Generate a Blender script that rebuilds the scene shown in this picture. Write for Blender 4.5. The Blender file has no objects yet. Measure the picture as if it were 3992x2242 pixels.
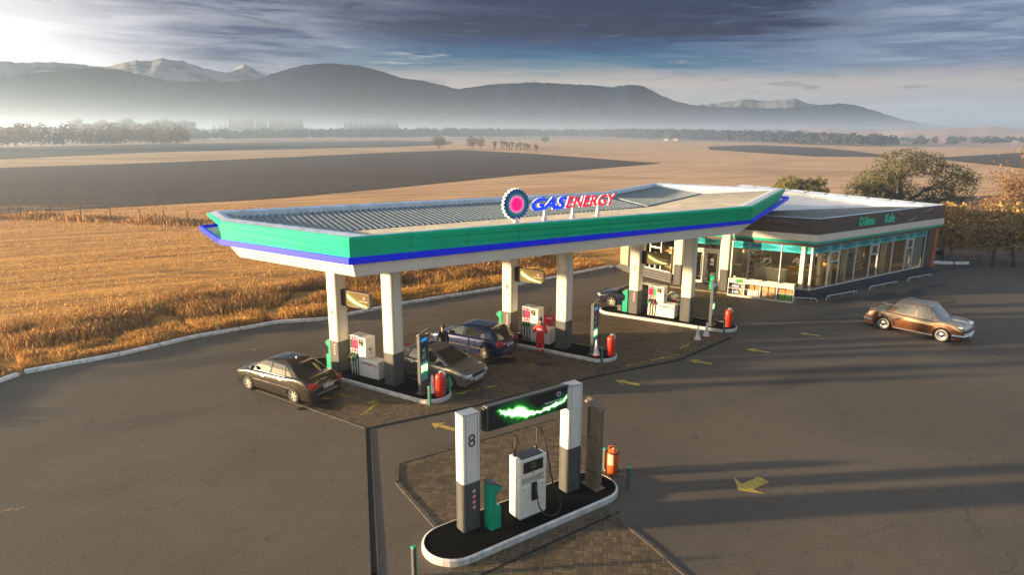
import bpy, math, random
from math import sin, cos, pi, radians as R, sqrt, atan2, tan, exp
from mathutils import Vector, Matrix, noise
random.seed(7)
S = bpy.context.scene
COL = S.collection

# ------------------------------------------------------------------ camera
cam = bpy.data.cameras.new("camera"); cam.sensor_width = 36; cam.lens = 23.376
cam.clip_start = .3; cam.clip_end = 60000
camo = bpy.data.objects.new("camera", cam); COL.objects.link(camo)
P_, R_ = R(13.173), .003875
fw = Vector((0, cos(P_), -sin(P_))); rt = Vector((1, 0, 0)); up = Vector((0, sin(P_), cos(P_)))
rt, up = rt*cos(R_)+up*sin(R_), up*cos(R_)-rt*sin(R_)
camo.matrix_world = Matrix(((rt.x, up.x, -fw.x, 0), (rt.y, up.y, -fw.y, 0), (rt.z, up.z, -fw.z, 10), (0, 0, 0, 1)))
S.camera = camo

# ------------------------------------------------------------------ node expression helper
class X:
    """a float socket with arithmetic that builds Math nodes"""
    def __init__(s, nt, so): s.nt = nt; s.so = so
    def m(s, op, *a):
        n = s.nt.nodes.new('ShaderNodeMath'); n.operation = op
        for i, v in enumerate((s,)+a):
            if isinstance(v, X): s.nt.links.new(v.so, n.inputs[i])
            else: n.inputs[i].default_value = v
        return X(s.nt, n.outputs[0])
    def __add__(s, o): return s.m('ADD', o)
    def __sub__(s, o): return s.m('SUBTRACT', o)
    def __mul__(s, o): return s.m('MULTIPLY', o)
    def __truediv__(s, o): return s.m('DIVIDE', o)
    def clamp(s): return s.m('ADD', 0.).m('MULTIPLY', 1.).cl()
    def cl(s):
        n = s.so.node; n.use_clamp = True; return s
    def ss(s, a, b):
        n = s.nt.nodes.new('ShaderNodeMapRange'); n.interpolation_type = 'SMOOTHSTEP'
        s.nt.links.new(s.so, n.inputs[0]); n.inputs[1].default_value = a; n.inputs[2].default_value = b
        return X(s.nt, n.outputs[0])
    def inv(s): return X.const(s.nt, 1.) - s
    @staticmethod
    def const(nt, v):
        n = nt.nodes.new('ShaderNodeValue'); n.outputs[0].default_value = v; return X(nt, n.outputs[0])
def mixc(nt, f, a, b, mode='MIX'):
    n = nt.nodes.new('ShaderNodeMix'); n.data_type = 'RGBA'; n.blend_type = mode
    for i, v in ((0, f), (6, a), (7, b)):
        if isinstance(v, X): nt.links.new(v.so, n.inputs[i])
        elif hasattr(v, 'is_output'): nt.links.new(v, n.inputs[i])
        elif i == 0: n.inputs[0].default_value = v
        else: n.inputs[i].default_value = (*v[:3], 1)
    return n.outputs[2]
def comb(nt, x, y, z=0.):
    n = nt.nodes.new('ShaderNodeCombineXYZ')
    for i, v in enumerate((x, y, z)):
        if isinstance(v, X): nt.links.new(v.so, n.inputs[i])
        else: n.inputs[i].default_value = v
    return n.outputs[0]
def noi(nt, vec, sc, det=3, rough=.55, dist=0.):
    n = nt.nodes.new('ShaderNodeTexNoise'); n.inputs['Scale'].default_value = sc
    n.inputs['Detail'].default_value = det; n.inputs['Roughness'].default_value = rough
    n.inputs['Distortion'].default_value = dist
    if vec is not None: nt.links.new(vec, n.inputs['Vector'])
    return X(nt, n.outputs['Fac'])

# ------------------------------------------------------------------ light: sky, sun, exposure
SUN_EL, SUN_DIR = R(6.3), Vector((-.994, -.11, 0)).normalized()      # low sun from the left
EXPO = 2.2
S.view_settings.view_transform = 'Standard'; S.view_settings.look = 'None'
S.view_settings.exposure = EXPO; S.view_settings.gamma = 1
W = bpy.data.worlds.new("World"); S.world = W; W.use_nodes = True
nt = W.node_tree; nt.nodes.clear()
tc = nt.nodes.new('ShaderNodeTexCoord'); sp = nt.nodes.new('ShaderNodeSeparateXYZ')
nt.links.new(tc.outputs['Generated'], sp.inputs[0])
x, y, z = (X(nt, sp.outputs[i]) for i in range(3))
az = x.m('ARCTAN2', y)*57.2958            # degrees, 0 straight ahead, + to the right
el = z.m('ARCSINE')*57.2958
sky = nt.nodes.new('ShaderNodeTexSky'); sky.sky_type = 'NISHITA'; sky.sun_disc = False
sky.sun_elevation = SUN_EL; sky.sun_rotation = atan2(SUN_DIR.x, SUN_DIR.y)
sky.air_density = 1; sky.dust_density = 1.5
K = 10/2**EXPO       # cloud colours below are written as they show; this turns them into sky radiance at strength .1
def kc(r, g, b): return (r*K, g*K, b*K)
warp = comb(nt, az*.022+el*.02, el*.19, 0.)
n1 = noi(nt, warp, 2.2, 6, .6, .6)
warp2 = comb(nt, az*.036+el*.09, el*.52, 3.7)
n2 = noi(nt, warp2, 2.0, 9, .62, .9)
n3 = noi(nt, comb(nt, az*.11+el*.24, el*.85, 9.), 2.0, 8, .66, .7)
nn = n2*.6+n3*.4
elw = el+(n1-.5)*2.2+(n2-.5)*2.6+(n3-.5)*1.1+(az*.06+.4).m('SINE')*.35
ramp = nt.nodes.new('ShaderNodeValToRGB'); nt.links.new((elw/12).cl().so, ramp.inputs[0])
stops = [(0, (.68, .78, .86)), (.10, (.58, .66, .71)), (.20, (.48, .49, .50)), (.35, (.56, .50, .45)), (.40, (.36, .37, .37)),
         (.45, (.06, .18, .28)), (.53, (.005, .10, .23)), (.60, (.002, .04, .15)), (.67, (.002, .012, .062)), (1, (.006, .022, .085))]
e = ramp.color_ramp.elements
e[0].position = 0; e[0].color = (*kc(*stops[0][1]), 1); e[1].position = 1; e[1].color = (*kc(*stops[-1][1]), 1)
for p, c in stops[1:-1]:
    q = e.new(p); q.color = (*kc(*c), 1)
c = ramp.outputs[0]
# thin lit streaks and darker shreds
c = mixc(nt, n3.ss(.54, .72)*el.ss(4.2, 5.5)*el.ss(12, 8)*.55, c, kc(.10, .155, .27))
c = mixc(nt, n2.ss(.56, .66)*el.ss(4.9, 5.5)*el.ss(7.4, 6.2)*.85, c, kc(.50, .53, .55))
c = mixc(nt, n3.ss(.46, .34)*el.ss(2.5, 3.4)*el.ss(5.2, 4.2)*.7, c, kc(.19, .22, .27))
# the clouds thin to grey-violet on the left and pale blue on the right
azl = az+(n1-.5)*34+(n2-.5)*46+(n3-.5)*16; azr = az-(n1-.5)*26-(n2-.5)*36-(n3-.5)*14-(el-5.)*1.2
lf = azl.ss(-1, -22); rg = azr.ss(10, 26)*el.ss(3.2, 5.6)
lc = mixc(nt, nn.ss(.40, .62), kc(.05, .085, .185), kc(.38, .41, .50))
lc = mixc(nt, (el.ss(5.5, 2.5)), lc, kc(.36, .35, .37))
c = mixc(nt, lf*el.ss(2.4, 3.6)*.9, c, lc)
rc = mixc(nt, nn.ss(.40, .62), kc(.13, .19, .31), kc(.38, .45, .58))
c = mixc(nt, rg*.9, c, rc)
# white glow on the sun side, painted into the sky colour
gl = (az+(n1-.5)*7).ss(-21, -37)*(el.ss(16, 1))
c = mixc(nt, gl*.95, c, kc(1.5, 1.42, 1.38))
# away from the bank of cloud the sky is an open evening sky
front = az.m('ABSOLUTE').ss(75, 48)*el.ss(34, 13)
veil = mixc(nt, .6, sky.outputs[0], kc(.50, .55, .66))
c = mixc(nt, front, veil, c)
bg = nt.nodes.new('ShaderNodeBackground'); bg.inputs[1].default_value = .1
nt.links.new(c, bg.inputs[0])
wo = nt.nodes.new('ShaderNodeOutputWorld'); nt.links.new(bg.outputs[0], wo.inputs[0])
sl = bpy.data.lights.new("sun", 'SUN'); sl.energy = 5.0; sl.angle = R(1.7); sl.color = (1, .71, .39)
so = bpy.data.objects.new("sun", sl); COL.objects.link(so)
sd = Vector((SUN_DIR.x*cos(SUN_EL), SUN_DIR.y*cos(SUN_EL), sin(SUN_EL)))
so.rotation_euler = sd.to_track_quat('Z', 'Y').to_euler()
S.cycles.use_denoising = True
S.cycles.max_bounces = 6; S.cycles.volume_bounces = 3; S.cycles.transparent_max_bounces = 12
S.cycles.sample_clamp_indirect = 4

# ------------------------------------------------------------------ materials
def srgb(h):
    v = [int(h[i:i+2], 16)/255 for i in (0, 2, 4)]
    return tuple(a/12.92 if a < .04045 else ((a+.055)/1.055)**2.4 for a in v)
MATS = {}
def mat(name, col, rough=.6, metal=0., var=.0, vs=3., bump=0., bs=30., coat=0., emit=None, es=1., spec=None, col2=None, stretch=None, vd=4):
    if name in MATS: return MATS[name]
    m = bpy.data.materials.new(name); m.use_nodes = True; t = m.node_tree
    b = t.nodes['Principled BSDF']; b.inputs['Base Color'].default_value = (*col, 1)
    b.inputs['Roughness'].default_value = rough; b.inputs['Metallic'].default_value = metal
    b.inputs['Coat Weight'].default_value = coat
    if coat: b.inputs['Coat Roughness'].default_value = .06
    if spec is not None: b.inputs['Specular IOR Level'].default_value = spec
    tcn = t.nodes.new('ShaderNodeTexCoord'); vec = tcn.outputs['Object']
    if stretch:
        mp = t.nodes.new('ShaderNodeMapping'); mp.inputs['Scale'].default_value = stretch; t.links.new(vec, mp.inputs[0]); vec = mp.outputs[0]
    if var or col2:
        f = noi(t, vec, vs, vd, .6).ss(.32, .68)
        a = col2 if col2 else tuple(v*(1-var) for v in col)
        t.links.new(mixc(t, f, a, col if col2 else tuple(min(1, v*(1+var*.5)) for v in col)), b.inputs['Base Color'])
    if bump:
        bn = t.nodes.new('ShaderNodeBump'); bn.inputs['Strength'].default_value = bump; bn.inputs['Distance'].default_value = .02
        t.links.new(noi(t, vec, bs, 4).so, bn.inputs['Height']); t.links.new(bn.outputs[0], b.inputs['Normal'])
    if emit: b.inputs['Emission Color'].default_value = (*emit, 1); b.inputs['Emission Strength'].default_value = es
    MATS[name] = m; return m
def bsdf(m): return m.node_tree.nodes['Principled BSDF']

M_green = mat('green_panel', (.0, .47, .24), .45, var=.08, vs=.8, spec=.08)
M_blue = mat('blue_band', (.0, .02, 1.0), .5, spec=.2)
M_cream = mat('cream_panel', (.62, .58, .50), .45, var=.05, vs=1.2)
M_white = mat('white_enamel', (.66, .64, .60), .35, var=.06, vs=2)
M_dark = mat('dark_grey_panel', (.075, .075, .075), .45, var=.1, vs=2)
M_black = mat('black_plastic', (.012, .012, .013), .5)
M_rubber = mat('rubber', (.015, .015, .015), .8)
M_galv = mat('galvanised_sheet', (.42, .44, .46), .42, metal=.5, var=.2, vs=2.5)
M_cap = mat('parapet_cap_metal', (.60, .69, .80), .45, metal=.25, var=.15, vs=1.5)
M_rooffr = mat('roof_sheet_metal', (.21, .21, .195), .6, metal=.1, var=.22, vs=1.4)
M_shiny = mat('bright_roof_sheet', (.80, .80, .80), .3, metal=.3, var=.12, vs=.8)
M_steel = mat('rail_steel', (.42, .47, .52), .35, metal=.6)
M_chrome = mat('chrome', (.75, .75, .77), .12, metal=1.)
M_red = mat('red_cylinder_paint', (.62, .035, .012), .3, var=.1, vs=8, coat=.4)
M_orange = mat('orange_cylinder_paint', (.70, .10, .018), .4, var=.1, vs=8)
M_kerbw = mat('white_painted_kerb', (.80, .80, .79), .75, var=.28, vs=5, bump=.3, bs=40)
M_islk = mat('island_kerb_metal', (.60, .58, .55), .42, metal=.25, var=.22, vs=3.5)
M_islt = mat('black_island_top', (.004, .004, .004), .95, spec=.05, bump=.5, bs=60)
M_bin = mat('bin_green', (.0, .30, .17), .4, coat=.2)
M_pink = mat('magenta_panel', (.72, .004, .09), .4)
M_pgreen = mat('grade_green_panel', (.02, .32, .11), .4)
M_txtw = mat('white_lettering', (.8, .8, .8), .5)
M_txtb = mat('dark_lettering', (.03, .03, .03), .5)
M_txtblue = mat('blue_lettering', (.01, .05, .36), .5)
M_txtred = mat('red_lettering', (.55, .012, .02), .5)
M_txtteal = mat('teal_lettering', (.015, .62, .40), .4)
M_yellow = mat('yellow_upholstery', (.50, .27, .01), .6)
M_skin = mat('skin', (.45, .22, .13), .5)
M_teal = mat('teal_trim', (.0, .36, .25), .4)
M_brown = mat('dark_brown_cladding', (.090, .068, .056), .42, var=.08, vs=1.)

def glassmat(name, tint, fac=.12, rough=.02):
    m = bpy.data.materials.new(name); m.use_nodes = True; t = m.node_tree; t.nodes.clear()
    g = t.nodes.new('ShaderNodeBsdfGlossy'); g.inputs['Roughness'].default_value = rough
    tr = t.nodes.new('ShaderNodeBsdfTransparent'); tr.inputs[0].default_value = (*tint, 1)
    lw = t.nodes.new('ShaderNodeFresnel'); lw.inputs[0].default_value = 1.5
    f = (X(t, lw.outputs[0])*.9+fac*.2).cl()
    mx = t.nodes.new('ShaderNodeMixShader'); t.links.new(f.so, mx.inputs[0]); t.links.new(tr.outputs[0], mx.inputs[1]); t.links.new(g.outputs[0], mx.inputs[2])
    o = t.nodes.new('ShaderNodeOutputMaterial'); t.links.new(mx.outputs[0], o.inputs[0]); return m
M_glass = glassmat('shop_glass', (.92, .93, .86))
M_carglass = mat('tinted_car_glass', (.012, .014, .014), .05, coat=.6)
M_frame = mat('window_frame', (.55, .55, .55), .4)

# ------------------------------------------------------------------ mesh helpers
_tcache = {}
def text_geo(s, size, shear, offset, depth, sx=1.):
    key = (s, size, shear, offset, depth, sx)
    if key not in _tcache:
        c = bpy.data.curves.new('t', 'FONT'); c.body = s; c.size = size; c.shear = shear; c.offset = offset; c.extrude = depth/2
        c.align_x = 'CENTER'; c.align_y = 'CENTER'; c.resolution_u = 3
        o = bpy.data.objects.new('t', c); COL.objects.link(o); bpy.context.view_layer.update()
        me = bpy.data.meshes.new_from_object(o.evaluated_get(bpy.context.evaluated_depsgraph_get()))
        _tcache[key] = ([(v.co.x*sx, v.co.y, v.co.z) for v in me.vertices], [tuple(p.vertices) for p in me.polygons])
        bpy.data.objects.remove(o); bpy.data.curves.remove(c); bpy.data.meshes.remove(me)
    return _tcache[key]
class MB:
    def __init__(s): s.v = []; s.f = []; s.mi = []; s.sm = []; s.mats = []; s.T = None
    def add(s, vs, fs, m, smooth=False):
        if m not in s.mats: s.mats.append(m)
        k = s.mats.index(m); n = len(s.v)
        s.v += [tuple(s.T @ Vector(p)) if s.T else tuple(p) for p in vs]
        s.f += [tuple(i+n for i in f) for f in fs]; s.mi += [k]*len(fs); s.sm += [smooth]*len(fs)
        return s
    def box(s, cx, cy, cz, sx, sy, sz, m, rz=0.):
        c_, s_ = cos(rz), sin(rz); vs = []
        for dz in (-.5, .5):
            for dx, dy in ((-.5, -.5), (.5, -.5), (.5, .5), (-.5, .5)):
                a, b = dx*sx, dy*sy; vs.append((cx+a*c_-b*s_, cy+a*s_+b*c_, cz+dz*sz))
        return s.add(vs, [(3, 2, 1, 0), (4, 5, 6, 7), (0, 1, 5, 4), (1, 2, 6, 5), (2, 3, 7, 6), (3, 0, 4, 7)], m)
    def bb(s, x0, x1, y0, y1, z0, z1, m): return s.box((x0+x1)/2, (y0+y1)/2, (z0+z1)/2, x1-x0, y1-y0, z1-z0, m)
    def prism(s, pts, z0, z1, m, mtop=None, pts2=None):
        n = len(pts); q = pts2 or pts
        vs = [(p[0], p[1], z0) for p in pts]+[(p[0], p[1], z1) for p in q]
        s.add(vs, [(i, (i+1) % n, n+(i+1) % n, n+i) for i in range(n)]+[tuple(range(n-1, -1, -1))], m)
        return s.add([(p[0], p[1], z1) for p in q], [tuple(range(n))], mtop or m)
    def ext(s, prof, x0, x1, m, T=None):
        """profile polygon of (y, z) extruded along x"""
        n = len(prof); vs = [(x0, p[0], p[1]) for p in prof]+[(x1, p[0], p[1]) for p in prof]
        if T: vs = [tuple(T @ Vector(p)) for p in vs]
        return s.add(vs, [(i, (i+1) % n, n+(i+1) % n, n+i) for i in range(n)]+[tuple(range(n-1, -1, -1)), tuple(range(n, 2*n))], m)
    def poly(s, pts, m): return s.add(pts, [tuple(range(len(pts)))], m)
    def cyl(s, p0, p1, r0, r1, m, n=12, cap=True, smooth=True):
        p0, p1 = Vector(p0), Vector(p1); d = (p1-p0).normalized()
        a = d.orthogonal().normalized(); b = d.cross(a); vs = []
        for p, r in ((p0, r0), (p1, r1)):
            for i in range(n):
                t = 2*pi*i/n; vs.append(p+(a*cos(t)+b*sin(t))*r)
        s.add(vs, [(i, (i+1) % n, n+(i+1) % n, n+i) for i in range(n)], m, smooth)
        if cap: s.add(vs, [tuple(range(n-1, -1, -1)), tuple(range(n, 2*n))], m)
        return s
    def tube(s, path, r, m, n=8):
        path = [Vector(p) for p in path]; vs = []; prev = None
        for i, p in enumerate(path):
            d = (path[min(i+1, len(path)-1)]-path[max(i-1, 0)]).normalized()
            if prev is None: a = d.orthogonal().normalized()
            else: a = (prev-d*prev.dot(d)).normalized()
            prev = a; b = d.cross(a); rr = r[i] if isinstance(r, (list, tuple)) else r
            for k in range(n):
                t = 2*pi*k/n; vs.append(p+(a*cos(t)+b*sin(t))*rr)
        L = len(path)
        fs = [(j*n+i, j*n+(i+1) % n, (j+1)*n+(i+1) % n, (j+1)*n+i) for j in range(L-1) for i in range(n)]
        s.add(vs, fs, m, True); return s.add(vs, [tuple(range(n-1, -1, -1)), tuple(range((L-1)*n, L*n))], m)
    def lathe(s, prof, m, n=16, c=(0, 0, 0), ax='z', smooth=True):
        vs = []
        for r, h in prof:
            for i in range(n):
                t = 2*pi*i/n
                p = (r*cos(t), r*sin(t), h) if ax == 'z' else ((r*cos(t), h, r*sin(t)) if ax == 'y' else (h, r*cos(t), r*sin(t)))
                vs.append((p[0]+c[0], p[1]+c[1], p[2]+c[2]))
        return s.add(vs, [(j*n+i, j*n+(i+1) % n, (j+1)*n+(i+1) % n, (j+1)*n+i) for j in range(len(prof)-1) for i in range(n)], m, smooth)
    def disc(s, c, nrm, r, m, n=18, th=.006):
        nrm = Vector(nrm).normalized(); c = Vector(c)
        return s.cyl(c, c+nrm*th, r, r, m, n, True, False)
    def text(s, t, size, T, m, shear=0., off=0., depth=.012, sx=1.):
        vs, fs = text_geo(t, size, shear, off, depth, sx)
        return s.add([T @ Vector(p) for p in vs], fs, m)
    def build(s, name, parent=None, bevel=0., seg=2, smooth=None, sub=0):
        me = bpy.data.meshes.new(name); me.from_pydata(s.v, [], s.f)
        for m in s.mats: me.materials.append(m)
        me.polygons.foreach_set('material_index', s.mi); me.polygons.foreach_set('use_smooth', s.sm)
        me.update(); o = bpy.data.objects.new(name, me); COL.objects.link(o)
        if parent: o.parent = parent
        if bevel:
            b = o.modifiers.new('bevel', 'BEVEL'); b.width = bevel; b.segments = seg; b.limit_method = 'ANGLE'; b.angle_limit = R(40)
        if sub:
            b = o.modifiers.new('sub', 'SUBSURF'); b.levels = b.render_levels = sub
        return o
def facing(loc, ang, tilt=0.):
    """frame of a sign: local x to the viewer's right, y up, z towards a viewer standing in direction ang"""
    n = Vector((cos(ang), sin(ang), 0)); r = Vector((-sin(ang), cos(ang), 0)); u = Vector((0, 0, 1))
    return Matrix(((r.x, u.x, n.x, loc[0]), (r.y, u.y, n.y, loc[1]), (r.z, u.z, n.z, loc[2]), (0, 0, 0, 1)))
def tag(o, label=None, cat=None, group=None, kind=None):
    if label: o['label'] = label
    if cat: o['category'] = cat
    if group: o['group'] = group
    if kind: o['kind'] = kind
    return o
def thing(name, label, cat, loc=(0, 0, 0), rz=0., group=None):
    o = bpy.data.objects.new(name, None); COL.objects.link(o); o.location = loc; o.rotation_euler = (0, 0, rz)
    return tag(o, label, cat, group)
def struct(mb, name, **k): return tag(mb.build(name, **k), kind='structure')
def dup(root, loc, rz, label, group=None):
    r = root.copy(); COL.objects.link(r); r.location = loc; r.rotation_euler = (0, 0, rz); r['label'] = label
    if group: r['group'] = group
    for ch in list(root.children):
        c_ = ch.copy(); COL.objects.link(c_); c_.parent = r
        for g in ch.children:
            d = g.copy(); COL.objects.link(d); d.parent = c_
    return r
def dirv(a): return Vector((cos(R(a)), sin(R(a)), 0))
U, V_ = Vector((.8387, .5446, 0)), Vector((-.5446, .8387, 0))     # along / across the canopy
def uv(u, v, z=0.): return tuple(U*u+V_*v+Vector((0, 0, z)))
def uv2(u, v): return uv(u, v)[:2]

# ------------------------------------------------------------------ the setting
def groundmat(name, build):
    m = bpy.data.materials.new(name); m.use_nodes = True; t = m.node_tree; b = bsdf(m)
    b.inputs['Roughness'].default_value = .9; b.inputs['Specular IOR Level'].default_value = .2
    g = t.nodes.new('ShaderNodeNewGeometry'); sp_ = t.nodes.new('ShaderNodeSeparateXYZ'); t.links.new(g.outputs['Position'], sp_.inputs[0])
    px, py = X(t, sp_.outputs[0]), X(t, sp_.outputs[1])
    build(t, b, g.outputs['Position'], px, py); return m
def bump(t, b, h, st, dist=.02):
    n = t.nodes.new('ShaderNodeBump'); n.inputs['Strength'].default_value = st; n.inputs['Distance'].default_value = dist
    t.links.new(h.so, n.inputs['Height']); t.links.new(n.outputs[0], b.inputs['Normal'])
def mk_field(t, b, pos, px, py):
    # dry stubble: rows running across, patches, pale far away where it is mown
    row = noi(t, comb(t, px*.02+py*.012, py*.35-px*.2), 1.6, 5, .62, .6)
    pat = noi(t, pos, .018, 4, .6, .4); fine = noi(t, pos, 2.6, 6, .75)
    near = py.ss(150, 40)*px.ss(60, 10)
    far = mixc(t, row.ss(.36, .64), (.36, .22, .125), (.58, .39, .22))
    nr = mixc(t, (row*.5+fine*.5).ss(.40, .60), (.30, .135, .028), (.62, .31, .065))
    nr = mixc(t, noi(t, comb(t, px*.05, py*.22), 1.3, 4).ss(.56, .66)*.5, nr, (.12, .055, .015))
    c = mixc(t, near, far, nr)
    c = mixc(t, pat.ss(.52, .62)*.35, c, (.20, .12, .06))
    t.links.new(c, b.inputs['Base Color']); bump(t, b, fine, .8, .15)
def mk_plough(t, b, pos, px, py):
    fur = (py*2.1-px*1.0+noi(t, pos, .2, 2)*1.5).m('SINE')*.5+.5
    f = noi(t, pos, 1.1, 6, .8)
    c = mixc(t, f.ss(.42, .64), (.022, .016, .014), (.100, .070, .054))
    c = mixc(t, noi(t, comb(t, px*.03, py*.1), 1., 4).ss(.45, .7)*.3, c, (.10, .07, .05))
    t.links.new(c, b.inputs['Base Color']); bump(t, b, fur+f, .9, .2)
def mk_asphalt(t, b, pos, px, py):
    fine = noi(t, pos, 22, 4, .85); pat = noi(t, pos, .16, 5, .62, .5); mid = noi(t, pos, 1.7, 5, .7)
    streak = noi(t, comb(t, px*.25-py*.06, py*1.4+px*.15), .8, 5, .65)
    vor = t.nodes.new('ShaderNodeTexVoronoi'); vor.feature = 'DISTANCE_TO_EDGE'; vor.inputs['Scale'].default_value = .55
    wv = noi(t, pos, 1.3, 4, .7)
    t.links.new(comb(t, px*.8+wv*2., py*1.1+wv*2.4), vor.inputs['Vector'])
    crack = X(t, vor.outputs['Distance']).ss(.02, .0)*noi(t, pos, .3, 3).ss(.48, .60)
    c = mixc(t, pat.ss(.34, .66), (0.075, 0.061, 0.047), (0.102, 0.082, 0.062))
    c = mixc(t, streak.ss(.5, .75)*.35, c, (0.135, 0.104, 0.077))
    c = mixc(t, mid.ss(.56, .74)*.45, c, (0.048, 0.039, 0.032))
    c = mixc(t, fine.ss(.47, .66)*.8, c, (0.166, 0.130, 0.097))
    c = mixc(t, noi(t, pos, 13, 4, .8).ss(.48, .34)*.6, c, (0.022, 0.018, 0.014))
    c = mixc(t, crack*.4, c, (0.018, 0.014, 0.013))
    drip = noi(t, pos, .9, 5, .75, 1.2).ss(.63, .70)
    c = mixc(t, drip*.75, c, (0.018, 0.015, 0.013))
    shade_lane = (px*.42-py*.9+noi(t, pos, .12, 2)*2.).m('SINE').ss(.55, .98)*noi(t, pos, .09, 3).ss(.45, .6)
    c = mixc(t, shade_lane*.42, c, (0.030, 0.025, 0.022))  # tyre-darkened lanes that also paint in the long shadow bands
    t.links.new(c, b.inputs['Base Color']); b.inputs['Roughness'].default_value = .8
    b.inputs['Specular IOR Level'].default_value = .3; bump(t, b, fine*.6+mid*.4, .5, .03)
def mk_paver(ang, sc=1.):
    def f(t, b, pos, px, py):
        a = R(ang); u = px*cos(a)+py*sin(a); v = py*cos(a)-px*sin(a)
        # blocks of 24 x 12 cm in basket pairs
        cu, cv = (u/(.5*sc)).m('FLOOR'), (v/(.5*sc)).m('FLOOR')
        par = (cu+cv).m('PINGPONG', 1.)
        fu, fv = (u/(.5*sc)).m('FRACT'), (v/(.5*sc)).m('FRACT')
        s1, l1 = (fu*2.).m('FRACT'), fv
        s2, l2 = (fv*2.).m('FRACT'), fu
        def edge(q, w): return (q-.5).m('ABSOLUTE').ss(.5-w, .5)
        e1 = edge(s1, .10).m('MAXIMUM', edge(l1, .05)); e2 = edge(s2, .10).m('MAXIMUM', edge(l2, .05))
        e_ = e1*par+e2*par.inv()
        wn = t.nodes.new('ShaderNodeTexWhiteNoise'); wn.noise_dimensions = '2D'
        i1 = comb(t, (u/(.25*sc)).m('FLOOR')*par+(u/(.5*sc)).m('FLOOR')*par.inv()*7., (v/(.5*sc)).m('FLOOR')*par*3.+(v/(.25*sc)).m('FLOOR')*par.inv())
        t.links.new(i1, wn.inputs['Vector']); rnd = X(t, wn.outputs['Value'])
        c = mixc(t, rnd, (0.075, 0.056, 0.034), (0.149, 0.109, 0.064))
        c = mixc(t, noi(t, pos, .55, 5, .65).ss(.50, .68)*.75, c, (0.040, 0.031, 0.024))
        c = mixc(t, noi(t, pos, 9, 4, .7).ss(.52, .72)*.4, c, (0.211, 0.160, 0.108))
        c = mixc(t, e_*.85, c, (0.024, 0.019, 0.014))
        t.links.new(c, b.inputs['Base Color']); b.inputs['Roughness'].default_value = .7
        bump(t, b, e_.inv()+noi(t, pos, 30, 2)*.15, .7, .02)
    return f
def mk_dirt(t, b, pos, px, py):
    c = mixc(t, noi(t, pos, .5, 5, .65).ss(.35, .65), (.075, .048, .032), (.135, .09, .06))
    t.links.new(c, b.inputs['Base Color']); bump(t, b, noi(t, pos, 6, 5), .6, .05)
G_field = groundmat('dry_field', mk_field); G_plough = groundmat('ploughed_soil', mk_plough)
G_asph = groundmat('asphalt', mk_asphalt); G_dirt = groundmat('bare_earth', mk_dirt)
G_pav = groundmat('block_paving', mk_paver(12, .46)); G_pav8 = groundmat('block_paving_near', mk_paver(-8, .46))
def mk_pale(t, b, pos, px, py):
    c = mixc(t, noi(t, comb(t, px*.02, py*.05), 1., 5).ss(.35, .65), (.30, .19, .10), (.46, .33, .20)); t.links.new(c, b.inputs['Base Color'])
G_pale = groundmat('pale_stubble', mk_pale)
def sheet(name, pts, zz, m, cut=0):
    return struct(MB().add([(p[0], p[1], zz) for p in pts], [tuple(range(len(pts)))], m), name)
GE = 4900.
struct(MB().add([(-GE, -300, -.12), (GE, -300, -.12), (GE, GE, -.12), (-GE, GE, -.12)], [(0, 1, 2, 3)], G_field), 'ground')
sheet('ploughed_field', [(-62.99, 81.62), (-48.75, 93.27), (-36.1, 103.1), (-21.3, 124.4), (1, 160.9), (50.3, 228.), (36, 262), (12, 322), (-8, 356), (-29.1, 384.3), (-58, 342), (-100, 247), (-121, 207.8), (-150, 175), (-180, 120), (-95, 62)], -.06, G_plough)
sheet('far_ploughed_field', [(-181, 239), (-170, 327), (-120, 417), (-78, 459), (-52, 560), (-62, 720), (-134, 790), (-246, 610), (-300, 470), (-330, 330)], -.06, G_plough)
sheet('pale_field_strip', [(-121, 207.8), (-100, 247), (-58, 342), (-29.1, 384.3), (8, 400), (-20, 425), (-78, 457), (-120, 415), (-170, 325), (-181, 237), (-150, 190)], -.07, G_pale)
sheet('right_ploughed_field', [(134.3, 300.9), (120.6, 415.7), (147.2, 513), (210.7, 590), (222, 486), (191.9, 367.7), (172, 300)], -.06, G_plough)
sheet('right_far_field', [(150, 190), (175, 285), (330, 420), (420, 380), (330, 220)], -.065, G_plough)
sheet('furrowed_strip', [(36, 88), (60, 104), (95, 118), (120, 100), (70, 84), (45, 78)], -.05, G_plough)
KERB = [(-21.6, 19.5), (-20.87, 24.88), (-20.56, 26.45), (-17.88, 28.78), (-15.58, 31.64), (-12.48, 34.16), (-10.11, 34.81), (-6.76, 38.01), (-.98, 42.18), (7.32, 49.67), (8.88, 48.22)]
sheet('forecourt_asphalt', [(-22, -25), (60, -25), (60, 47), (40, 49.2), (36.4, 51.6), (32.4, 51.4), (20, 62), (7.3, 50)]+KERB[-3::-1], 0., G_asph)
sheet('bare_earth_verge', [(31, 47), (37, 46), (46, 47.5), (62, 44), (80, 60), (60, 75), (30, 72), (24, 60)], -.03, G_dirt)
M_earth2 = mat('planter_soil', (.06, .05, .03), .9, var=.4, vs=3)
sheet('planter_bed', [(32.6, 51.7), (36.2, 51.5), (37.5, 55), (33, 56)], .06, M_earth2)
pv = [(-10.45, 24.98), (-5.04, 21.26), (-1.3, 23.36), (3.57, 26.47), (7.42, 28.53), (10.8, 31.85), (13.72, 38.14), (14.0, 41.2), (10.6, 43.1), (9.8, 43.6), (4.5, 38.7), (-2.5, 34.3), (-9.5, 29.3)]
sheet('canopy_paving', pv, .004, G_pav)
sheet('shop_step', [(10.45, 42.94), (11.9, 41.97), (14.3, 40.75), (15.3, 42.5), (12.4, 44.5), (11.0, 44.95)], .12, G_pav)
mb = MB(); st = [(10.45, 42.94), (11.9, 41.97), (14.3, 40.75)]
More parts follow.
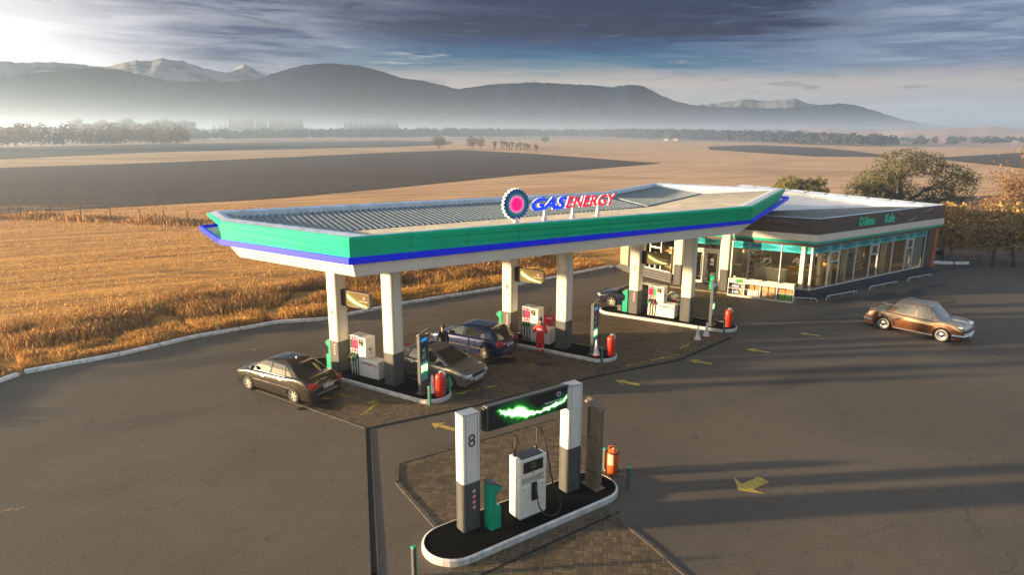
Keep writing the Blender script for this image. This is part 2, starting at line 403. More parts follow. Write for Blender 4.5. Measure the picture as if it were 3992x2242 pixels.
for a, b_ in zip(st, st[1:]): mb.add([(*a, 0), (*b_, 0), (*b_, .118), (*a, .118)], [(0, 1, 2, 3)], mat('step_stone', (.16, .12, .08), .8, var=.3, vs=5))
struct(mb, 'step_edge')
sheet('pump_paving_back', [(-3.51, 18.71), (1.37, 21.99), (2.1, 21.2), (3.3, 19.2), (2.9, 17.9), (-1.96, 15.39), (-3.34, 17.6)], .004, G_pav8)
sheet('pump_paving_front', [(2.63, 16.18), (3.54, 14.53), (4.6, 12.3), (1.2, 9.6), (-1.49, 13.48), (-1.3, 13.75)], .004, G_pav8)
# concrete edging, channels
M_edge = mat('edging_stone', (.085, .068, .052), .85, var=.4, vs=6)
M_void = mat('channel_black', (.004, .004, .004), .9)
def strip(mb, pts, w, h, m, z0=.0):
    for a, b_ in zip(pts, pts[1:]):
        a, b_ = Vector(a), Vector(b_); d = b_-a; c_ = (a+b_)/2
        mb.box(c_.x, c_.y, z0+h/2, d.length+w*.4, w, h, m, atan2(d.y, d.x))
mb = MB(); strip(mb, [p for p in pv[:7]], .10, .02, M_edge)
strip(mb, [(-3.51, 18.71), (-3.34, 17.6), (-1.96, 15.39)], .12, .03, M_edge); strip(mb, [(-3.51, 18.71), (1.37, 21.99)], .08, .018, M_edge)
strip(mb, [(2.63, 16.18), (3.54, 14.53), (4.6, 12.3)], .10, .025, M_edge); struct(mb, 'paving_edging')
mb = MB(); strip(mb, [(-4.95, 21.15), (-3.17, 13.47), (-2.0, 8.4)], .16, .006, M_void)
strip(mb, [(-5.0, 21.2), (-1.27, 23.28), (3.6, 26.38), (7.5, 28.4), (10.95, 31.8)], .10, .024, M_void, .004)
strip(mb, [(-5.03, 21.15), (-3.25, 13.47), (-2.08, 8.4)], .03, .022, M_edge); strip(mb, [(-4.84, 21.15), (-3.07, 13.47), (-1.9, 8.4)], .03, .022, M_edge)
strip(mb, [(-1.3, 13.0), (2.9, 16.1)], .07, .009, M_void, .001)
struct(mb, 'drain_channel')
M_tar = mat('tar_stain', (.026, .021, .019), .75)
mb = MB()
def blob(cx, cy, rx, ry, rot, zz, n=22, rough=.35):
    ps = []
    for i in range(n):
        t = 2*pi*i/n; r_ = 1+rough*(noise.noise(Vector((cos(t)*1.4+cx, sin(t)*1.4+cy, 1)))+.5*noise.noise(Vector((cos(t)*4+cx, sin(t)*4, 3))))
        a, b_ = rx*cos(t)*r_, ry*sin(t)*r_; ps.append((cx+a*cos(rot)-b_*sin(rot), cy+a*sin(rot)+b_*cos(rot), zz))
    mb.poly(ps, M_tar)
for i, (a, b_, c_, d, r_) in enumerate([(20.5, 39.7, 1.5, .35, .55), (23.3, 40.6, 1.9, .6, .6), (25.0, 40.9, 1.6, .35, .3), (23.6, 39.2, 1.0, .22, .4), (26.2, 42.0, 1.2, .3, .6), (17.6, 38.6, .6, .18, .2), (28.5, 43.6, 1.1, .25, .5), (26.5, 39.2, .9, .2, .5)]):
    blob(a, b_, c_, d, r_, .006+.001*i)
struct(mb, 'tar_patches')
M_oil = mat('oil_stain', (.018, .013, .010), .35); mb = MB()
_mt = M_tar; M_tar = M_oil
for i, (a, b_, c_, d, r_) in enumerate([(-7.0, 23.3, .9, .35, -.5), (-6.2, 23.5, .5, .25, .3), (-.4, 28.2, .8, .35, .4), (1.6, 27.9, .5, .25, .2), (-7.6, 23.0, .4, .16, .6)]): blob(a, b_, c_, d, r_, .008+.001*i)
struct(mb, 'oil_stains'); M_tar = _mt
# painted arrows and bay lines
def worn(name, col, lo=.40, hi=.56, sc=5):
    m = bpy.data.materials.new(name); m.use_nodes = True; t = m.node_tree; b = bsdf(m); b.inputs['Base Color'].default_value = (*col, 1); b.inputs['Roughness'].default_value = .8
    g = t.nodes.new('ShaderNodeNewGeometry'); f = noi(t, g.outputs['Position'], sc, 5, .75).ss(lo, hi); t.links.new(f.so, b.inputs['Alpha']); return m
M_ylw = worn('worn_yellow_paint', (.42, .30, .055), .30, .46); M_ylw2 = worn('very_worn_paint', (.26, .19, .10), .42, .62); M_ylw3 = worn('worn_bay_paint', (.40, .30, .03), .44, .60, 3)
def arrow(cx, cy, ang, L, w, m):
    """cx, cy is the tip"""
    a = R(ang); d = Vector((cos(a), sin(a))); n = Vector((-sin(a), cos(a))); t = Vector((cx, cy)); h = L*.42
    ps = [t, t-d*h+n*w*.5, t-d*h*.8+n*w*.17, t-d*L+n*w*.17, t-d*L-n*w*.17, t-d*h*.8-n*w*.17, t-d*h-n*w*.5]
    sheet('arrow_marking', [tuple(p) for p in ps], .005, m)
for cx, cy in ((-2.83, 21.68), (4.28, 25.93), (7.98, 28.47), (11.15, 30.08), (14.73, 32.74)): arrow(cx, cy, 150, 1.05, .62, M_ylw)
arrow(6.52, 17.25, 213, 1.15, 1.1, M_ylw); arrow(19.4, 24.03, 165, 1.2, .6, M_ylw2); arrow(-13.2, 16.25, 30, 1.2, .5, M_ylw2)
for cx, cy, a in ((-12.36, 29.54, 214), (-5.69, 34.5, 202), (-1.61, 37.43, 206), (1.13, 39.29, 200), (-8.6, 32.4, 212), (-10.9, 24.9, 212)): arrow(cx, cy, a, 1.0, .42, M_ylw2)
mb = MB()
def line(mb, a, b_, w, m, zz=.009):
    a, b_ = Vector(a), Vector(b_); d = (b_-a).normalized()*1.; n = Vector((-d.y, d.x))*w/2
    mb.poly([(*(a-n), zz), (*(b_-n), zz), (*(b_+n), zz), (*(a+n), zz)], m)
line(mb, (-7.6, 22.95), (-5.6, 21.75), .13, M_ylw3); line(mb, (-5.6, 21.8), (-5.0, 23.6), .12, M_ylw3); line(mb, (-6.9, 24.4), (-4.9, 23.3), .28, M_ylw3)
line(mb, (-10.2, 24.9), (-7.6, 23.0), .12, M_ylw3); line(mb, (-2.9, 23.9), (-.6, 25.3), .18, M_ylw3); line(mb, (.2, 27.2), (1.9, 28.2), .15, M_ylw3)
line(mb, (8.1, 29.9), (8.7, 31.4), .3, M_ylw3); line(mb, (5.0, 27.6), (8.0, 29.4), .16, M_ylw3)
for i in range(12):
    a = pi*.6+2*pi*i/18; b_ = a+2*pi/18; line(mb, (-7.4+.95*cos(a), 35.2-.95*.75+.72*sin(a)), (-7.4+.95*cos(b_), 35.2-.95*.75+.72*sin(b_)), .12, M_ylw2)
line(mb, (-7.8, 34.5), (-7.1, 34.2), .12, M_ylw2); line(mb, (-7.1, 34.2), (-6.9, 34.7), .12, M_ylw2)
struct(mb, 'bay_markings')
# white kerb stones along the field
mb = MB()
def kerbline(pts, w=.2, h=.17, seg=1.9, skip=()):
    k = 0
    for a, b_ in zip(pts, pts[1:]):
        a, b_ = Vector(a), Vector(b_); d = b_-a; n = max(1, round(d.length/seg))
        for i in range(n):
            p, q = a+d*(i/n), a+d*((i+1)/n); k += 1
            if k in skip: continue
            c_ = (p+q)/2+Vector((random.uniform(-.015, .015), random.uniform(-.015, .015)))
            mb.box(c_.x, c_.y, h/2-.02, d.length/n-.03, w, h+random.uniform(-.012, .012), M_kerbw, atan2(d.y, d.x)+random.uniform(-.008, .008))
kerbline(KERB[:2]); kerbline([(-20.95, 25.0), (-20.62, 26.2)]); kerbline(KERB[2:])
tag(mb.build('kerb', bevel=.025), 'long line of white painted kerb stones between the asphalt and the dry field', 'kerb')
mb = MB(); kerbline([(32.99, 51.74), (34.65, 51.34)], h=.22, seg=2); kerbline([(34.8, 51.36), (35.97, 51.5)], h=.22, seg=2)
tag(mb.build('planter_kerb', bevel=.02), 'short white kerb at the foot of the bush beyond the shop', 'kerb')

# low hills on the right of the plain
M_hill = mat('dry_hillside', (.42, .27, .20), .95, var=.3, vs=.006)
def fbm(x_, y_, z_=0.): return noise.fractal(Vector((x_, y_, z_)), .9, 2.1, 5)
mb = MB(); NA, NR = 90, 34; vs = []
for j in range(NR):
    for i in range(NA):
        a = 4+i*46/(NA-1); r_ = 560+(j/(NR-1))**1.3*3700
        px_, py_ = r_*sin(R(a)), r_*cos(R(a))
        k = min(1, max(0, (r_-620-max(0, 30-a)*45)/1000)); k = k*k*(3-2*k)
        az_ = min(1, max(0, (a-8)/16))
        h = k*az_*17+fbm(px_/200, py_/260)*9*k*az_+(r_-600)/3700*12*az_-abs(fbm(px_/90, py_/120, 5))*10*min(1, k*3)*az_-.4
        if j == 0: h = -1
        vs.append((px_, py_, min(h, 29)))
mb.add(vs, [(j*NA+i, j*NA+i+1, (j+1)*NA+i+1, (j+1)*NA+i) for j in range(NR-1) for i in range(NA-1)], M_hill, True)
struct(mb, 'low_hills')
# mountains
def mk_mtn(name, rock, snow, h0, h1):
    m = bpy.data.materials.new(name); m.use_nodes = True; t = m.node_tree; b = bsdf(m); b.inputs['Roughness'].default_value = 1; b.inputs['Specular IOR Level'].default_value = 0
    g = t.nodes.new('ShaderNodeNewGeometry'); s_ = t.nodes.new('ShaderNodeSeparateXYZ'); t.links.new(g.outputs['Position'], s_.inputs[0])
    n = noi(t, g.outputs['Position'], .0022, 7, .7); sn = (X(t, s_.outputs[2])+(n-.5)*900.).ss(h0, h1)*n.ss(.36, .50)
    t.links.new(mixc(t, sn, mixc(t, n.ss(.35, .65), tuple(v*.7 for v in rock), rock), snow), b.inputs['Base Color']); return m
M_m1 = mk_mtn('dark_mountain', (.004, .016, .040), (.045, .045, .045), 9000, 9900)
M_m2 = mk_mtn('snowy_mountain', (.12, .135, .17), (.20, .21, .245), 500, 1100)  # snow colour greyed to stand in for haze at that distance
def mountain(name, prof, D, dep, m, rough, foot=-60.):
    NA, NR = 420, 46; mb = MB(); vs = []; f = 2592/1.5497; cy = 723.4
    a0, a1 = atan2(prof[0][0]-1288, f), atan2(prof[-1][0]-1288, f)
    for i in range(NA):
        a = a0+(a1-a0)*i/(NA-1); xv = 1288+f*tan(a)/1.0
        for (xa, ya), (xb, yb) in zip(prof, prof[1:]):
            if xa <= xv <= xb+1e-6: yv = ya+(yb-ya)*(xv-xa)/(xb-xa); break
        # elevation of that direction seen from ten metres up
        q = fw*f+rt*(xv-1288)+up*(cy-yv); e_ = atan2(q.z, sqrt(q.x**2+q.y**2)); aa = atan2(q.x, q.y)
        H = 10+D*tan(e_)+fbm(a*160, 3.1, D)*rough*10
        for j in range(NR):
            v = j/(NR-1)*2-1; r_ = D+v*dep
            k = (1-abs(v)**1.25) if v < 0 else (1-v)**1.1
            rid = abs(fbm(aa*D/700, r_/1500, D))*(1-abs(1-2*k))*rough*120*.9+fbm(aa*D/260, r_/420, 2)*rough*26*min(1, (1-k)*3)
            vs.append((r_*sin(aa), r_*cos(aa), foot+(H-foot)*k-(rid if k < .985 else 0)*(1 if k < .985 else 0)))
    mb.add(vs, [(i*NR+j, (i+1)*NR+j, (i+1)*NR+j+1, i*NR+j+1) for i in range(NA-1) for j in range(NR-1)], m, True)
    struct(mb, name)
mountain('dark_mountain_range', [(-200, 215), (0, 200), (60, 182), (150, 178), (230, 169), (300, 174), (420, 202), (500, 203), (560, 206), (640, 200), (700, 179), (760, 163), (825, 157), (900, 163), (960, 178), (1010, 195), (1060, 201), (1110, 212), (1150, 223), (1200, 216), (1250, 210), (1340, 206), (1430, 210), (1500, 214), (1540, 218), (1590, 211), (1620, 216), (1660, 237), (1700, 254), (1740, 263), (1800, 268), (1950, 272), (2040, 266), (2080, 262), (2110, 259), (2150, 263), (2200, 277), (2260, 297), (2330, 312), (2420, 324), (2900, 335)], 8600, 1900, M_m1, 1.0)
mountain('snowy_mountain_range', [(-200, 160), (0, 152), (60, 156), (130, 154), (200, 160), (260, 168), (300, 158), (340, 150), (375, 152), (405, 143), (430, 150), (460, 151), (500, 166), (540, 176), (575, 182), (600, 166), (615, 158), (635, 170), (665, 186), (720, 215), (1000, 260), (1700, 272), (1770, 262), (1850, 253), (1880, 248), (1915, 253), (1960, 250), (2000, 247), (2030, 258), (2060, 264), (2150, 285), (2400, 325), (2900, 335)], 15500, 3200, M_m2, 1.9)
# ------------------------------------------------------------------ canopy
def flower(mb, T, r, th=.1, rim=None):
    """layered flower emblem: T frame, z to the viewer"""
    MN = mat('emblem_navy', (.0, .08, .36), .4); MT = mat('emblem_teal', (.0, .32, .27), .4); ML = mat('emblem_pale_teal', (.16, .52, .48), .4)
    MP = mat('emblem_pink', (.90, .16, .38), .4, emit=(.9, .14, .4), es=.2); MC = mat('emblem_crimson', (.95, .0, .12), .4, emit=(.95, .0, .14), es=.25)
    def star(r0, r1, n, z0, z1, m, ph=0., petal=False):
        ps = []
        for i in range(2*n):
            a = pi*i/n+ph; rr = r0 if i % 2 == 0 else r1; ps.append((rr*cos(a), rr*sin(a)))
        k = len(ps); vs = [T @ Vector((p[0], p[1], z0)) for p in ps]+[T @ Vector((p[0], p[1], z1)) for p in ps]+[T @ Vector((0, 0, z1))]
        mb.add(vs, [(i, (i+1) % k, k+(i+1) % k, k+i) for i in range(k)]+[(k+i, k+(i+1) % k, 2*k) for i in range(k)], m)
    star(r, r*.88, 24, -th, 0, rim or M_white); star(r*.97, r*.86, 24, 0, .012, MN); star(r*.80, r*.62, 24, .012, .02, MT)
    for i in range(24):                      # pale petals
        a = 2*pi*i/24; c_, s_ = cos(a), sin(a); q = [(.47, 0), (.58, .045), (.70, 0), (.58, -.045)]
        mb.poly([T @ Vector((r*(x_*c_-y_*s_), r*(x_*s_+y_*c_), .026)) for x_, y_ in q], ML)
    star(r*.56, r*.50, 24, .02, .032, MP); star(r*.46, r*.36, 24, .032, .042, MC)
def minilogo(mb, T, r):
    for k, (rr, m) in enumerate(((1., mat('badge_pale', (.45, .55, .7), .4)), (.72, M_txtblue), (.5, M_txtred))):
        c0 = T @ Vector((0, 0, .002*k)); n_ = (T.to_3x3() @ Vector((0, 0, 1))); mb.disc(c0, n_, r*rr, m, 14, .004+.002*k)
can = thing('petrol_canopy', 'long green, blue and cream canopy roof standing on pale columns over the pump islands', 'canopy', (0, 0, 0))
top = [(7.67, 22.2), (4.68, 29.0), (4.72, 32.46), (5.1, 33.2), (27.3, 31.8), (35.6, 35.7), (39.4, 27.4), (28.4, 21.5)]
bot = [(7.68, 22.24), (4.68, 29.0), (6.3, 31.2), (6.8, 31.9), (27.25, 31.2), (35.0, 34.9), (38.6, 27.25), (28.75, 21.8)]
sof = [(7.85, 22.25), (5.2, 28.4), (7.0, 31.0), (7.3, 31.4), (27.2, 30.8), (34.6, 34.5), (37.4, 27.2), (28.05, 21.98)]
belt = [(7.60, 22.12), (4.58, 29.1), (4.55, 33.8), (6.2, 34.6), (27.3, 32.6), (36.6, 37.0), (41.6, 28.6), (28.95, 21.86)]
def loop(mb, outl, prof, m, smooth=False, closed=True):
    """rings at given (inset outline, z)"""
    n = len(outl[0]); vs = []
    for o_, z_ in zip(outl, prof): vs += [uv(p[0], p[1], z_) for p in o_]
    mb.add(vs, [(j*n+i, j*n+(i+1) % n, (j+1)*n+(i+1) % n, (j+1)*n+i) for j in range(len(prof)-1) for i in range(n)], m, smooth)
def lerp2(A, B, t): return [(a[0]+(b_[0]-a[0])*t, a[1]+(b_[1]-a[1])*t) for a, b_ in zip(A, B)]
def inset(P, d):
    """move every edge inward by its own distance d[i] (edge i joins point i and i+1)"""
    n = len(P); A = sum(P[i][0]*P[(i+1) % n][1]-P[(i+1) % n][0]*P[i][1] for i in range(n)); sg = 1 if A > 0 else -1; L = []
    for i in range(n):
        a, b_ = Vector(P[i]), Vector(P[(i+1) % n]); t = (b_-a).normalized(); nn = Vector((-t.y, t.x))*sg; L.append((a+nn*(d[i] if isinstance(d, (list, tuple)) else d), t))
    out = []
    for i in range(n):
        p, t = L[i-1]; q, u = L[i]; den = t.x*u.y-t.y*u.x
        if abs(den) < 1e-6: out.append(tuple(q)); continue
        s_ = ((q-p).x*u.y-(q-p).y*u.x)/den; out.append(tuple(p+t*s_))
    return out
mb = MB()
rnd_ = inset(top, .06)
loop(mb, [bot, lerp2(bot, top, .28), lerp2(bot, top, .34), lerp2(bot, top, .8), top, inset(top, .03), inset(top, .10)], [5.68, 5.90, 5.92, 6.2, 6.33, 6.40, 6.42], M_green)
M_joint = mat('panel_joint', (.0, .13, .075), .6)
for i, k in ((0, 3), (7, 9), (6, 5)):      # panel joints, a fine bead along the lower third
    a, b_ = Vector(bot[i]), Vector(bot[(i+1) % 8]); c_, d_ = Vector(top[i]), Vector(top[(i+1) % 8])
    for j in range(1, k):
        t = j/k; p, q = a.lerp(b_, t), c_.lerp(d_, t); e_ = (b_-a).normalized()*.008; nn = Vector((e_.y, -e_.x)).normalized()*.006
        if (nn.dot(p-Vector((20, 27)))) < 0: nn = -nn
        mb.poly([uv(*(p-e_+nn), 5.70), uv(*(p+e_+nn), 5.70), uv(*(q+e_+nn), 6.32), uv(*(q-e_+nn), 6.32)], M_joint)
mb.build('green_fascia', can)
mb = MB(); ib = inset(belt, [.12, .12, .12, .12, .12, .12, .12, .12]); loop(mb, [ib, belt, belt, ib, ib], [5.46, 5.46, 5.70, 5.70, 5.46], M_blue); mb.build('blue_band', can, bevel=.012)
for p, q in (((5.9, 31.0), (4.6, 31.4)), ((6.6, 31.8), (5.6, 33.9)), ((37.6, 28.1), (40.9, 29.6)), ((37.4, 27.3), (40.2, 27.9)), ((36.2, 26.4), (38.4, 26.9)), ((34.2, 25.4), (36.2, 25.75))):
    A, B = Vector(uv(*p, 5.55)), Vector(uv(*q, 5.55)); mb = MB(); mb.cyl(A, B, .05, .05, M_green, 6); mb.build('band_bracket', can)
sof2 = [(7.75, 22.22), (4.85, 28.9), (5.4, 31.6), (6.6, 32.6), (27.2, 31.4), (35.2, 35.2), (38.6, 27.6), (28.3, 21.95)]
mb = MB(); loop(mb, [sof, sof2], [5.0, 5.56], M_cream); mb.poly([uv(*p, 5.0) for p in sof][::-1], M_cream); mb.poly([uv(*p, 5.56) for p in inset(belt, .05)][::-1], M_cream)
for k in (12.9, 18.0, 23.1):
    mb.box(*uv(k, 22.0, 5.25), .012, .5, .5, M_dark, atan2(U.y, U.x)) if 0 else None
mb.build('soffit_box', can)
inn = inset(top, [1.15, .7, .7, .45, .45, 1.0, .75, .35])
mb = MB(); loop(mb, [inset(top, .10), lerp2(inset(top, .10), inn, .5), inn, inn], [6.42, 6.44, 6.36, 6.06], M_cap)
mb.build('parapet_cap', can)
mb = MB()       # lapped joints of the cap
n = len(top)
for i in range(n):
    a, b_, c_, d_ = [Vector(uv(*p, z_)) for p, z_ in ((top[i], 6.44), (top[(i+1) % n], 6.44), (inn[i], 6.37), (inn[(i+1) % n], 6.37))]
    L = (b_-a).length; k = max(1, int(L/(1.25 if i in (3, 4, 7) else .8)))
    for j in range(1, k+1):
        t = (j-.5+random.uniform(-.12, .12))/k; p, q = a.lerp(b_, t), c_.lerp(d_, t); dd = (q-p).normalized(); sd_ = Vector((-dd.y, dd.x, 0))*.045
        p = p+dd*.1; mb = MB()
        mb.poly([p-sd_+Vector((0, 0, .02)), p+sd_+Vector((0, 0, .02)), q+sd_+Vector((0, 0, .02)), q-sd_+Vector((0, 0, .02))], M_white if i in (3, 4, 7, 6) else M_cap); mb.build('cap_joint', can)
VL, VM, VE = (7.7, 27.2, 5.84), (26.9, 27.5, 5.84), (35.4, 31.1, 5.9)
def ribs(mb, e0, e1, v0, v1, m, pitch=.33, h=.11, ez=6.3):
    """sheet from outer edge e0-e1 down to valley v0-v1"""
    e0, e1 = Vector(uv(e0[0], e0[1], ez)), Vector(uv(e1[0], e1[1], ez)); v0, v1 = Vector(uv(*v0)), Vector(uv(*v1))
    L = (e1-e0).length; n_ = int(L/pitch); vs = []
    for i in range(n_):
        for f, z_ in ((0, 0), (.45, 0), (.60, h), (.85, h)):
            t = (i+f)/n_; a, b_ = e0.lerp(e1, t), v0.lerp(v1, t); vs += [a+Vector((0, 0, z_)), b_+Vector((0, 0, z_))]
    vs += [e1, v1]; k = len(vs)//2
    mb.add(vs, [(2*i, 2*i+2, 2*i+3, 2*i+1) for i in range(k-1)], m)
IA, IB, IC, ID, IG, IH, IJ, IR = inn
mb = MB(); ribs(mb, IA, IR, VL, VM, M_rooffr, h=.05); ribs(mb, IR, IJ, VM, VE, M_rooffr, h=.05, ez=6.3); mb.build('front_roof_slope', can)
M_roofbk = mat('back_roof_sheet', (.15, .195, .225), .5, metal=.2, var=.2, vs=2)
mb = MB(); vs = []; u0, u1, pt = ID[0], 27.0, .28     # ribs square to the long edge
def vlow(u): return 27.2+(ID[1]-27.2)*max(0, (VL[0]+.1-u)/(VL[0]-ID[0]+.1))**1. if u < VL[0]+.1 else 27.2+(u-VL[0])*.0155
for k in range(int((u1-u0)/pt)):
    for f, z_ in ((0, 0), (.42, 0), (.56, .085), (.86, .085)):
        u = u0+(k+f)*pt; ve = ID[1]+(IG[1]-ID[1])*(u-ID[0])/(IG[0]-ID[0]); vl = min(vlow(u-.4), ve-.02); vs += [uv(u, ve, 6.1+z_), uv(u-.4*(ve-vl)/5, vl, 5.84+(ve-vl < 4.4)*.2*(4.4-(ve-vl))/4.4+z_*.9)]
k = len(vs)//2; mb.add(vs, [(2*i, 2*i+2, 2*i+3, 2*i+1) for i in range(k-1)], M_roofbk); mb.build('back_roof_slope', can)
mb = MB(); ribs(mb, IG, IH, VM, VE, M_roofbk, pitch=.30, ez=6.1); mb.build('link_roof_slope', can)
mb = MB(); a_, b_ = uv(*IH, 6.3), uv(*IJ, 6.3); mb.poly([a_, b_, uv(*VE)], M_shiny); mb.build('end_roof_slope', can)
mb = MB(); mb.poly([uv(*IA, 6.3), uv(*VL), uv(*IB, 6.3)], M_rooffr); mb.poly([uv(*IB, 6.3), uv(*VL), uv(*IC, 6.3)], M_rooffr); mb.poly([uv(*IC, 6.3), uv(*VL), uv(*ID, 6.3)], M_rooffr); mb.build('end_roof_slope', can)

# columns carrying it (each a part of the canopy)
TH1 = R(56.3); EA = Vector((cos(TH1), sin(TH1), 0)); EL = Vector((-sin(TH1), cos(TH1), 0))
def column(parent, q, th, w, d, hb, ht, zb, num=None, signs=False, numside='L', capm=None):
    """q = the corner nearest the camera; w to the right of it, d to the left of it"""
    ea, el_ = Vector((cos(th), sin(th), 0)), Vector((-sin(th), cos(th), 0)); c_ = Vector((q[0], q[1], 0))+ea*w/2+el_*d/2
    mb = MB(); g = .035
    mb.box(c_.x, c_.y, (hb+ht)/2, w-g, d-g, ht-hb, M_cream if not capm else M_white, th)
    mb.box(c_.x, c_.y, (hb+ht)/2, w-.09, d, ht-hb, M_cream if not capm else M_white, th); mb.box(c_.x, c_.y, (hb+ht)/2, w, d-.09, ht-hb, M_cream if not capm else M_white, th)
    if capm: mb.box(c_.x, c_.y, ht+.012, w-.02, d-.02, .03, capm, th)
    for s_ in (-1, 1):               # reveal joints
        p = c_-el_*0+ea*(s_*(w/2-.085)); 
        mb.box(*(p+Vector((0, 0, 0)))[:2], (hb+ht)/2, .010, d+.004, ht-hb-.01, M_txtb, th); p = c_+el_*(s_*(d/2-.085)); mb.box(*p[:2], (hb+ht)/2, w+.004, .010, ht-hb-.01, M_txtb, th)
    col_ = mb.build('column', parent)
    mb = MB(); mb.box(c_.x, c_.y, (zb+hb)/2, w-g+.006, d-g+.006, hb-zb, M_dark, th); mb.box(c_.x, c_.y, (zb+hb)/2, w-.08, d+.006, hb-zb, M_dark, th); mb.box(c_.x, c_.y, (zb+hb)/2, w+.006, d-.08, hb-zb, M_dark, th)
    for s_ in (-1, 1):
        p = c_+ea*(s_*(w/2-.085)); mb.box(*p[:2], (hb+zb)/2, .010, d+.012, hb-zb-.01, M_black, th); p = c_+el_*(s_*(d/2-.085)); mb.box(*p[:2], (hb+zb)/2, w+.012, .010, hb-zb-.01, M_black, th)
    if parent is col_.parent: mb.build('base_cladding', col_)
    lf_ = numside == 'L'; nd = -ea if lf_ else -el_; ang = atan2(nd.y, nd.x); half = w/2 if lf_ else d/2
    if num:
        T = facing(c_+nd*(half+.006)+Vector((0, 0, hb+(1.25 if lf_ else 1.12))), ang)
        mb = MB(); mb.text(num, .42 if lf_ else .48, T, M_txtb, off=-.004); mb.build('number', col_)
    if signs:
        sx = .04 if lf_ else .05
        for k in range(4):
            z_ = hb-.17-.125*k if lf_ else hb-.24-.15*k; r_ = .052 if lf_ else .055
            c0 = c_+nd*(half+.006)+Vector((-nd.y, nd.x, 0))*sx+Vector((0, 0, z_))
            mb = MB(); mb.disc(c0, nd, r_, M_txtred, 16, .006); mb.disc(c0+nd*.006, nd, r_*.72, M_txtw, 16, .003)
            T = facing(c0+nd*.0105, ang); a_ = R(-45); mb.T = T; mb.box(0, 0, 0, r_*1.5, r_*.26, .002, M_txtred, a_)
            mb.box(0, 0, .0, r_*.55, r_*.45, .0015, M_txtb, 0 if k % 2 else .5); mb.T = None
            mb.build('prohibition_sign', col_)
    return col_
CQ = [(-7.192, 26.342), (-4.626, 24.779), (-.025, 31.062), (2.50, 29.46), (6.971, 35.667), (9.468, 34.104)]
for i, q in enumerate(CQ): column(can, q, TH1, .596, .565, 1.47, 5.02, .15, {0: '6', 2: '4', 4: '2'}.get(i), i % 2 == 0)
for q in ((11.19, 43.0), (13.74, 41.42)): column(can, q, R(58), .55, .53, 1.5, 5.02, .12)

# roof signs
def roofpost(mb, u, z1, lean=.0):
    p = Vector(uv(u, 22.75, 6.36)); mb.box(p.x, p.y, 6.40, .22, .16, .05, M_white, atan2(U.y, U.x))
    d = U; n_ = 5; w0, w1 = .085, .035
    a = [p-d*w0, p+d*w0, p+d*w1+Vector((0, 0, z1-6.36)), p-d*w1+Vector((0, 0, z1-6.36))]; off = V_*.05
    mb.add([x_-off for x_ in a]+[x_+off for x_ in a], [(0, 1, 2, 3), (7, 6, 5, 4), (0, 4, 5, 1), (1, 5, 6, 2), (2, 6, 7, 3), (3, 7, 4, 0)], M_white)
FA = atan2(-V_.y, -V_.x)     # signs face the camera side of the canopy
em = thing('flower_roof_sign', 'round layered flower emblem in navy, teal and pink standing on the canopy edge', 'sign', uv(14.95, 22.75, 6.36))
base = Vector(em.location)
mb = MB(); T = facing(Vector(uv(14.95, 22.72, 7.13))-base, FA); flower(mb, T, .66, .15); mb.build('emblem', em)
mb = MB(); mb.T = Matrix.Translation(-base); roofpost(mb, 14.95, 6.6); mb.build('post', em)
ls = thing('letter_roof_sign', 'raised sign reading GAS ENERGY in blue and red letters on the canopy roof', 'sign', uv(17.9, 22.75, 6.36)); base = Vector(ls.location)
def word(t, uc, size, m, off, sx, zz=7.04):
    for dp, mm, zo in ((.07, M_white, -.04), (.02, m, .006)):
        T = facing(Vector(uv(uc, 22.72, zz))-base-V_*zo, FA); yield t, size, T, mm, off, dp, sx
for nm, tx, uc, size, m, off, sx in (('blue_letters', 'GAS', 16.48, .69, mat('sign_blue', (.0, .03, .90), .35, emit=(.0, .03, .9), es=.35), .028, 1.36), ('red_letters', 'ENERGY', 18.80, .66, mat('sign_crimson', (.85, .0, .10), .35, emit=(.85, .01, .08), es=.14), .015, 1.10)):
    mb = MB()
    for a in word(tx, uc, size, m, off, sx): mb.text(a[0], a[1], a[2], a[3], .32, a[4] if a[3] is m else a[4], a[5], a[6])
    mb.build(nm, ls)
for u in (16.4, 17.9, 19.3):
    mb = MB(); mb.T = Matrix.Translation(-base); roofpost(mb, u, 6.86); mb.build('post', ls)
mb = MB(); mb.T = Matrix.Translation(-base); p, q = Vector(uv(15.75, 22.86, 6.93)), Vector(uv(20.1, 22.86, 6.93)); mb.cyl(p, q, .03, .03, M_white, 6); mb.build('rail', ls)

# ------------------------------------------------------------------ pump islands
ISA = -32.2; RI = R(ISA)
def stadium(L0, L1, hw, n=14, r=None):
    ps = []
    for i in range(n+1):
        t = -pi/2+pi*i/n; ps.append((L1-hw+hw*cos(t), hw*sin(t)))
    for i in range(n+1):
        t = pi/2+pi*i/n; ps.append((L0+hw+hw*cos(t), hw*sin(t)))
    return ps
def island(cx, cy, rz, L0, L1, hw, h, label):
    o = thing('pump_island', label, 'kerb island', (cx, cy, 0), rz, 'raised pump islands with pale metal kerbs')
    a = stadium(L0, L1, hw); b_ = stadium(L0+.06, L1-.06, hw-.06); c_ = stadium(L0+.05, L1-.05, hw-.05); mb = MB()
    n_ = len(a); vs = []
    for P, z_ in ((a, 0), (a, h-.03), (c_, h), (b_, h), (b_, h-.04)): vs += [(p[0], p[1], z_) for p in P]
    mb.add(vs, [(j*n_+i, j*n_+(i+1) % n_, (j+1)*n_+(i+1) % n_, (j+1)*n_+i) for j in range(4) for i in range(n_)], M_islk)
    for s_ in (-1, 1):
        for xx in (L0+hw, (L0+L1)/2, L1-hw): mb.box(xx, s_*(hw+.001), h/2, .012, .006, h-.02, M_dark)
    mb.build('metal_kerb', o); mb = MB(); mb.prism(b_, h-.05, h-.012, M_islt); mb.build('black_top', o); return o
ICT = [(-5.97, 25.96), (1.17, 30.66), (8.15, 35.29)]
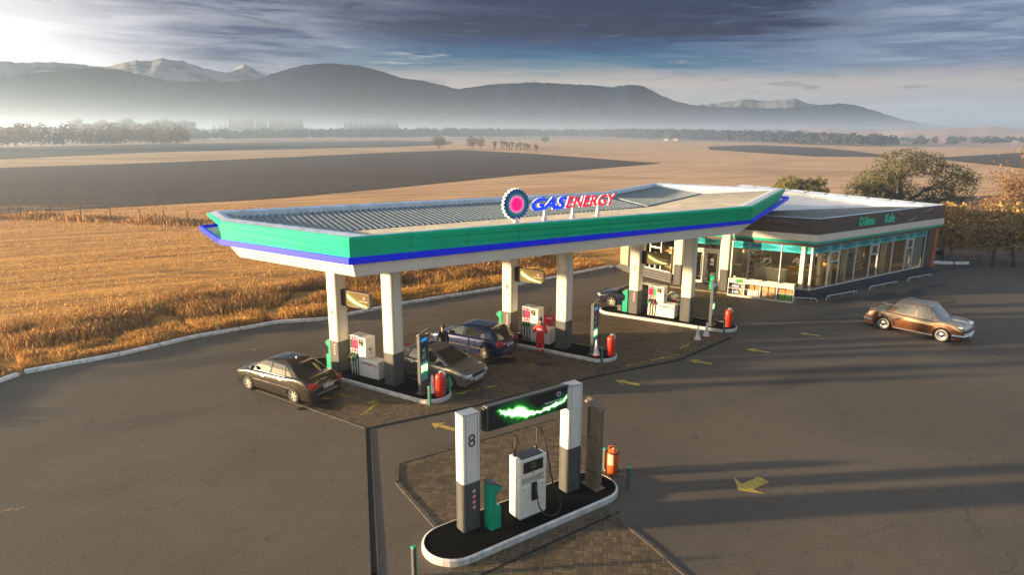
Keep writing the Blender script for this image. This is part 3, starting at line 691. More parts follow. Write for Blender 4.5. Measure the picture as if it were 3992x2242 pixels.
island(*ICT[0], RI, -3.55, 4.15, .80, .16, 'kerbed pump island under column 6, nearest the parked dark sedan')
island(*ICT[1], RI, -3.55, 4.15, .80, .16, 'kerbed pump island where the two workers in red stand')
island(*ICT[2], RI, -3.55, 4.15, .80, .16, 'kerbed pump island nearest the shop, with two cones beside it')
I8 = (.42, 15.86); R8 = R(36.0)
island(*I8, R8, -3.05, 3.05, .80, .18, 'kerbed island in the foreground carrying the pair of pillars marked 8')

# light boxes
def comet(name, base, dim, curve):
    m = bpy.data.materials.new(name); m.use_nodes = True; t = m.node_tree; b = bsdf(m); b.inputs['Roughness'].default_value = .25
    tcn = t.nodes.new('ShaderNodeTexCoord'); s_ = t.nodes.new('ShaderNodeSeparateXYZ'); t.links.new(tcn.outputs['Object'], s_.inputs[0])
    X_, Z_ = X(t, s_.outputs[0])/dim[0], X(t, s_.outputs[2])/dim[1]          # -0.5 .. 0.5
    d, w, al = curve(t, X_, Z_, tcn.outputs['Object'])
    n = noi(t, tcn.outputs['Object'], 14, 5, .7)
    core = (d/w).ss(1.05, .15)*al; f = (core*(n*1.5+.45)).cl(); glow = (d/w).ss(2.6, .2)*al
    c = mixc(t, glow*.55, base[0], base[1]); c = mixc(t, f.ss(.12, .8), c, base[2]); c = mixc(t, f.ss(.55, 1.), c, base[3])
    t.links.new(c, b.inputs['Base Color']); t.links.new(c, b.inputs['Emission Color']); b.inputs['Emission Strength'].default_value = base[4]
    return m
def cv1(t, X_, Z_, pos):          # sweeps from top left down to bottom right
    q = X_+.5; yc = (q-.9).m('POWER', 2.)*.95-.36; k = noi(t, pos, 6, 3)-.5
    return (Z_-yc+k*.12).m('ABSOLUTE'), (q.inv()*.24+.05), X_.ss(-.42, -.30)*X_.ss(.46, .36)
def cv8(t, X_, Z_, pos):          # burst on the left trailing up to the right
    q = X_+.5; yc = (q-.62).m('POWER', 2.)*2.0-.36; k = noi(t, pos, 5, 4)-.5
    w = ((q-.36).m('ABSOLUTE')*-1.4+.46).m('MAXIMUM', .13); return (Z_-yc-w*.45+k*.42).m('ABSOLUTE'), w, q.ss(.03, .18)
M_lb = comet('light_box_picture', ((.11, .068, .020), (.10, .18, .04), (.36, .44, .10), (.85, .85, .45), .10), (1.42, .62), cv1)
M_lb8 = comet('big_light_box_picture', ((.002, .003, .003), (.0, .09, .012), (.05, .42, .04), (.60, .85, .55), .38), (2.45, .60), cv8)
def lightbox(q, label):
    c_ = Vector((q[0], q[1], 0))+EA*.36+Vector((.8462, -.533, 0))*(.0); d = Vector((cos(RI), sin(RI), 0))
    o = thing('advert_light_box', label, 'light box', (*(c_+d*.02)[:2], 3.02), RI, 'brown light boxes hung on the canopy columns')
    mb = MB(); pr = [(.0, 0), (1.44, 0), (1.56, .12), (1.56, .64), (0, .64)]
    vs = [(p[0], -.08, p[1]) for p in pr]+[(p[0], .08, p[1]) for p in pr]; k = 5
    mb.add(vs, [(i, (i+1) % k, k+(i+1) % k, k+i) for i in range(k)]+[tuple(range(k-1, -1, -1)), tuple(range(k, 2*k))], M_dark)
    mb.box(.10, 0, .32, .24, .20, .68, M_black); mb.cyl((1.0, 0, -.05), (1.0, 0, .0), .03, .03, M_black, 6); mb.box(.35, 0, -.03, 1.1, .06, .04, M_black)
    mb.build('housing', o, bevel=.01)
    mb = MB(); pic = [(-.66, -.28), (.56, -.28), (.68, -.18), (.68, .29), (-.66, .29)]
    mb.poly([(p[0], 0, p[1]) for p in pic], M_lb); pc = mb.build('picture', o); pc.location = (.84, -.086, .32)
    mb = MB(); T = Matrix(((1, 0, 0, 1.27), (0, 0, -1, -.09), (0, 1, 0, .43), (0, 0, 0, 1))); minilogo(mb, T, .055); mb.build('badge', o); mb = MB()
    T2 = T.copy(); T2[0][3] = 1.23; T2[2][3] = .30; mb.text('чистая энергия', .062, T2, M_txtw, depth=.003); mb.build('caption', o)
    return o
lightbox(CQ[0], 'brown light box hung on the column marked 6, nearest the dark saloon')
lightbox(CQ[2], 'brown light box hung on the column marked 4, above the blue hatchback')
lightbox(CQ[4], 'brown light box hung on the column marked 2, in front of the shop')

# pillars 8 with the wide panel
def pillar8(q, num, signs, label):
    o = thing('pump_pillar', label, 'pillar', (q[0], q[1], .18), 0, 'pair of white and grey pillars on the foreground island')
    c_ = column(o, (0, 0), R(36.5), .516, .372, 1.50-.18, 3.30-.18, .0, num, signs, 'R', M_galv)
    return o
pillar8((-1.179, 14.822), '8', True, 'white and grey pillar marked with the number 8 on the foreground island')
pillar8((1.547, 16.744), None, False, 'plain white and grey pillar without a number on the foreground island')
e8 = Vector((cos(R(35.6)), sin(R(35.6)), 0)); n8 = Vector((sin(R(35.6)), -cos(R(35.6)), 0))
c8 = Vector((.40, 16.12, 0))
o = thing('advert_light_box', 'wide black light box with a bright green burst spanning the two foreground pillars', 'light box', (c8.x, c8.y, 2.70), R(35.6))
mb = MB(); mb.box(0, .0, .34, 2.62, .20, .66, M_dark); mb.box(0, -.075, .665, 2.60, .05, .06, M_dark); mb.box(-1.33, 0, .34, .10, .16, .6, M_black); mb.box(1.33, 0, .34, .10, .16, .6, M_black); mb.build('housing', o, bevel=.012)
mb = MB(); mb.poly([(-1.27, 0, -.31), (1.27, 0, -.31), (1.27, 0, .31), (-1.27, 0, .31)], M_lb8); pc = mb.build('picture', o); pc.location = (0, -.106, .335)
mb = MB(); T = Matrix(((1, 0, 0, .98), (0, 0, -1, -.108), (0, 1, 0, .50), (0, 0, 0, 1))); minilogo(mb, T, .075); mb.build('badge', o); mb = MB(); T2 = T.copy(); T2[0][3] = .82; T2[2][3] = .33
mb.text('чистая энергия', .088, T2, M_txtw, .2, depth=.003); mb.build('caption', o)
# ------------------------------------------------------------------ forecourt equipment
def Tface_my(x_, y_, z_): return Matrix(((1, 0, 0, x_), (0, 0, -1, y_), (0, 1, 0, z_), (0, 0, 0, 1)))     # sign facing local -y
def Tface_px(x_, y_, z_): return Matrix(((0, 0, 1, x_), (1, 0, 0, y_), (0, 1, 0, z_), (0, 0, 0, 1)))      # facing local +x
M_beige = mat('dispenser_panel', (.68, .65, .58), .3, var=.05, vs=4, coat=.2)
M_disp = mat('display_screen', (.02, .018, .012), .15)
M_lcd = mat('display_digits', (.30, .26, .10), .4)
def dispenser(ci, grades, label):
    cx, cy = ICT[ci]; o = thing('fuel_dispenser', label, 'fuel pump', (cx, cy, .155), RI, 'multi hose fuel dispensers between the canopy columns')
    mb = MB(); mb.bb(-.62, .86, -.24, .26, 0, .05, M_black); mb.bb(-.64, .88, -.26, .28, .05, .80, M_beige); mb.build('lower_cabinet', o, bevel=.03)
    mb = MB(); mb.bb(-.64, -.18, -.25, .27, .80, 1.72, M_beige); mb.bb(-.60, -.20, -.20, .22, 1.72, 1.725, M_galv); mb.build('hose_cabinet', o, bevel=.015)
    mb = MB(); mb.bb(-.175, .25, -.27, .28, .82, 1.70, M_beige); mb.bb(-.17, .245, -.276, .286, 1.04, 1.07, M_galv); mb.build('head', o, bevel=.02)
    mb = MB(); mb.bb(-.13, .10, -.282, -.268, 1.36, 1.62, M_disp); mb.bb(-.06, .07, -.285, -.280, 1.52, 1.57, M_lcd); mb.bb(-.10, .03, -.285, -.280, 1.41, 1.43, M_txtw); mb.build('display', o)
    for k, (g_, txt) in enumerate(grades):
        x0 = -.625+k*.148
        mb = MB(); mb.bb(x0, x0+.135, -.262, -.249, 1.04, 1.68, g_); mb.build('grade_panel', o)
        g = list(o.children)[-1]
        mb = MB(); mb.text(txt, .115, Tface_my(x0+.068, -.266, 1.14), M_txtw, off=.002, depth=.003, sx=.8); mb.build('grade_number', g)
        mb = MB(); T = Tface_my(x0+.068, -.264, 1.60); mb.disc(T @ Vector((0, 0, 0)), (0, -1, 0), .045, M_txtw, 12, .003); mb.disc(T @ Vector((0, 0, .003)), (0, -1, 0), .03, M_txtred if g_ is M_black else g_, 12, .003); mb.build('grade_badge', g)
        mb = MB(); mb.bb(x0+.015, x0+.12, -.30, -.26, .78, 1.01, M_black); mb.bb(x0+.03, x0+.105, -.304, -.30, .90, .985, mat('holster_plate', (.30, .26, .18), .5)); mb.build('nozzle_holder', o)
        h = list(o.children)[-1]
        nc = {'Дт': M_black, '92': mat('nozzle_green', (.0, .17, .07), .4), '95': M_txtred}[txt]
        mb = MB(); mb.tube([(x0+.067, -.32, .97), (x0+.06, -.36, .86), (x0+.05, -.40, .76), (x0+.05, -.37, .68)], [.016, .035, .042, .022], nc, 7); mb.build('nozzle', h)
        mb = MB(); pts = [(x0+.05, -.37, .70), (x0+.045, -.35, .50), (x0+.05, -.33, .25), (x0+.07, -.31, .12), (x0+.10, -.29, .10), (x0+.125, -.275, .25), (x0+.13, -.27, .55)]
        mb.tube(pts, .013, M_rubber, 6); mb.build('hose', h)
        mb = MB(); mb.bb(x0+.10, x0+.145, -.266, -.258, .06, .78, M_black); mb.build('hose_channel', h)
    mb = MB(); T = Tface_my(.10, -.268, .64); mb.text('GAS', .115, T, M_txtblue, .3, .003, .004, 1.1); T = Tface_my(.44, -.268, .625); mb.text('ENERGY', .115, T, M_txtred, .3, .003, .004, 1.05); mb.build('lettering', o)
    mb = MB(); minilogo(mb, Tface_my(.76, -.268, .60), .062); mb.build('badge', o)
    mb = MB(); T = Tface_px(.253, 0, 1.2); mb.T = T
    mb.box(-.05, .03, 0, .16, .09, .003, M_galv); mb.box(.06, .05, 0, .10, .02, .003, M_txtred); mb.box(.02, -.12, 0, .14, .26, .003, mat('notice_paper', (.55, .50, .44), .6, var=.3, vs=30)); mb.box(-.02, -.02, .001, .12, .05, .003, M_txtb); mb.build('notice', o)
    return o
dispenser(0, [(M_black, 'Дт'), (M_pink, '92'), (M_pink, '92')], 'white fuel dispenser with notices on its side, beside column 6')
dispenser(1, [(M_black, 'Дт'), (M_pink, '92'), (M_pink, '92')], 'white fuel dispenser with the workers in red beside it')
dispenser(2, [(M_pink, '92'), (M_pink, '92'), (M_pgreen, '95')], 'white fuel dispenser with a green 95 panel nearest the shop')

def binprof(): return [(0, 0), (.30, 0), (.30, .60), (.16, .66), (.14, .93), (.30, 1.06), (.31, 1.13), (.12, 1.27), (0, 1.27)]
def green_bin(x_, y_, z_, rz, label, w=.30, s=1.):
    o = thing('squeegee_bin', label, 'bin', (x_, y_, z_), rz, 'green notched service bins by the pumps')
    mb = MB(); pr = [(a*s, b_*s) for a, b_ in binprof()]; k = len(pr)
    vs = [(p[0], -w/2, p[1]) for p in pr]+[(p[0], w/2, p[1]) for p in pr]
    mb.add(vs, [(i, (i+1) % k, k+(i+1) % k, k+i) for i in range(k)]+[tuple(range(k-1, -1, -1)), tuple(range(k, 2*k))], M_bin); mb.build('body', o)
    mb = MB(); mb.add([(-.02, -w/2-.01, 1.30*s), (.14*s, -w/2-.01, 1.30*s), (.34*s, -w/2-.01, 1.15*s), (.34*s, w/2+.01, 1.15*s), (.14*s, w/2+.01, 1.30*s), (-.02, w/2+.01, 1.30*s), (-.02, -w/2-.01, 1.27*s), (.12*s, -w/2-.01, 1.272*s), (.33*s, -w/2-.01, 1.12*s), (.33*s, w/2+.01, 1.12*s), (.12*s, w/2+.01, 1.272*s), (-.02, w/2+.01, 1.27*s)],
                      [(0, 1, 4, 5), (1, 2, 3, 4), (0, 6, 7, 1), (1, 7, 8, 2), (2, 8, 9, 3), (3, 9, 10, 4), (4, 10, 11, 5), (5, 11, 6, 0)], M_dark); mb.build('lid', o)
    mb = MB(); mb.cyl((.19*s, -w/2-.004, 1.02*s), (.19*s, -w/2+.002, 1.02*s), .022, .022, M_black, 8); mb.build('hole', o)
    return o
for i, lab in enumerate(['green notched bin behind column 6, by the dark sedan', 'green notched bin behind column 4, above the blue hatchback', 'green notched bin behind column 2, in front of the navy car']):
    d = Vector((cos(RI), sin(RI), 0)); p = Vector((*ICT[i], 0))-d*1.86+Vector((.533, .846, 0))*-.05
    green_bin(p.x, p.y, .15, RI+pi, lab)
d8 = Vector((cos(R8), sin(R8), 0)); m8 = Vector((-sin(R8), cos(R8), 0))
def P8(a, b_, z_=.17): p = Vector((*I8, 0))+d8*a+m8*b_; return (p.x, p.y, z_)
green_bin(*P8(-1.28, -.04), R8, 'large green notched bin standing next to the pillar marked 8', .32)
green_bin(12.98, 42.02, .12, R(-122), 'green bin at the shop entrance beside the right porch column', .26, .85)
def small_caddy(x_, y_, rz, lab):
    mb = MB(); mb.bb(-.12, .12, -.14, .14, 0, .32, M_dark); o = mb.build('grey_caddy', bevel=.015); o.location = (x_, y_, .15); o.rotation_euler = (0, 0, rz); tag(o, lab, 'box')
d = Vector((cos(RI), sin(RI), 0)); p = Vector((*ICT[2], 0))-d*2.35; small_caddy(p.x, p.y, RI, 'low dark grey box beside the green bin nearest the shop')

# price totems
M_tot = mat('totem_grey', (.085, .09, .09), .4, var=.1); M_totb = mat('totem_taupe', (.15, .118, .078), .45, var=.12, vs=3)
M_screen = mat('totem_screen', (.025, .045, .055), .2); M_tl = mat('totem_line', (.03, .30, .28), .4); M_tg = mat('totem_blue_letters', (.02, .25, .60), .4, emit=(.02, .3, .8), es=.25)
def cvt(t, X_, Z_, pos):
    q = Z_+.5; xc = q.m('POWER', 1.7)*.75-.30-(q.m('POWER', 4.))*.25; return (X_-xc+(noi(t, pos, 9, 3)-.5)*.15).m('ABSOLUTE'), q*.05+.17, q.ss(.98, .8)*q.ss(.0, .06)
M_lbt = comet('totem_picture', ((.025, .045, .055), (.0, .10, .05), (.05, .50, .14), (.6, .9, .45), .35), (.40, .80), cvt)
def totem(x_, y_, z_, rz, label, H=2.42, m=None, texts=True):
    m = m or M_tot; o = thing('price_totem', label, 'price sign', (x_, y_, z_), rz, 'narrow price totems on the pump islands')
    mb = MB(); w = .27
    pr = [(-.07, 0), (.07, 0), (.07, H-.05), (-.07, H-.12)]
    for y0, y1 in ((-w, -w+.05), (w-.05, w)): mb.add([(a, y0, b_) for a, b_ in pr]+[(a, y1, b_) for a, b_ in pr], [(0, 1, 5, 4), (1, 2, 6, 5), (2, 3, 7, 6), (3, 0, 4, 7), (3, 2, 1, 0), (4, 5, 6, 7)], m)
    mb.bb(-.02, .045, -w+.05, w-.05, 0, H-.10, m); mb.build('body', o, bevel=.008)
    if not texts:
        mb = MB(); mb.bb(-.075, -.02, -w+.05, w-.05, .45, 1.45, m); mb.bb(-.085, -.02, -w+.05, w-.05, 0, .40, m)
        mb.bb(-.05, -.02, -w+.05, w-.05, 1.50, 1.56, m); mb.build('back_cover', o, bevel=.01)
    mb = MB(); mb.add([(-.08, -w-.02, H-.13), (.08, -w-.02, H-.06), (.08, w+.10, H+.07), (-.08, w+.10, H+.0), (-.08, -w-.02, H-.07), (.08, -w-.02, H-.0), (.08, w+.10, H+.13), (-.08, w+.10, H+.06)],
                      [(3, 2, 1, 0), (4, 5, 6, 7), (0, 1, 5, 4), (1, 2, 6, 5), (2, 3, 7, 6), (3, 0, 4, 7)], m); mb.build('cap', o, bevel=.006)
    mb = MB(); mb.bb(-.17, .17, -w-.04, w+.04, 0, .02, m); mb.build('base_plate', o)
    mb = MB(); mb.bb(.045, .052, -w+.05, w-.05, .42, H-.16, M_screen); sc = mb.build('screen', o)
    if texts:
        for zz in (2.02, 1.80, 1.58, 1.36): mb = MB(); mb.bb(.052, .055, -.20, .20, zz, zz+.012, M_tl); mb.build('divider', sc)
        mb = MB(); mb.text('GAS', .17, Tface_px(.056, 0, 2.14), M_tg, .25, .006, .003, 1.1); mb.build('lettering', sc)
        mb = MB(); mb.text('92', .17, Tface_px(.056, 0, 1.69), M_txtw, depth=.003); mb.build('grade_text', sc); mb = MB(); mb.text('ДТ', .17, Tface_px(.056, 0, 1.47), M_txtw, depth=.003); mb.build('grade_text', sc)
        mb = MB(); minilogo(mb, Tface_px(.054, -.11, 1.18), .05); mb.build('badge', sc); mb = MB(); mb.text('чистая энергия', .034, Tface_px(.056, -.09, 1.06), M_txtw, depth=.002); mb.build('caption', sc)
        mb = MB(); mb.poly([(0, -.20, -.40), (0, .20, -.40), (0, .20, .40), (0, -.20, .40)], M_lbt); pc = mb.build('picture', sc); pc.location = (.0535, 0, .90)
    return o
for i, lab in enumerate(['dark price totem at the tip of the island nearest the dark sedan', 'dark price totem beyond the workers in red', 'dark price totem on the island nearest the shop']):
    d = Vector((cos(RI), sin(RI), 0)); n_ = Vector((-sin(RI), cos(RI), 0)); p = Vector((*ICT[i], 0))+d*(3.12 if i != 2 else 2.85)+n_*(-.12); totem(p.x, p.y, .15, RI, lab)
totem(*P8(2.33, -.05), R8, 'taupe price totem seen from behind on the foreground island', 2.46, M_totb, False)

# single hose dispenser in front
o = thing('diesel_dispenser', 'tall white single hose dispenser on the foreground island between the two pillars', 'fuel pump', P8(-.02, -.05), R8)
mb = MB(); mb.bb(-.42, .42, -.23, .23, 0, .04, M_black); mb.bb(-.43, .43, -.24, .24, .04, .98, M_beige); mb.bb(-.43, -.36, -.24, .24, .98, 1.18, M_beige); mb.bb(.36, .43, -.24, .24, .98, 1.18, M_beige); mb.bb(-.36, .36, -.02, .24, .98, 1.18, M_beige); mb.bb(-.43, .43, -.24, .24, 1.18, 1.70, M_beige); mb.build('cabinet', o, bevel=.02)
mb = MB(); mb.bb(-.40, .38, -.247, -.24, .06, .93, M_beige); mb.bb(-.33, -.30, -.252, -.246, .86, .89, M_black); mb.bb(.28, .31, -.252, -.246, .86, .89, M_black); mb.build('door', o, bevel=.004)
mb = MB(); mb.bb(-.33, .30, -.255, -.238, 1.32, 1.62, M_disp); mb.bb(-.10, .06, -.258, -.254, 1.52, 1.58, mat('lcd_dim', (.09, .09, .07), .4)); mb.bb(-.30, -.25, -.258, -.254, 1.37, 1.39, M_txtred); mb.bb(-.08, .07, -.258, -.254, 1.44, 1.455, M_galv); mb.build('display', o)
mb = MB(); mb.bb(-.34, .34, -.20, .20, 1.70, 1.715, mat('dark_top_tray', (.02, .022, .03), .35)); mb.build('top_tray', o)
mb = MB(); mb.bb(-.02, .01, -.247, -.243, 1.26, 1.29, M_black); mb.build('lock', o)
mb = MB(); mb.bb(-.07, .09, -.30, -.24, .50, 1.0, M_black); mb.build('nozzle_holder', o, bevel=.01)
h = list(o.children)[-1]
mb = MB(); mb.tube([(.01, -.32, .93), (.005, -.36, .82), (.0, -.38, .70), (.02, -.40, .60)], [.018, .03, .035, .022], M_black, 8); mb.tube([(.02, -.40, .60), (.03, -.405, .50)], .022, mat('nozzle_orange', (.55, .20, .01), .5), 8); mb.build('nozzle', h)
for sx_ in (-.36, .36):
    mb = MB(); mb.cyl((sx_, .1, 1.70), (sx_, .1, 2.30), .018, .014, mat('hose_mast_bronze', (.30, .22, .14), .35, metal=.8), 8); mb.cyl((sx_, .1, 1.70), (sx_, .1, 1.76), .04, .04, M_black, 8); mb.build('hose_mast', o)
mb = MB(); mb.tube([(-.36, .1, 2.30), (-.40, .07, 2.33), (-.48, .02, 2.22), (-.50, 0, 2.05), (-.42, .05, 1.88), (-.36, .10, 1.76)], .018, M_rubber, 7); mb.tube([(-.36, .1, 2.30), (-.30, .07, 2.24), (-.28, .05, 2.08), (-.33, .08, 1.90), (-.34, .10, 1.76)], .013, M_rubber, 7); mb.build('hose', o)
mb = MB()
ps = [(.36, .1, 2.30), (.42, .02, 2.30), (.47, -.10, 2.0), (.50, -.20, 1.6), (.54, -.28, 1.1), (.60, -.36, .7), (.70, -.46, .4), (.70, -.54, .2), (.55, -.60, .08), (.35, -.60, .06), (.15, -.52, .16), (.05, -.43, .35), (.03, -.405, .52)]
mb.tube([tuple(v) for v in [Vector(ps[i]).lerp(Vector(ps[min(i+1, len(ps)-1)]), t) for i in range(len(ps)-1) for t in (0, .5)]]+[ps[-1]], .02, M_rubber, 7); mb.tube([(.36, .1, 2.30), (.33, .06, 2.33), (.31, .03, 2.2), (.33, .06, 1.9), (.35, .1, 1.75)], .012, M_rubber, 6); mb.build('hose', o)

# wheeled extinguishers
def extinguisher(x_, y_, rz, m, label, H=1.12, r=.185, ring=False):
    o = thing('wheeled_extinguisher', label, 'fire extinguisher', (x_, y_, 0), rz, 'red wheeled fire extinguishers beside the islands')
    z0 = .07; mb = MB(); pr = [(0, z0), (r*.7, z0), (r, z0+.07)]+[(r, H*.82)]+[(r*cos(a), H*.82+r*.75*sin(a)) for a in (.35, .7, 1.0, 1.3)]+[(.03, H*.82+r*.76), (0, H*.82+r*.76)]
    if ring: pr = [(0, z0), (r, z0), (r, H*.86), (r*.9, H*.90), (0, H*.92)]
    mb.lathe(pr, m, 24); mb.build('cylinder', o)
    zt = pr[-1][1]
    mb = MB(); mb.cyl((0, 0, zt), (0, 0, zt+.08), .03, .025, M_galv if not ring else M_yellow, 8); mb.cyl((-.05, 0, zt+.05), (.05, 0, zt+.05), .012, .012, M_galv, 6); mb.build('valve', o)
    for s_ in (-1, 1):
        mb = MB(); c_ = (s_*(r+.02), r*.75, .085); mb.lathe([(0, -.025), (.085, -.025), (.085, .025), (0, .025)], M_rubber, 18, c_, 'x'); mb.lathe([(0, -.03), (.03, -.03), (.03, .03), (0, .03)], M_galv, 10, c_, 'x'); mb.build('wheel', o)
    mb = MB(); mb.cyl((-r, r*.75, .085), (r, r*.75, .085), .012, .012, M_black, 6); mb.tube([(-r*.8, r*.9, .1), (-r*.8, r*1.05, H*.6), (-r*.6, r*1.0, zt+.05), (r*.6, r*1.0, zt+.05), (r*.8, r*1.05, H*.6), (r*.8, r*.9, .1)], .011, m if ring else M_galv, 6); mb.build('trolley', o)
    mb = MB()
    if ring:
        mb.tube([(r*1.04*cos(a), r*1.04*sin(a), H*.86) for a in [i*pi/10 for i in range(21)]], .022, M_rubber, 7)
    else:
        mb.tube([(0, 0, zt+.05), (.08, -.03, zt+.09), (.14, -.02, zt+.03), (.16, .06, zt-.05), (.19, .10, H*.7)], .017, M_galv, 7); mb.tube([(.05, .02, zt+.05), (.13, .07, zt+.02), (.2, .05, zt-.10)], .022, M_txtw, 7)
    mb.build('hose', o)
    if ring:
        mb = MB(); vs = []; 
        for i in range(6):
            a = R(-170+i*14); vs += [((r+.004)*cos(a), (r+.004)*sin(a), .38), ((r+.004)*cos(a), (r+.004)*sin(a), .72)]
        mb.add(vs, [(2*i, 2*i+2, 2*i+3, 2*i+1) for i in range(5)], mat('label_paper', (.60, .42, .25), .6, var=.3, vs=20)); mb.build('label', o)
    return o
extinguisher(-2.73, 23.86, R(-20), M_red, 'red wheeled fire extinguisher beside the bollards nearest the silver car')
extinguisher(4.49, 28.72, R(-20), M_red, 'red wheeled fire extinguisher beyond the cone on the middle island')
extinguisher(11.28, 33.34, R(-10), M_red, 'red wheeled fire extinguisher at the end of the island nearest the shop')
extinguisher(3.03, 18.12, R(5), M_orange, 'orange red wheeled fire extinguisher with a hose coiled round its top', .88, .165, True)

def bollard(x_, y_, z_, rz, label, H=.74):
    o = thing('bollard', label, 'bollard', (x_, y_, z_), rz, 'low green and grey bollards round the islands')
    mb = MB(); mb.bb(-.045, .03, -.05, .05, 0, H-.03, M_dark); mb.bb(-.12, .07, -.07, .07, 0, .012, M_dark); mb.build('post', o, bevel=.006)
    mb = MB(); mb.bb(.03, .052, -.05, .05, .02, H, M_bin); mb.bb(-.045, .052, -.05, .05, H-.03, H+.005, M_bin); mb.build('green_cover', o, bevel=.004)
bollard(-3.08, 23.30, 0, RI, 'green faced bollard just in front of the nearest canopy island')
bollard(-2.44, 24.35, 0, RI, 'green bollard half hidden behind the extinguisher by the silver car')
bollard(4.0, 28.02, 0, R(-10), 'green bollard at the tip of the middle island')
bollard(10.86, 32.66, 0, R(170), 'grey bollard beside the extinguisher nearest the shop')
bollard(3.35, 17.28, 0, R8+R(-8), 'free standing grey bollard right of the foreground island', .70)
bollard(2.82, 18.36, 0, R8+R(-8), 'dark bollard behind the taupe totem in the foreground')
bollard(-2.22, 13.38, 0, R8+R(10), 'green bollard at the left foot of the foreground island', .80)

M_coner = mat('cone_red', (.60, .06, .03), .5); M_conew = mat('cone_white', (.66, .64, .62), .5, var=.15, vs=12)
def cone(x_, y_, z_, label):
    o = thing('traffic_cone', label, 'cone', (x_, y_, z_), random.uniform(0, 1), 'faded white traffic cones on the forecourt')
    mb = MB(); mb.prism([(.19*cos(R(a)), .19*sin(R(a))) for a in (15, 75, 105, 165, 195, 255, 285, 345)], 0, .05, M_coner, M_conew); mb.build('base', o, bevel=.008)
    mb = MB(); mb.lathe([(.15, .05), (.10, .26), (.095, .28), (.068, .48), (.06, .50), (.035, .68), (.03, .73), (0, .735)], M_conew, 18); mb.build('body', o)
    mb = MB(); mb.lathe([(.101, .27), (.070, .47)], mat('cone_band', (.45, .47, .52), .3, metal=.3), 18); mb.build('band', o)
cone(-3.06, 24.14, .15, 'white traffic cone behind the extinguisher near the silver car'); cone(3.82, 28.64, .15, 'white traffic cone standing on the tip of the middle island')
cone(9.19, 31.47, 0, 'nearer of the two white cones on the paving by the shop side island'); cone(9.79, 32.06, 0, 'farther of the two white cones on the paving by the shop side island')
mb = MB(); mb.bb(-.08, .08, -.05, .05, 0, .45, mat('marker_stone', (.42, .33, .22), .8)); mb.bb(-.085, .085, -.055, .055, .45, .55, mat('marker_yellow', (.65, .42, .02), .6)); o = mb.build('marker_post', bevel=.01); o.location = (-14.93, 32.4, 0); o.rotation_euler = (0, 0, .3)
tag(o, 'short marker post with a yellow top in the grass behind the kerb', 'marker post')
# railings before the shop
def rail(a, b_, label, legs=2):
    a, b_ = Vector((*a, 0)), Vector((*b_, 0)); L = (b_-a).length; o = thing('wheel_stop_rail', label, 'rail', tuple((a+b_)/2), atan2(b_.y-a.y, b_.x-a.x), 'low bent steel rails along the shop')
    h = .24; mb = MB(); mb.tube([(-L/2, 0, 0), (-L/2+.02, 0, h*.6), (-L/2+.08, 0, h*.9), (-L/2+.18, 0, h), (L/2-.18, 0, h), (L/2-.08, 0, h*.9), (L/2-.02, 0, h*.6), (L/2, 0, 0)], .036, M_steel, 9); mb.build('bar', o)
    for k in range(legs):
        x_ = -L/2+.32+(L-.64)*k/max(1, legs-1); mb = MB(); mb.cyl((x_, 0, 0), (x_, 0, h), .028, .028, M_steel, 8); mb.build('leg', o)
rail((16.95, 39.35), (18.45, 39.02), 'short low steel rail beside the display racks')
rail((19.35, 39.70), (21.99, 41.19), 'low steel rail nearest the glass corner of the shop', 3); rail((23.36, 42.33), (26.14, 43.99), 'middle one of the three low steel rails along the cafe side', 3); rail((27.41, 45.0), (30.02, 46.5), 'farthest low steel rail near the brick end of the shop', 3)
# ------------------------------------------------------------------ shop
aR, aE = R(33.6), R(-32); dR = Vector((cos(aR), sin(aR))); dE = Vector((cos(aE), sin(aE))); dN = Vector((-sin(aR), cos(aR)))
C0 = Vector((18.38, 40.09)); C1 = C0+dR*14.75; B0 = C0-dE*5.45; B1 = C0-dE*7.55+dR*.5; D0 = Vector((11.0, 44.9)); E0 = Vector((8.25, 49.05)); C2 = C1+dN*16.5; E2 = E0+dR*17.6+dN*.6
shop = thing('station_shop', 'glass fronted shop and cafe with a dark fascia reading Duken Kafe and teal trim', 'shop building', (0, 0, 0))
M_int = mat('interior_wall', (.30, .25, .18), .8); M_floor = mat('shop_floor_tile', (.28, .22, .15), .35, var=.15, vs=2); M_ceil = mat('ceiling_panel', (.45, .43, .38), .8)
M_brick = mat('orange_brick', (.42, .13, .05), .8, var=.35, vs=9); M_step = mat('dark_plinth', (.035, .036, .040), .6, var=.2, vs=2); M_bl = mat('blind', (.40, .42, .38), .8, stretch=(1, 1, 12), var=.2, vs=3)
foot = [C0, C1, C2, E2, E0, D0, Vector((11.55, 45.15)), B1, B0]
def P3(p, z_): return (p.x, p.y, z_)
mb = MB()
def offp(P, d): return [Vector(p) for p in inset([tuple(p) for p in P], -d)]
for k, (dd, z0, z1) in enumerate(((.50, 0, .16), (.36, .16, .28), (.20, .28, .40), (.06, .40, .49))):
    f4 = [C0, C1, C2, E2, E0, D0, Vector((12.6, 45.6)), B0+Vector((.15, .25))]
    mb.prism([tuple(p) for p in offp(f4, dd)], z0, z1, M_step)
mb.build('plinth', shop)
mb = MB(); mb.prism([tuple(p) for p in foot], .49, .50, M_floor); mb.build('floor', shop)
mb = MB(); mb.prism([tuple(p) for p in offp(foot, -.08)], 3.30, 3.34, M_ceil); mb.build('ceiling', shop)
def wall(a, b_, z0, z1, m, th=.2, side=1):
    d = b_-a; L = d.length; c_ = (a+b_)/2; mb_.box(c_.x, c_.y, (z0+z1)/2, L, th, z1-z0, m, atan2(d.y, d.x))
mb_ = MB(); wall(C1-dR*.1, C2-dR*.1, .45, 3.4, M_int); wall(C2, E2, .45, 3.4, M_int); wall(E2, E0+dN*.1, .45, 3.4, M_int)
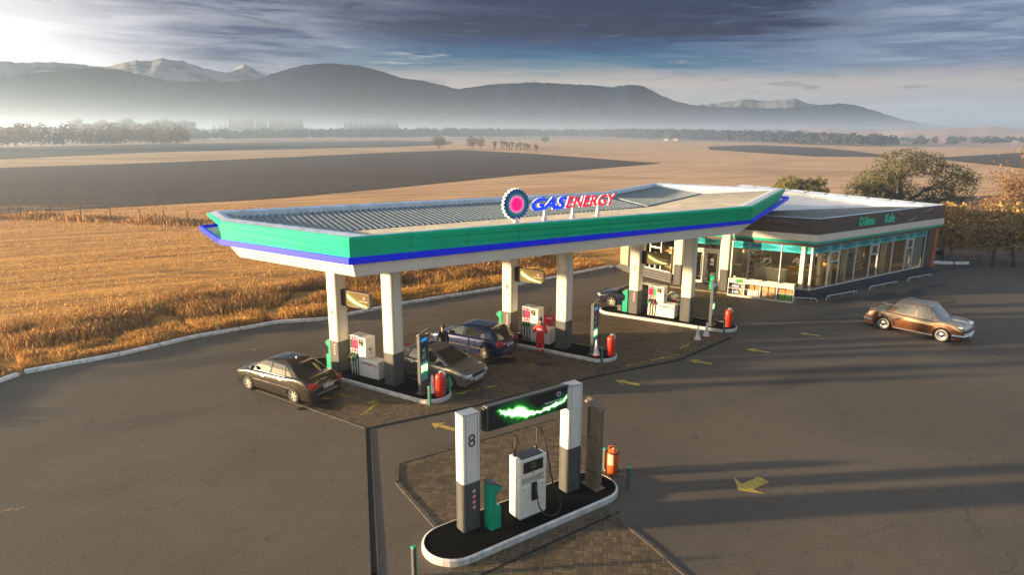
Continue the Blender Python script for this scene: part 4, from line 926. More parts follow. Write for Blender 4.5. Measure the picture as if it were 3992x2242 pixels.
wall(C0+dR*14.0+dN*4, C0+dR*1.0+dN*9.5, .5, 3.35, M_int, .12)
mb_.build('wall', shop)
mb = MB(); p = C0+dR*14.42; mb.box(p.x, p.y, 1.9, .84, .30, 2.8, M_brown, aR); mb.build('end_pier', shop)
mb = MB(); p = C0+dR*14.98; mb.box(p.x, p.y, 1.9, .30, .55, 2.85, M_brick, aR); p = C1+dN*8+dR*.12; mb.box(p.x, p.y, 1.9, .22, 16.4, 2.85, M_brick, aR); mb.build('brick_wall', shop)
roofp = [C0, C1+dR*.25, C2+dR*.25, E2, E0, D0, B0-dE*1.6]
ov = [tuple(p) for p in offp(roofp, .42)]; ov2 = [tuple(p) for p in offp(roofp, .38)]; ov3 = [tuple(p) for p in offp(roofp, .34)]
mb = MB(); mb.prism(ov3, 3.26, 3.44, M_brown); mb.build('soffit_trim', shop)
mb = MB(); mb.prism(ov2, 3.44, 3.60, M_teal); mb.build('teal_trim', shop)
mb = MB(); mb.prism(ov, 3.60, 4.02, M_cream); mb.build('cream_band', shop)
mb = MB(); 
n_ = len(ov3); a_, b_ = ov3, [tuple(p) for p in offp(roofp, .40)]
mb.add([(*p, 4.02) for p in a_]+[(*p, 5.0) for p in b_], [(i, (i+1) % n_, n_+(i+1) % n_, n_+i) for i in range(n_)], M_brown)
# joints and facets of the fascia panels
def onface(i, s_, z_, o_=.004):
    A = Vector(a_[i]).lerp(Vector(b_[i]), (z_-4.02)/.98); B = Vector(a_[(i+1) % n_]).lerp(Vector(b_[(i+1) % n_]), (z_-4.02)/.98); d = (B-A).normalized(); nn = Vector((d.y, -d.x)); p = A+d*s_+nn*o_; return (p.x, p.y, z_)
def joint(i, s0, z0, s1, z1, w=.016):
    q0, q1 = onface(i, s0, z0), onface(i, s1, z1)
    if abs(s1-s0) < abs(z1-z0): mb.poly([onface(i, s0-w, z0), onface(i, s0+w, z0), onface(i, s1+w, z1), onface(i, s1-w, z1)], M_txtb)
    else: mb.poly([onface(i, s0, z0-w), onface(i, s1, z1-w), onface(i, s1, z1+w), onface(i, s0, z0+w)], M_txtb)
LR = (Vector(a_[1])-Vector(a_[0])).length
for s_ in (.45, 2.0, 3.85, 6.6, 10.1, 11.9, 14.0): joint(0, s_, 4.04, s_, 4.98)
joint(0, .5, 4.52, 3.85, 4.50); joint(0, 8.6, 4.55, 15.4, 4.55)
LL = (Vector(a_[0])-Vector(a_[-1])).length
for s_ in (.6, 2.5, 4.6, LL-.45): joint(n_-1, s_, 4.04, s_, 4.98)
joint(n_-1, .2, 4.50, LL-.45, 4.42)
for i, tri in ((n_-1, [(4.65, 4.95), (LL-.5, 4.50), (4.65, 4.50)]), (n_-1, [(2.55, 4.06), (4.55, 4.46), (4.55, 4.06)]), (0, [(8.7, 4.95), (10.0, 4.58), (8.7, 4.58)]), (0, [(12.0, 4.58), (13.9, 4.95), (13.9, 4.58)]), (0, [(10.2, 4.06), (11.8, 4.06), (11.8, 4.5)])):
    c_ = sum((Vector(onface(i, *q, .09)) for q in tri), Vector())/3; qs = [Vector(onface(i, *q)) for q in tri]
    for a in range(3): mb.poly([qs[a], qs[(a+1) % 3], c_], M_brown)
mb.build('dark_fascia', shop)
for tx, s_, sz in (('Dúken', 5.25, .80), ('Kafe', 8.0, .80)):
    mb = MB(); p = Vector(onface(0, s_-.0, 4.50, .03)); T = facing(p, aR-pi/2); mb.text(tx, sz, T, M_txtteal, off=.006, depth=.05, sx=.84); mb.build('lettering', shop)
# valley roof
mb = MB(); c = [Vector(p) for p in b_]; ci = [Vector(p) for p in inset(b_, .28)]
loopv = [(*p, 5.0) for p in c]+[(*p, 5.0) for p in ci]+[(*p, 4.55) for p in inset(b_, .30)]
mb.add(loopv, [(j*n_+i, j*n_+(i+1) % n_, (j+1)*n_+(i+1) % n_, (j+1)*n_+i) for j in range(2) for i in range(n_)], M_cap); mb.build('parapet', shop)
q = [Vector(p) for p in inset(b_, .29)]      # C0 C1 C2 E2 E0 D0 Bx
v0, v1 = q[5].lerp(q[0], .30)+dN*1.6, q[1]+dN*2.2
mb = MB()
def rib2(e0, e1, w0, w1, m, ze=4.86, zv=4.66, pitch=.3):
    L = (e1-e0).length; k = int(L/pitch); vs = []
    for i in range(k):
        for f, h in ((0, 0), (.6, 0), (.7, .045), (.9, .045)):
            t = (i+f)/k; a, b2 = e0.lerp(e1, t), w0.lerp(w1, t); vs += [(a.x, a.y, ze+h), (b2.x, b2.y, zv+h)]
    vs += [P3(e1, ze), P3(w1, zv)]; k = len(vs)//2; mb.add(vs, [(2*i, 2*i+2, 2*i+3, 2*i+1) for i in range(k-1)], m)
rib2(q[0], q[1], v0, v1, M_rooffr); rib2(q[6], q[0], v0-dR*2, v0, M_rooffr); mb.build('front_roof_slope', shop)
mb = MB(); far0, far1 = q[4], q[2]
mb.add([P3(v0-dR*2, 4.66), P3(v1, 4.66), (q[2].x, q[2].y, 5.2), (q[3].x, q[3].y, 4.9), (q[4].x, q[4].y, 4.3), (q[5].x, q[5].y, 4.4)], [(0, 1, 2, 3, 4, 5)], M_shiny); mb.build('bright_roof_sheet', shop)  # the sheet's white stands in for the glare off this roof
mb = MB(); a2, b2 = q[2], q[1]     # grey inner parapet along the far right edge
A, B = Vector(P3(q[1], 4.9)), Vector(P3(q[2], 5.2))
for k in range(10):
    p, r_ = A.lerp(B, k/10+.005), A.lerp(B, (k+1)/10-.005); o_ = Vector((*(-dR*.9), 0)); mb.poly([p+Vector((0, 0, .12)), r_+Vector((0, 0, .12)), r_+o_+Vector((0, 0, -.03)), p+o_+Vector((0, 0, -.03))], M_cap)
mb.build('parapet_panel', shop)
# glazing
M_band = None
def dia(name, base, dk):
    return (mat(name, base, .3, coat=.3), mat(name+'_diamond', dk, .3, coat=.3))
Mb1, Mb2 = dia('turquoise_film', (.05, .50, .54), (.015, .23, .29))
def bay(a, b_, zb=.50, zt=3.26, band=True, blind=False):
    """one glazed bay between two mullions: glass, patterned band, frame"""
    d = (b_-a); L = d.length; d = d/L; ang = atan2(d.y, d.x); c_ = (a+b_)/2; nn = Vector((d.y, -d.x))
    w = thing('window', None, None); del_ = w; w.parent = shop
    mb = MB(); mb.poly([P3(a+d*.03, zb+.05), P3(b_-d*.03, zb+.05), P3(b_-d*.03, zt-.03), P3(a+d*.03, zt-.03)], M_glass); mb.build('pane', w)
    mb = MB(); mb.box(c_.x, c_.y, zb+.03, L, .09, .06, M_frame, ang); mb.box(c_.x, c_.y, zt-.015, L, .09, .05, M_frame, ang)
    for q_ in (a,): mb.box(q_.x, q_.y, (zb+zt)/2, .055, .10, zt-zb-.0, M_frame, ang)
    mb.build('frame', w)
    if band:
        z0, z1 = 2.78, zt-.04; o_ = nn*.012; mb = MB()
        mb.poly([P3(a+d*.03+o_, z0), P3(b_-d*.03+o_, z0), P3(b_-d*.03+o_, z1), P3(a+d*.03+o_, z1)], Mb1)
        zc = (z0+z1)/2; o_ = nn*.016; mb.poly([P3(a+d*.08+o_, zc), P3(c_+o_, z0+.03), P3(b_-d*.08+o_, zc), P3(c_+o_, z1-.03)], Mb2); mb.build('patterned_band', w)
    if blind:
        mb = MB(); mb.poly([P3(a+d*.1-nn*.15, .6), P3(b_-d*.05-nn*.15, .6), P3(b_-d*.05-nn*.15, 3.2), P3(a+d*.1-nn*.15, 3.2)], M_bl); mb.build('blind', w)
    return w
ts = [0, 1.82, 2.94, 4.83, 6.62, 7.59, 9.42, 11.27, 12.2, 13.98]
wr = [bay(C0+dR*a, C0+dR*b_, blind=(i in (7, 8)) or i == 6 and False) for i, (a, b_) in enumerate(zip(ts, ts[1:]))]
for i in (1, 4, 7):               # opening lights
    a, b_ = C0+dR*ts[i], C0+dR*ts[i+1]; d = dR; nn = Vector((d.y, -d.x)); mb = MB(); L = (b_-a).length; c_ = (a+b_)/2+nn*.02
    for zz in (2.72, 2.12): mb.box(c_.x, c_.y, zz, L-.06, .08, .07, M_frame, aR)
    for q_ in (a+d*.09, b_-d*.09): q2 = q_+nn*.02; mb.box(q2.x, q2.y, 2.42, .07, .08, .60, M_frame, aR)
    mb.build('opening_light', wr[i])
mb = MB(); p = C0+dR*13.98; mb.box(p.x, p.y, 1.88, .07, .1, 2.76, M_frame, aR); mb.build('mullion', shop)
tl = [0, 1.79, 3.73, 5.3]
for a, b_ in zip(tl, tl[1:]): bay(C0-dE*b_, C0-dE*a)
mb = MB(); mb.box(C0.x, C0.y, 1.88, .11, .11, 2.78, M_cream, aR); mb.build('corner_post', shop)
# entrance doors and transom
dA, dB = Vector((13.75, 43.42)), Vector((12.05, 44.45)); dd = (dB-dA).normalized(); ad = atan2(dd.y, dd.x)
mb = MB(); nn = Vector((-dd.y, dd.x)); 
for q_ in (dA, dA+dd*.98, dB): mb.box(q_.x, q_.y, 1.25, .08, .09, 2.26, M_frame, ad)
c_ = (dA+dB)/2; mb.box(c_.x, c_.y, 2.36, (dB-dA).length, .09, .08, M_frame, ad); mb.box(c_.x, c_.y, .15, (dB-dA).length, .09, .06, M_frame, ad); mb.build('door_frame', shop)
for a, b_ in ((dA, dA+dd*.98), (dA+dd*.98, dB)):
    dr_ = MB(); c_ = (a+b_)/2; L = (b_-a).length
    for q_ in (a+dd*.10, b_-dd*.10): dr_.box(q_.x, q_.y, 1.24, .08, .06, 2.08, M_frame, ad)
    for zz in (.24, 2.24): dr_.box(c_.x, c_.y, zz, L-.2, .06, .09, M_frame, ad)
    dro = dr_.build('door', shop); mb = MB(); mb.poly([P3(a+dd*.14, .28), P3(b_-dd*.14, .28), P3(b_-dd*.14, 2.2), P3(a+dd*.14, 2.2)], M_glass); mb.build('pane', dro)
    h_ = a+dd*.80 if a == dA else a+dd*.18; mb = MB(); mb.tube([P3(h_, .45), P3(h_+Vector((-.04, -.06)), .5), P3(h_+Vector((-.04, -.06)), 2.0), P3(h_, 2.05)], .014, M_frame, 6); mb.build('handle', dro)
    if a == dA:
        mb = MB(); p = (a+b_)/2-dd*.05; nn_ = Vector((-.5, -.85)).normalized()*.02; mb.box(p.x+nn_.x, p.y+nn_.y, 1.72, .22, .006, .22, M_txtw, ad); mb.box(p.x+nn_.x, p.y+nn_.y, 1.46, .20, .006, .14, M_txtw, ad); mb.build('notice', dro)
bay(dB+Vector((-.0, .0)), dA, 2.42, 3.26)
mb_ = MB(); wall(Vector((12.0, 44.5)), Vector((11.1, 44.95)), .12, 3.3, M_cream, .12); wall(Vector((13.8, 43.4)), B0+Vector((.1, .1)), .12, 3.3, M_cream, .12); mb_.build('porch_wall', shop)
# kiosk side windows left of the entrance
dD = (E0-D0).normalized(); LD = (E0-D0).length; aD = atan2(dD.y, dD.x)
for a, b_ in ((.15, 1.05), (1.05, 2.1), (2.1, 2.6)):
    w = bay(D0+dD*b_, D0+dD*a, .55, 3.26, band=False)
    if b_ == 2.1:
        mb = MB(); c_ = D0+dD*1.57; mb.box(c_.x, c_.y, 2.15, .98, .12, .09, M_txtw, aD); mb.box(c_.x, c_.y, 1.2, .06, .12, 1.2, M_txtw, aD); mb.build('transom', w)
mb_ = MB(); M_kw = mat('kiosk_wall_beige', (.26, .22, .16), .7); wall(D0+dD*2.6, D0+dD*3.3, .4, 3.3, M_kw, .2); wall(D0+dD*4.2, E0, .4, 3.3, M_kw, .25); wall(D0+dD*3.2, D0+dD*4.3, .4, 3.3, M_black, .1); mb_.build('kiosk_wall', shop)
for t, p in (('a', C0-dE*.35+dN*.15), ('b', C0-dE*4.55+dN*.3), ('c', C0+dR*1.55+dN*.4), ('d', C0+dR*2.6+dN*.35), ('e', C0+dR*4.3+dN*.4), ('f', C0+dR*9.1+dN*.4)):
    mb = MB(); mb.box(p.x, p.y, 1.9, .26, .26, 2.8, mat('interior_pillar', (.55, .50, .36), .6), aR); mb.build('interior_pillar', shop)
mb = MB(); p = C0+dR*15.2; mb.cyl((p.x, p.y, 3.25), (p.x+.25, p.y-.15, 3.2), .05, .05, M_txtw, 8); mb.build('camera_unit', shop)
mb = MB(); mb.lathe([(0, -.12), (.09, -.08), (.11, 0), (0, 0)], M_black, 10, (12.6, 43.6, 3.42)); mb.build('dome_camera', shop)

# inside the shop
GC = [mat('goods_%s' % n_, c_, .5) for n_, c_ in (('red', (.34, .04, .02)), ('amber', (.48, .24, .04)), ('gold', (.55, .33, .08)), ('orange', (.45, .15, .03)), ('green', (.06, .25, .05)), ('blue', (.03, .08, .32)), ('pale', (.5, .5, .46)), ('brown', (.22, .10, .04)), ('dark', (.05, .04, .04)))]
M_shelf = mat('shelf_cream', (.50, .44, .32), .6)
def shelf(x_, y_, rz, L, label, H=1.5, rows=4, pal=None):
    o = thing('goods_shelf', label, 'shelf', (x_, y_, .50), rz, 'shelves of goods inside the shop'); mb = MB(); mb.bb(-L/2, L/2, -.03, .03, 0, H, M_shelf)
    for s_ in (-1, 1): mb.bb(s_*L/2-.02*(s_+1), s_*L/2+.02*(1-s_), -.3, .3, 0, H, M_shelf)
    for k in range(rows): mb.bb(-L/2, L/2, -.30, .30, .10+k*H/rows-.015, .10+k*H/rows+.015, M_shelf)
    mb.build('rack', o)
    for k in range(rows):
        mb = MB(); z0 = .10+k*H/rows+.016; x = -L/2+.05
        while x < L/2-.08:
            w_ = random.uniform(.05, .12); h = random.uniform(.10, H/rows*.72); g_ = random.choice(pal or GC); cap_ = random.random() < .5
            for _ in range(random.randint(2, 5)):
                if x > L/2-.08: break
                for s_ in (-1, 1):
                    if cap_: mb.prism([(x+w_*.1, s_*.16-.05), (x+w_*.8, s_*.16-.05), (x+w_*.8, s_*.16+.05), (x+w_*.1, s_*.16+.05)], z0, z0+h*.7, g_); mb.bb(x+w_*.3, x+w_*.6, s_*.16-.02, s_*.16+.02, z0+h*.7, z0+h, GC[4])
                    else: mb.bb(x, x+w_*.85, s_*.16-.08, s_*.16+.08, z0, z0+h*random.uniform(.85, 1.), g_)
                x += w_
            x += .02
        mb.build('goods_row', o)
pp = lambda a, b_: C0+dR*a+dN*b_
for i, (a, b_, rz, L, h, lab) in enumerate(((.3, 3.6, aE+R(90), 2.4, 1.3, 'shelf of goods just behind the left shop window'), (-.4, 6.0, aE+R(90), 2.6, 1.5, 'shelf of goods in the middle of the shop'), (2.3, 5.6, aR, 2.4, 1.6, 'tall shelf of goods seen through the corner window'),
        (1.2, 9.2, aR, 4.2, 1.8, 'long shelf of goods at the back of the shop'), (5.4, 8.4, aR, 3.0, 1.8, 'shelf of bottles beyond the yellow bench'), (-1.6, 8.6, aE+R(90), 2.6, 1.6, 'shelf of goods near the till'), (-1.9, 10.9, aR+R(90), 3.0, 1.5, 'shelf of goods behind the kiosk side window'))):
    p = pp(a, b_); shelf(p.x, p.y, rz, L, lab, h, 4 if h < 1.7 else 5)
def simple(name, label, cat, parts, loc, rz=0., group=None, bevel=.0):
    o = thing(name, label, cat, loc, rz, group)
    for pn, fn in parts:
        mb = MB(); fn(mb); mb.build(pn, o, bevel=bevel)
    return o
for a, b_, L, lab in ((.75, 1.2, 2.0, 'long pale counter close behind the left shop window'), (3.6, 1.3, 1.4, 'pale counter with small goods beside the entrance')):
    p = C0-dE*(a+L/2)+dN*b_*.6; simple('low_counter', lab, 'counter', [('body', lambda m_: m_.bb(-L/2, L/2, -.02, .03, .35, 1.02, M_shelf)), ('top', lambda m_: m_.bb(-L/2, L/2, -.02, .45, 1.02, 1.06, M_shelf)), ('leg', lambda m_: m_.bb(-L/2, L/2, .3, .34, 0, 1.02, M_shelf))], P3(p, .5), aE)
def bench(a, b_, lab, L=1.7):
    p = pp(a, b_); simple('cafe_bench', lab, 'bench', [('seat', lambda m_: m_.bb(-L/2, L/2, -.25, .28, 0, .45, M_yellow)), ('backrest', lambda m_: m_.bb(-L/2, L/2, .28, .42, 0, 1.05, M_yellow))], P3(p, .5), aR+R(90), 'yellow upholstered cafe benches', .03)
bench(1.5, 1.5, 'yellow cafe bench at the glass corner of the shop'); bench(3.0, 1.5, 'yellow cafe bench beside the seated customer'); bench(4.6, 1.4, 'yellow cafe bench farther along the cafe window')
def ctable(a, b_, lab):
    p = pp(a, b_); simple('cafe_table', lab, 'table', [('tabletop', lambda m_: m_.bb(-.4, .4, -.6, .6, .72, .76, mat('grey_tabletop', (.30, .31, .28), .3))), ('leg', lambda m_: m_.cyl((0, 0, 0), (0, 0, .72), .04, .04, M_steel, 8))], P3(p, .5), aR, 'grey cafe tables by the window')
ctable(.75, 1.1, 'grey cafe table right behind the corner glass'); ctable(3.75, 1.4, 'grey cafe table the customer in white sits at')
p = pp(6.3, 1.9); simple('service_counter', 'grey blue service counter seen through the middle windows', 'counter', [('front', lambda m_: m_.bb(-1.6, 1.6, -.3, .3, 0, 1.05, mat('counter_front', (.16, .20, .20), .5))), ('top', lambda m_: m_.bb(-1.65, 1.65, -.35, .35, 1.05, 1.1, M_shelf)), ]+[('goods', lambda m_, k=k: m_.bb(-1.5+k*.2, -1.38+k*.2, -.2, .1, 1.1, 1.1+random.uniform(.08, .3), random.choice(GC))) for k in range(15)], P3(p, .5), aR)
p = pp(8.7, 1.7); simple('brochure_stand', 'stand with slanted trays behind the cafe windows', 'stand', [('tray', lambda m_, k=k: m_.box(0, 0, .25+k*.25, .5, .3, .03, M_shelf, .0)) for k in range(5)]+[ ('back', lambda m_: m_.bb(-.25, .25, .15, .18, 0, 1.5, M_shelf))], P3(p, .5), aR)
p = pp(10.3, 2.2); simple('brown_door_panel', 'tall brown panel inside the far cafe windows', 'panel', [('leaf', lambda m_: m_.bb(-.35, .35, -.03, .03, 0, 2.5, mat('brown_wood', (.28, .12, .04), .5)))], P3(p, .5), aR)

M_lampon = mat('lamp_lit', (.8, .75, .6), .5, emit=(1, .80, .50), es=2.2)
for k_, (a, b_) in enumerate(((.6, 2.4), (2.6, 3.4), (.8, 5.6), (5.2, 3.0), (8.2, 3.0), (11.2, 3.0), (3.6, 7.0))):
    p = pp(a, b_); simple('ceiling_lamp', 'lit ceiling lamp inside the shop behind the glass', 'ceiling lamp', [('frame', lambda m_: m_.bb(-.62, .62, -.32, .32, .0, .04, M_frame)), ('diffuser', lambda m_: m_.bb(-.58, .58, -.28, .28, -.02, .0, M_lampon))], P3(p, 3.24), aR, 'lit ceiling lamps inside the shop')
# display racks before the window, with their goods
dk_ = Vector((.8535, -.5211)); K0 = Vector((13.6, 40.8))+Vector((.5211, .8535))*.2; akk = atan2(dk_.y, dk_.x)
M_rackw = mat('rack_white', (.60, .55, .48), .5, var=.06, vs=4); M_kraft = mat('kraft_paper', (.42, .24, .11), .8, var=.12, vs=8)
M_bag = mat('white_bag', (.65, .62, .58), .6); M_box = mat('orange_box', (.50, .20, .07), .7, var=.15, vs=10); M_gbox = mat('green_pack', (.14, .36, .06), .5, var=.3, vs=25); M_bottle = mat('blue_bottle', (.01, .03, .22), .2)
def lid_bottle(x_, y_, z_, lab, m=None, cap=None, h=.26):
    o = thing('bottle', lab, 'bottle', (x_, y_, z_), 0, 'bottles standing in the display racks'); mb = MB(); mb.lathe([(0, 0), (.042, 0), (.045, .02), (.045, h*.62), (.018, h*.82), (.018, h*.9)], m or M_bottle, 12); mb.build('body', o)
    mb = MB(); mb.lathe([(.02, h*.88), (.02, h), (0, h)], cap or M_txtw, 10); mb.build('cap', o)
    mb = MB(); mb.lathe([(.0462, h*.18), (.0462, h*.5)], M_txtw if m is None else M_yellow, 12); mb.build('label', o)
RL = ['white display rack with blue bottles nearest the porch column', 'white display rack with bags under two red edged notices', 'white display rack filled with brown paper sacks', 'white display rack at the right end with orange and green packs']
for k in range(4):
    c_ = K0+dk_*(.48+.965*k); o = thing('display_rack', RL[k], 'display rack', P3(c_, 0), akk, 'white outdoor display racks along the shop window')
    mb = MB(); w = .47
    for s_ in (-1, 1): mb.add([(s_*w-.02, -.24, 0), (s_*w+.02, -.24, 0), (s_*w+.02, .24, 0), (s_*w-.02, .24, 0), (s_*w-.02, -.16, 1.12), (s_*w+.02, -.16, 1.12), (s_*w+.02, .24, 1.16), (s_*w-.02, .24, 1.16)], [(3, 2, 1, 0), (4, 5, 6, 7), (0, 1, 5, 4), (1, 2, 6, 5), (2, 3, 7, 6), (3, 0, 4, 7)], M_rackw)
    mb.bb(-w, w, .20, .24, .05, 1.12, M_rackw); mb.bb(-w, w, -.235, -.20, 0, .13, M_rackw); mb.bb(-w, w, -.235, .24, .10, .13, M_rackw)
    mb.build('frame', o)
    mb = MB(); mb.bb(-w, w, -.20, -.17, .86, 1.15, M_rackw); hp = mb.build('header', o)
    if k != 2: mb = MB(); mb.bb(-w, w, -.19, .22, .50, .525, M_rackw); mb.build('shelf', o)
    W2 = lambda x_, y_: (c_+dk_*x_+Vector((.5211, .8535))*y_)
    if k == 0:
        mb = MB(); mb.bb(-.40, -.03, -.206, -.201, .89, 1.12, mat('pale_poster', (.60, .42, .38), .6, var=.3, vs=14)); mb.bb(-.33, -.07, -.209, -.205, .93, 1.08, M_txtw); mb.build('poster', hp); mb = MB(); mb.bb(-.01, .40, -.206, -.201, .89, 1.12, mat('green_poster', (.05, .26, .06), .6, var=.3, vs=14)); mb.build('poster', hp)
        xs = [-.32, -.22, -.12, -.02, .10, .34]; [lid_bottle(*W2(x_, .0), .526, 'blue bottle on the upper shelf of the rack by the porch column') for x_ in xs]
        [lid_bottle(*W2(x_, y_), .131, 'blue bottle on the lower shelf of the rack by the porch column', h=.3) for x_, y_ in ((-.38, 0), (-.28, .05), (-.19, -.02), (-.08, .04), (.02, 0), (.12, .03))]
        lid_bottle(*W2(.33, -.02), .131, 'pale yellow spray bottle on the lower shelf beside the blue ones', mat('spray_yellow', (.50, .42, .20), .4), M_yellow, .32)
    if k == 1:
        for x0 in (-.22, .10):
            mb = MB(); mb.bb(x0-.01, x0+.29, -.206, -.201, .89, 1.13, M_txtred); mb.bb(x0+.01, x0+.27, -.209, -.205, .91, 1.11, M_txtw)
            for r_ in range(4): mb.bb(x0+.05, x0+.23, -.211, -.208, .94+r_*.04, .948+r_*.04, M_txtred)
            mb.build('poster', hp)
        lid_bottle(*W2(-.32, 0), .526, 'small green bottle alone on the upper shelf of the second rack', mat('green_bottle', (.03, .16, .04), .3), M_bottle, .24)
    def sack(x_, y_, z_, w_, h, d_, m, lab, cat='bag', name='bag'):
        p = W2(x_, y_); o2 = thing(name, lab, cat, P3(p, z_), akk+random.uniform(-.06, .06), 'packs and bags on the display racks'); mb = MB()
        mb.prism([(-w_/2, -d_/2), (w_/2, -d_/2), (w_/2, d_/2), (-w_/2, d_/2)], 0, h*.85, m); q_ = [(-w_*.45, -d_*.3), (w_*.45, -d_*.3), (w_*.45, d_*.3), (-w_*.45, d_*.3)]
        mb.prism([(-w_/2, -d_/2), (w_/2, -d_/2), (w_/2, d_/2), (-w_/2, d_/2)], h*.85, h, m, None, q_); mb.build('body', o2, bevel=.015)
        if m is not M_box: mb = MB(); mb.box(0, -d_/2-.003, h*.5, w_*.5, .004, h*.12, {M_gbox: M_pgreen, M_bag: M_txtb}.get(m, M_shelf)); mb.build('label', o2)
    if k == 1:
        for x_ in (-.02, .29): sack(x_, 0, .526, .25, .28, .2, M_box, 'orange brown pack on the upper shelf of the second rack', 'pack', 'pack')
        for x_ in (-.10, .22): sack(x_, 0, .131, .29, .33, .2, M_bag, 'white bag on the lower shelf of the second rack')
    if k == 2:
        for x_, z_, lab in ((-.2, .131, 'brown paper sack, lower left in the third rack'), (.2, .131, 'brown paper sack, lower right in the third rack'), (-.2, .48, 'brown paper sack, upper left in the third rack'), (.2, .48, 'brown paper sack, upper right in the third rack')): sack(x_, 0, z_, .36, .345, .28, M_kraft, lab)
    if k == 3:
        for x_, s_ in ((-.19, 'left'), (.21, 'right')):
            sack(x_, 0, .526, .36, .24, .24, M_box, 'orange box on the upper shelf of the last rack, %s one' % s_, 'box', 'box')
            sack(x_, 0, .131, .33, .175, .24, M_gbox, 'green pack at the bottom of the last rack, lower %s' % s_, 'pack', 'pack'); sack(x_, 0, .308, .33, .175, .24, M_gbox, 'green pack resting on another in the last rack, upper %s' % s_, 'pack', 'pack')
# ------------------------------------------------------------------ cars
def lin(pts, x_):
    if x_ <= pts[0][0]: return pts[0][1]
    for (a, b_), (c_, d) in zip(pts, pts[1:]):
        if x_ <= c_:
            t = (x_-a)/(c_-a); return b_+(d-b_)*t
    return pts[-1][1]
def sm(pts, x_, h=.10): return (lin(pts, x_-h)+2*lin(pts, x_)+lin(pts, x_+h))/4
M_tyre = mat('tyre', (.012, .012, .012), .85); M_alloy = mat('alloy_rim', (.50, .48, .44), .3, metal=.6); M_hub = mat('polished_hubcap', (.7, .68, .64), .15, metal=1.)
M_lampc = mat('headlamp_glass', (.45, .47, .50), .08, metal=.3, coat=1.); M_lampr = mat('tail_lamp_red', (.42, .008, .01), .15, coat=.8); M_lampo = mat('indicator_orange', (.6, .16, .02), .2)
M_plate = mat('number_plate', (.60, .62, .66), .5); M_dplast = mat('dark_trim', (.02, .02, .021), .45)
def wheel(root, x_, y_, r, style, side):
    mb = MB(); w = .10
    mb.lathe([(r*.62, -w), (r*.92, -w), (r, -w*.7), (r, w*.7), (r*.92, w), (r*.62, w)], M_tyre, 28, (x_, y_, r), 'y'); t = mb.build('wheel', root)
    mb = MB(); o_ = side*w*.75; c_ = (x_, y_, r)
    if style == 'dish':
        mb.lathe([(0, side*.10), (r*.12, side*.098), (r*.30, side*.085), (r*.44, side*.06), (r*.50, side*.088), (r*.62, side*.08)], M_hub, 24, c_, 'y'); 
        mb.build('hubcap', t); mb = MB(); mb.lathe([(r*.655, side*(w+.003)), (r*.77, side*(w+.006))], mat('white_wall_rubber', (.34, .32, .29), .7), 28, c_, 'y'); mb.build('white_wall', t)
    else:
        mb.lathe([(0, side*.035), (r*.62, side*.035)], M_black, 20, c_, 'y', False); mb.lathe([(r*.55, o_), (r*.66, side*(w+.002))], M_alloy, 24, c_, 'y')
        n_ = {'five': 5, 'seven': 7, 'multi': 11}[style]; ww = {'five': .26, 'seven': .20, 'multi': .09}[style]*r
        for k in range(n_):
            a = 2*pi*k/n_+.3; u_ = (cos(a), sin(a)); p_ = (-sin(a), cos(a)); vs = []
            for rr, hw in ((.08*r, ww*.55), (.58*r, ww*.5)):
                for s_ in (-1, 1): vs += [(x_+u_[0]*rr+p_[0]*hw*s_, y_+o_+side*.012, r+u_[1]*rr+p_[1]*hw*s_)]
            vs2 = [(v[0], v[1]-side*.04, v[2]) for v in vs]; mb.add(vs+vs2, [(0, 1, 3, 2), (0, 4, 5, 1), (2, 3, 7, 6), (0, 2, 6, 4), (1, 5, 7, 3)], M_alloy)
        mb.lathe([(0, side*(w*.95)), (r*.14, side*w*.9), (r*.16, side*w*.6)], M_alloy, 12, c_, 'y'); mb.build('rim', t)
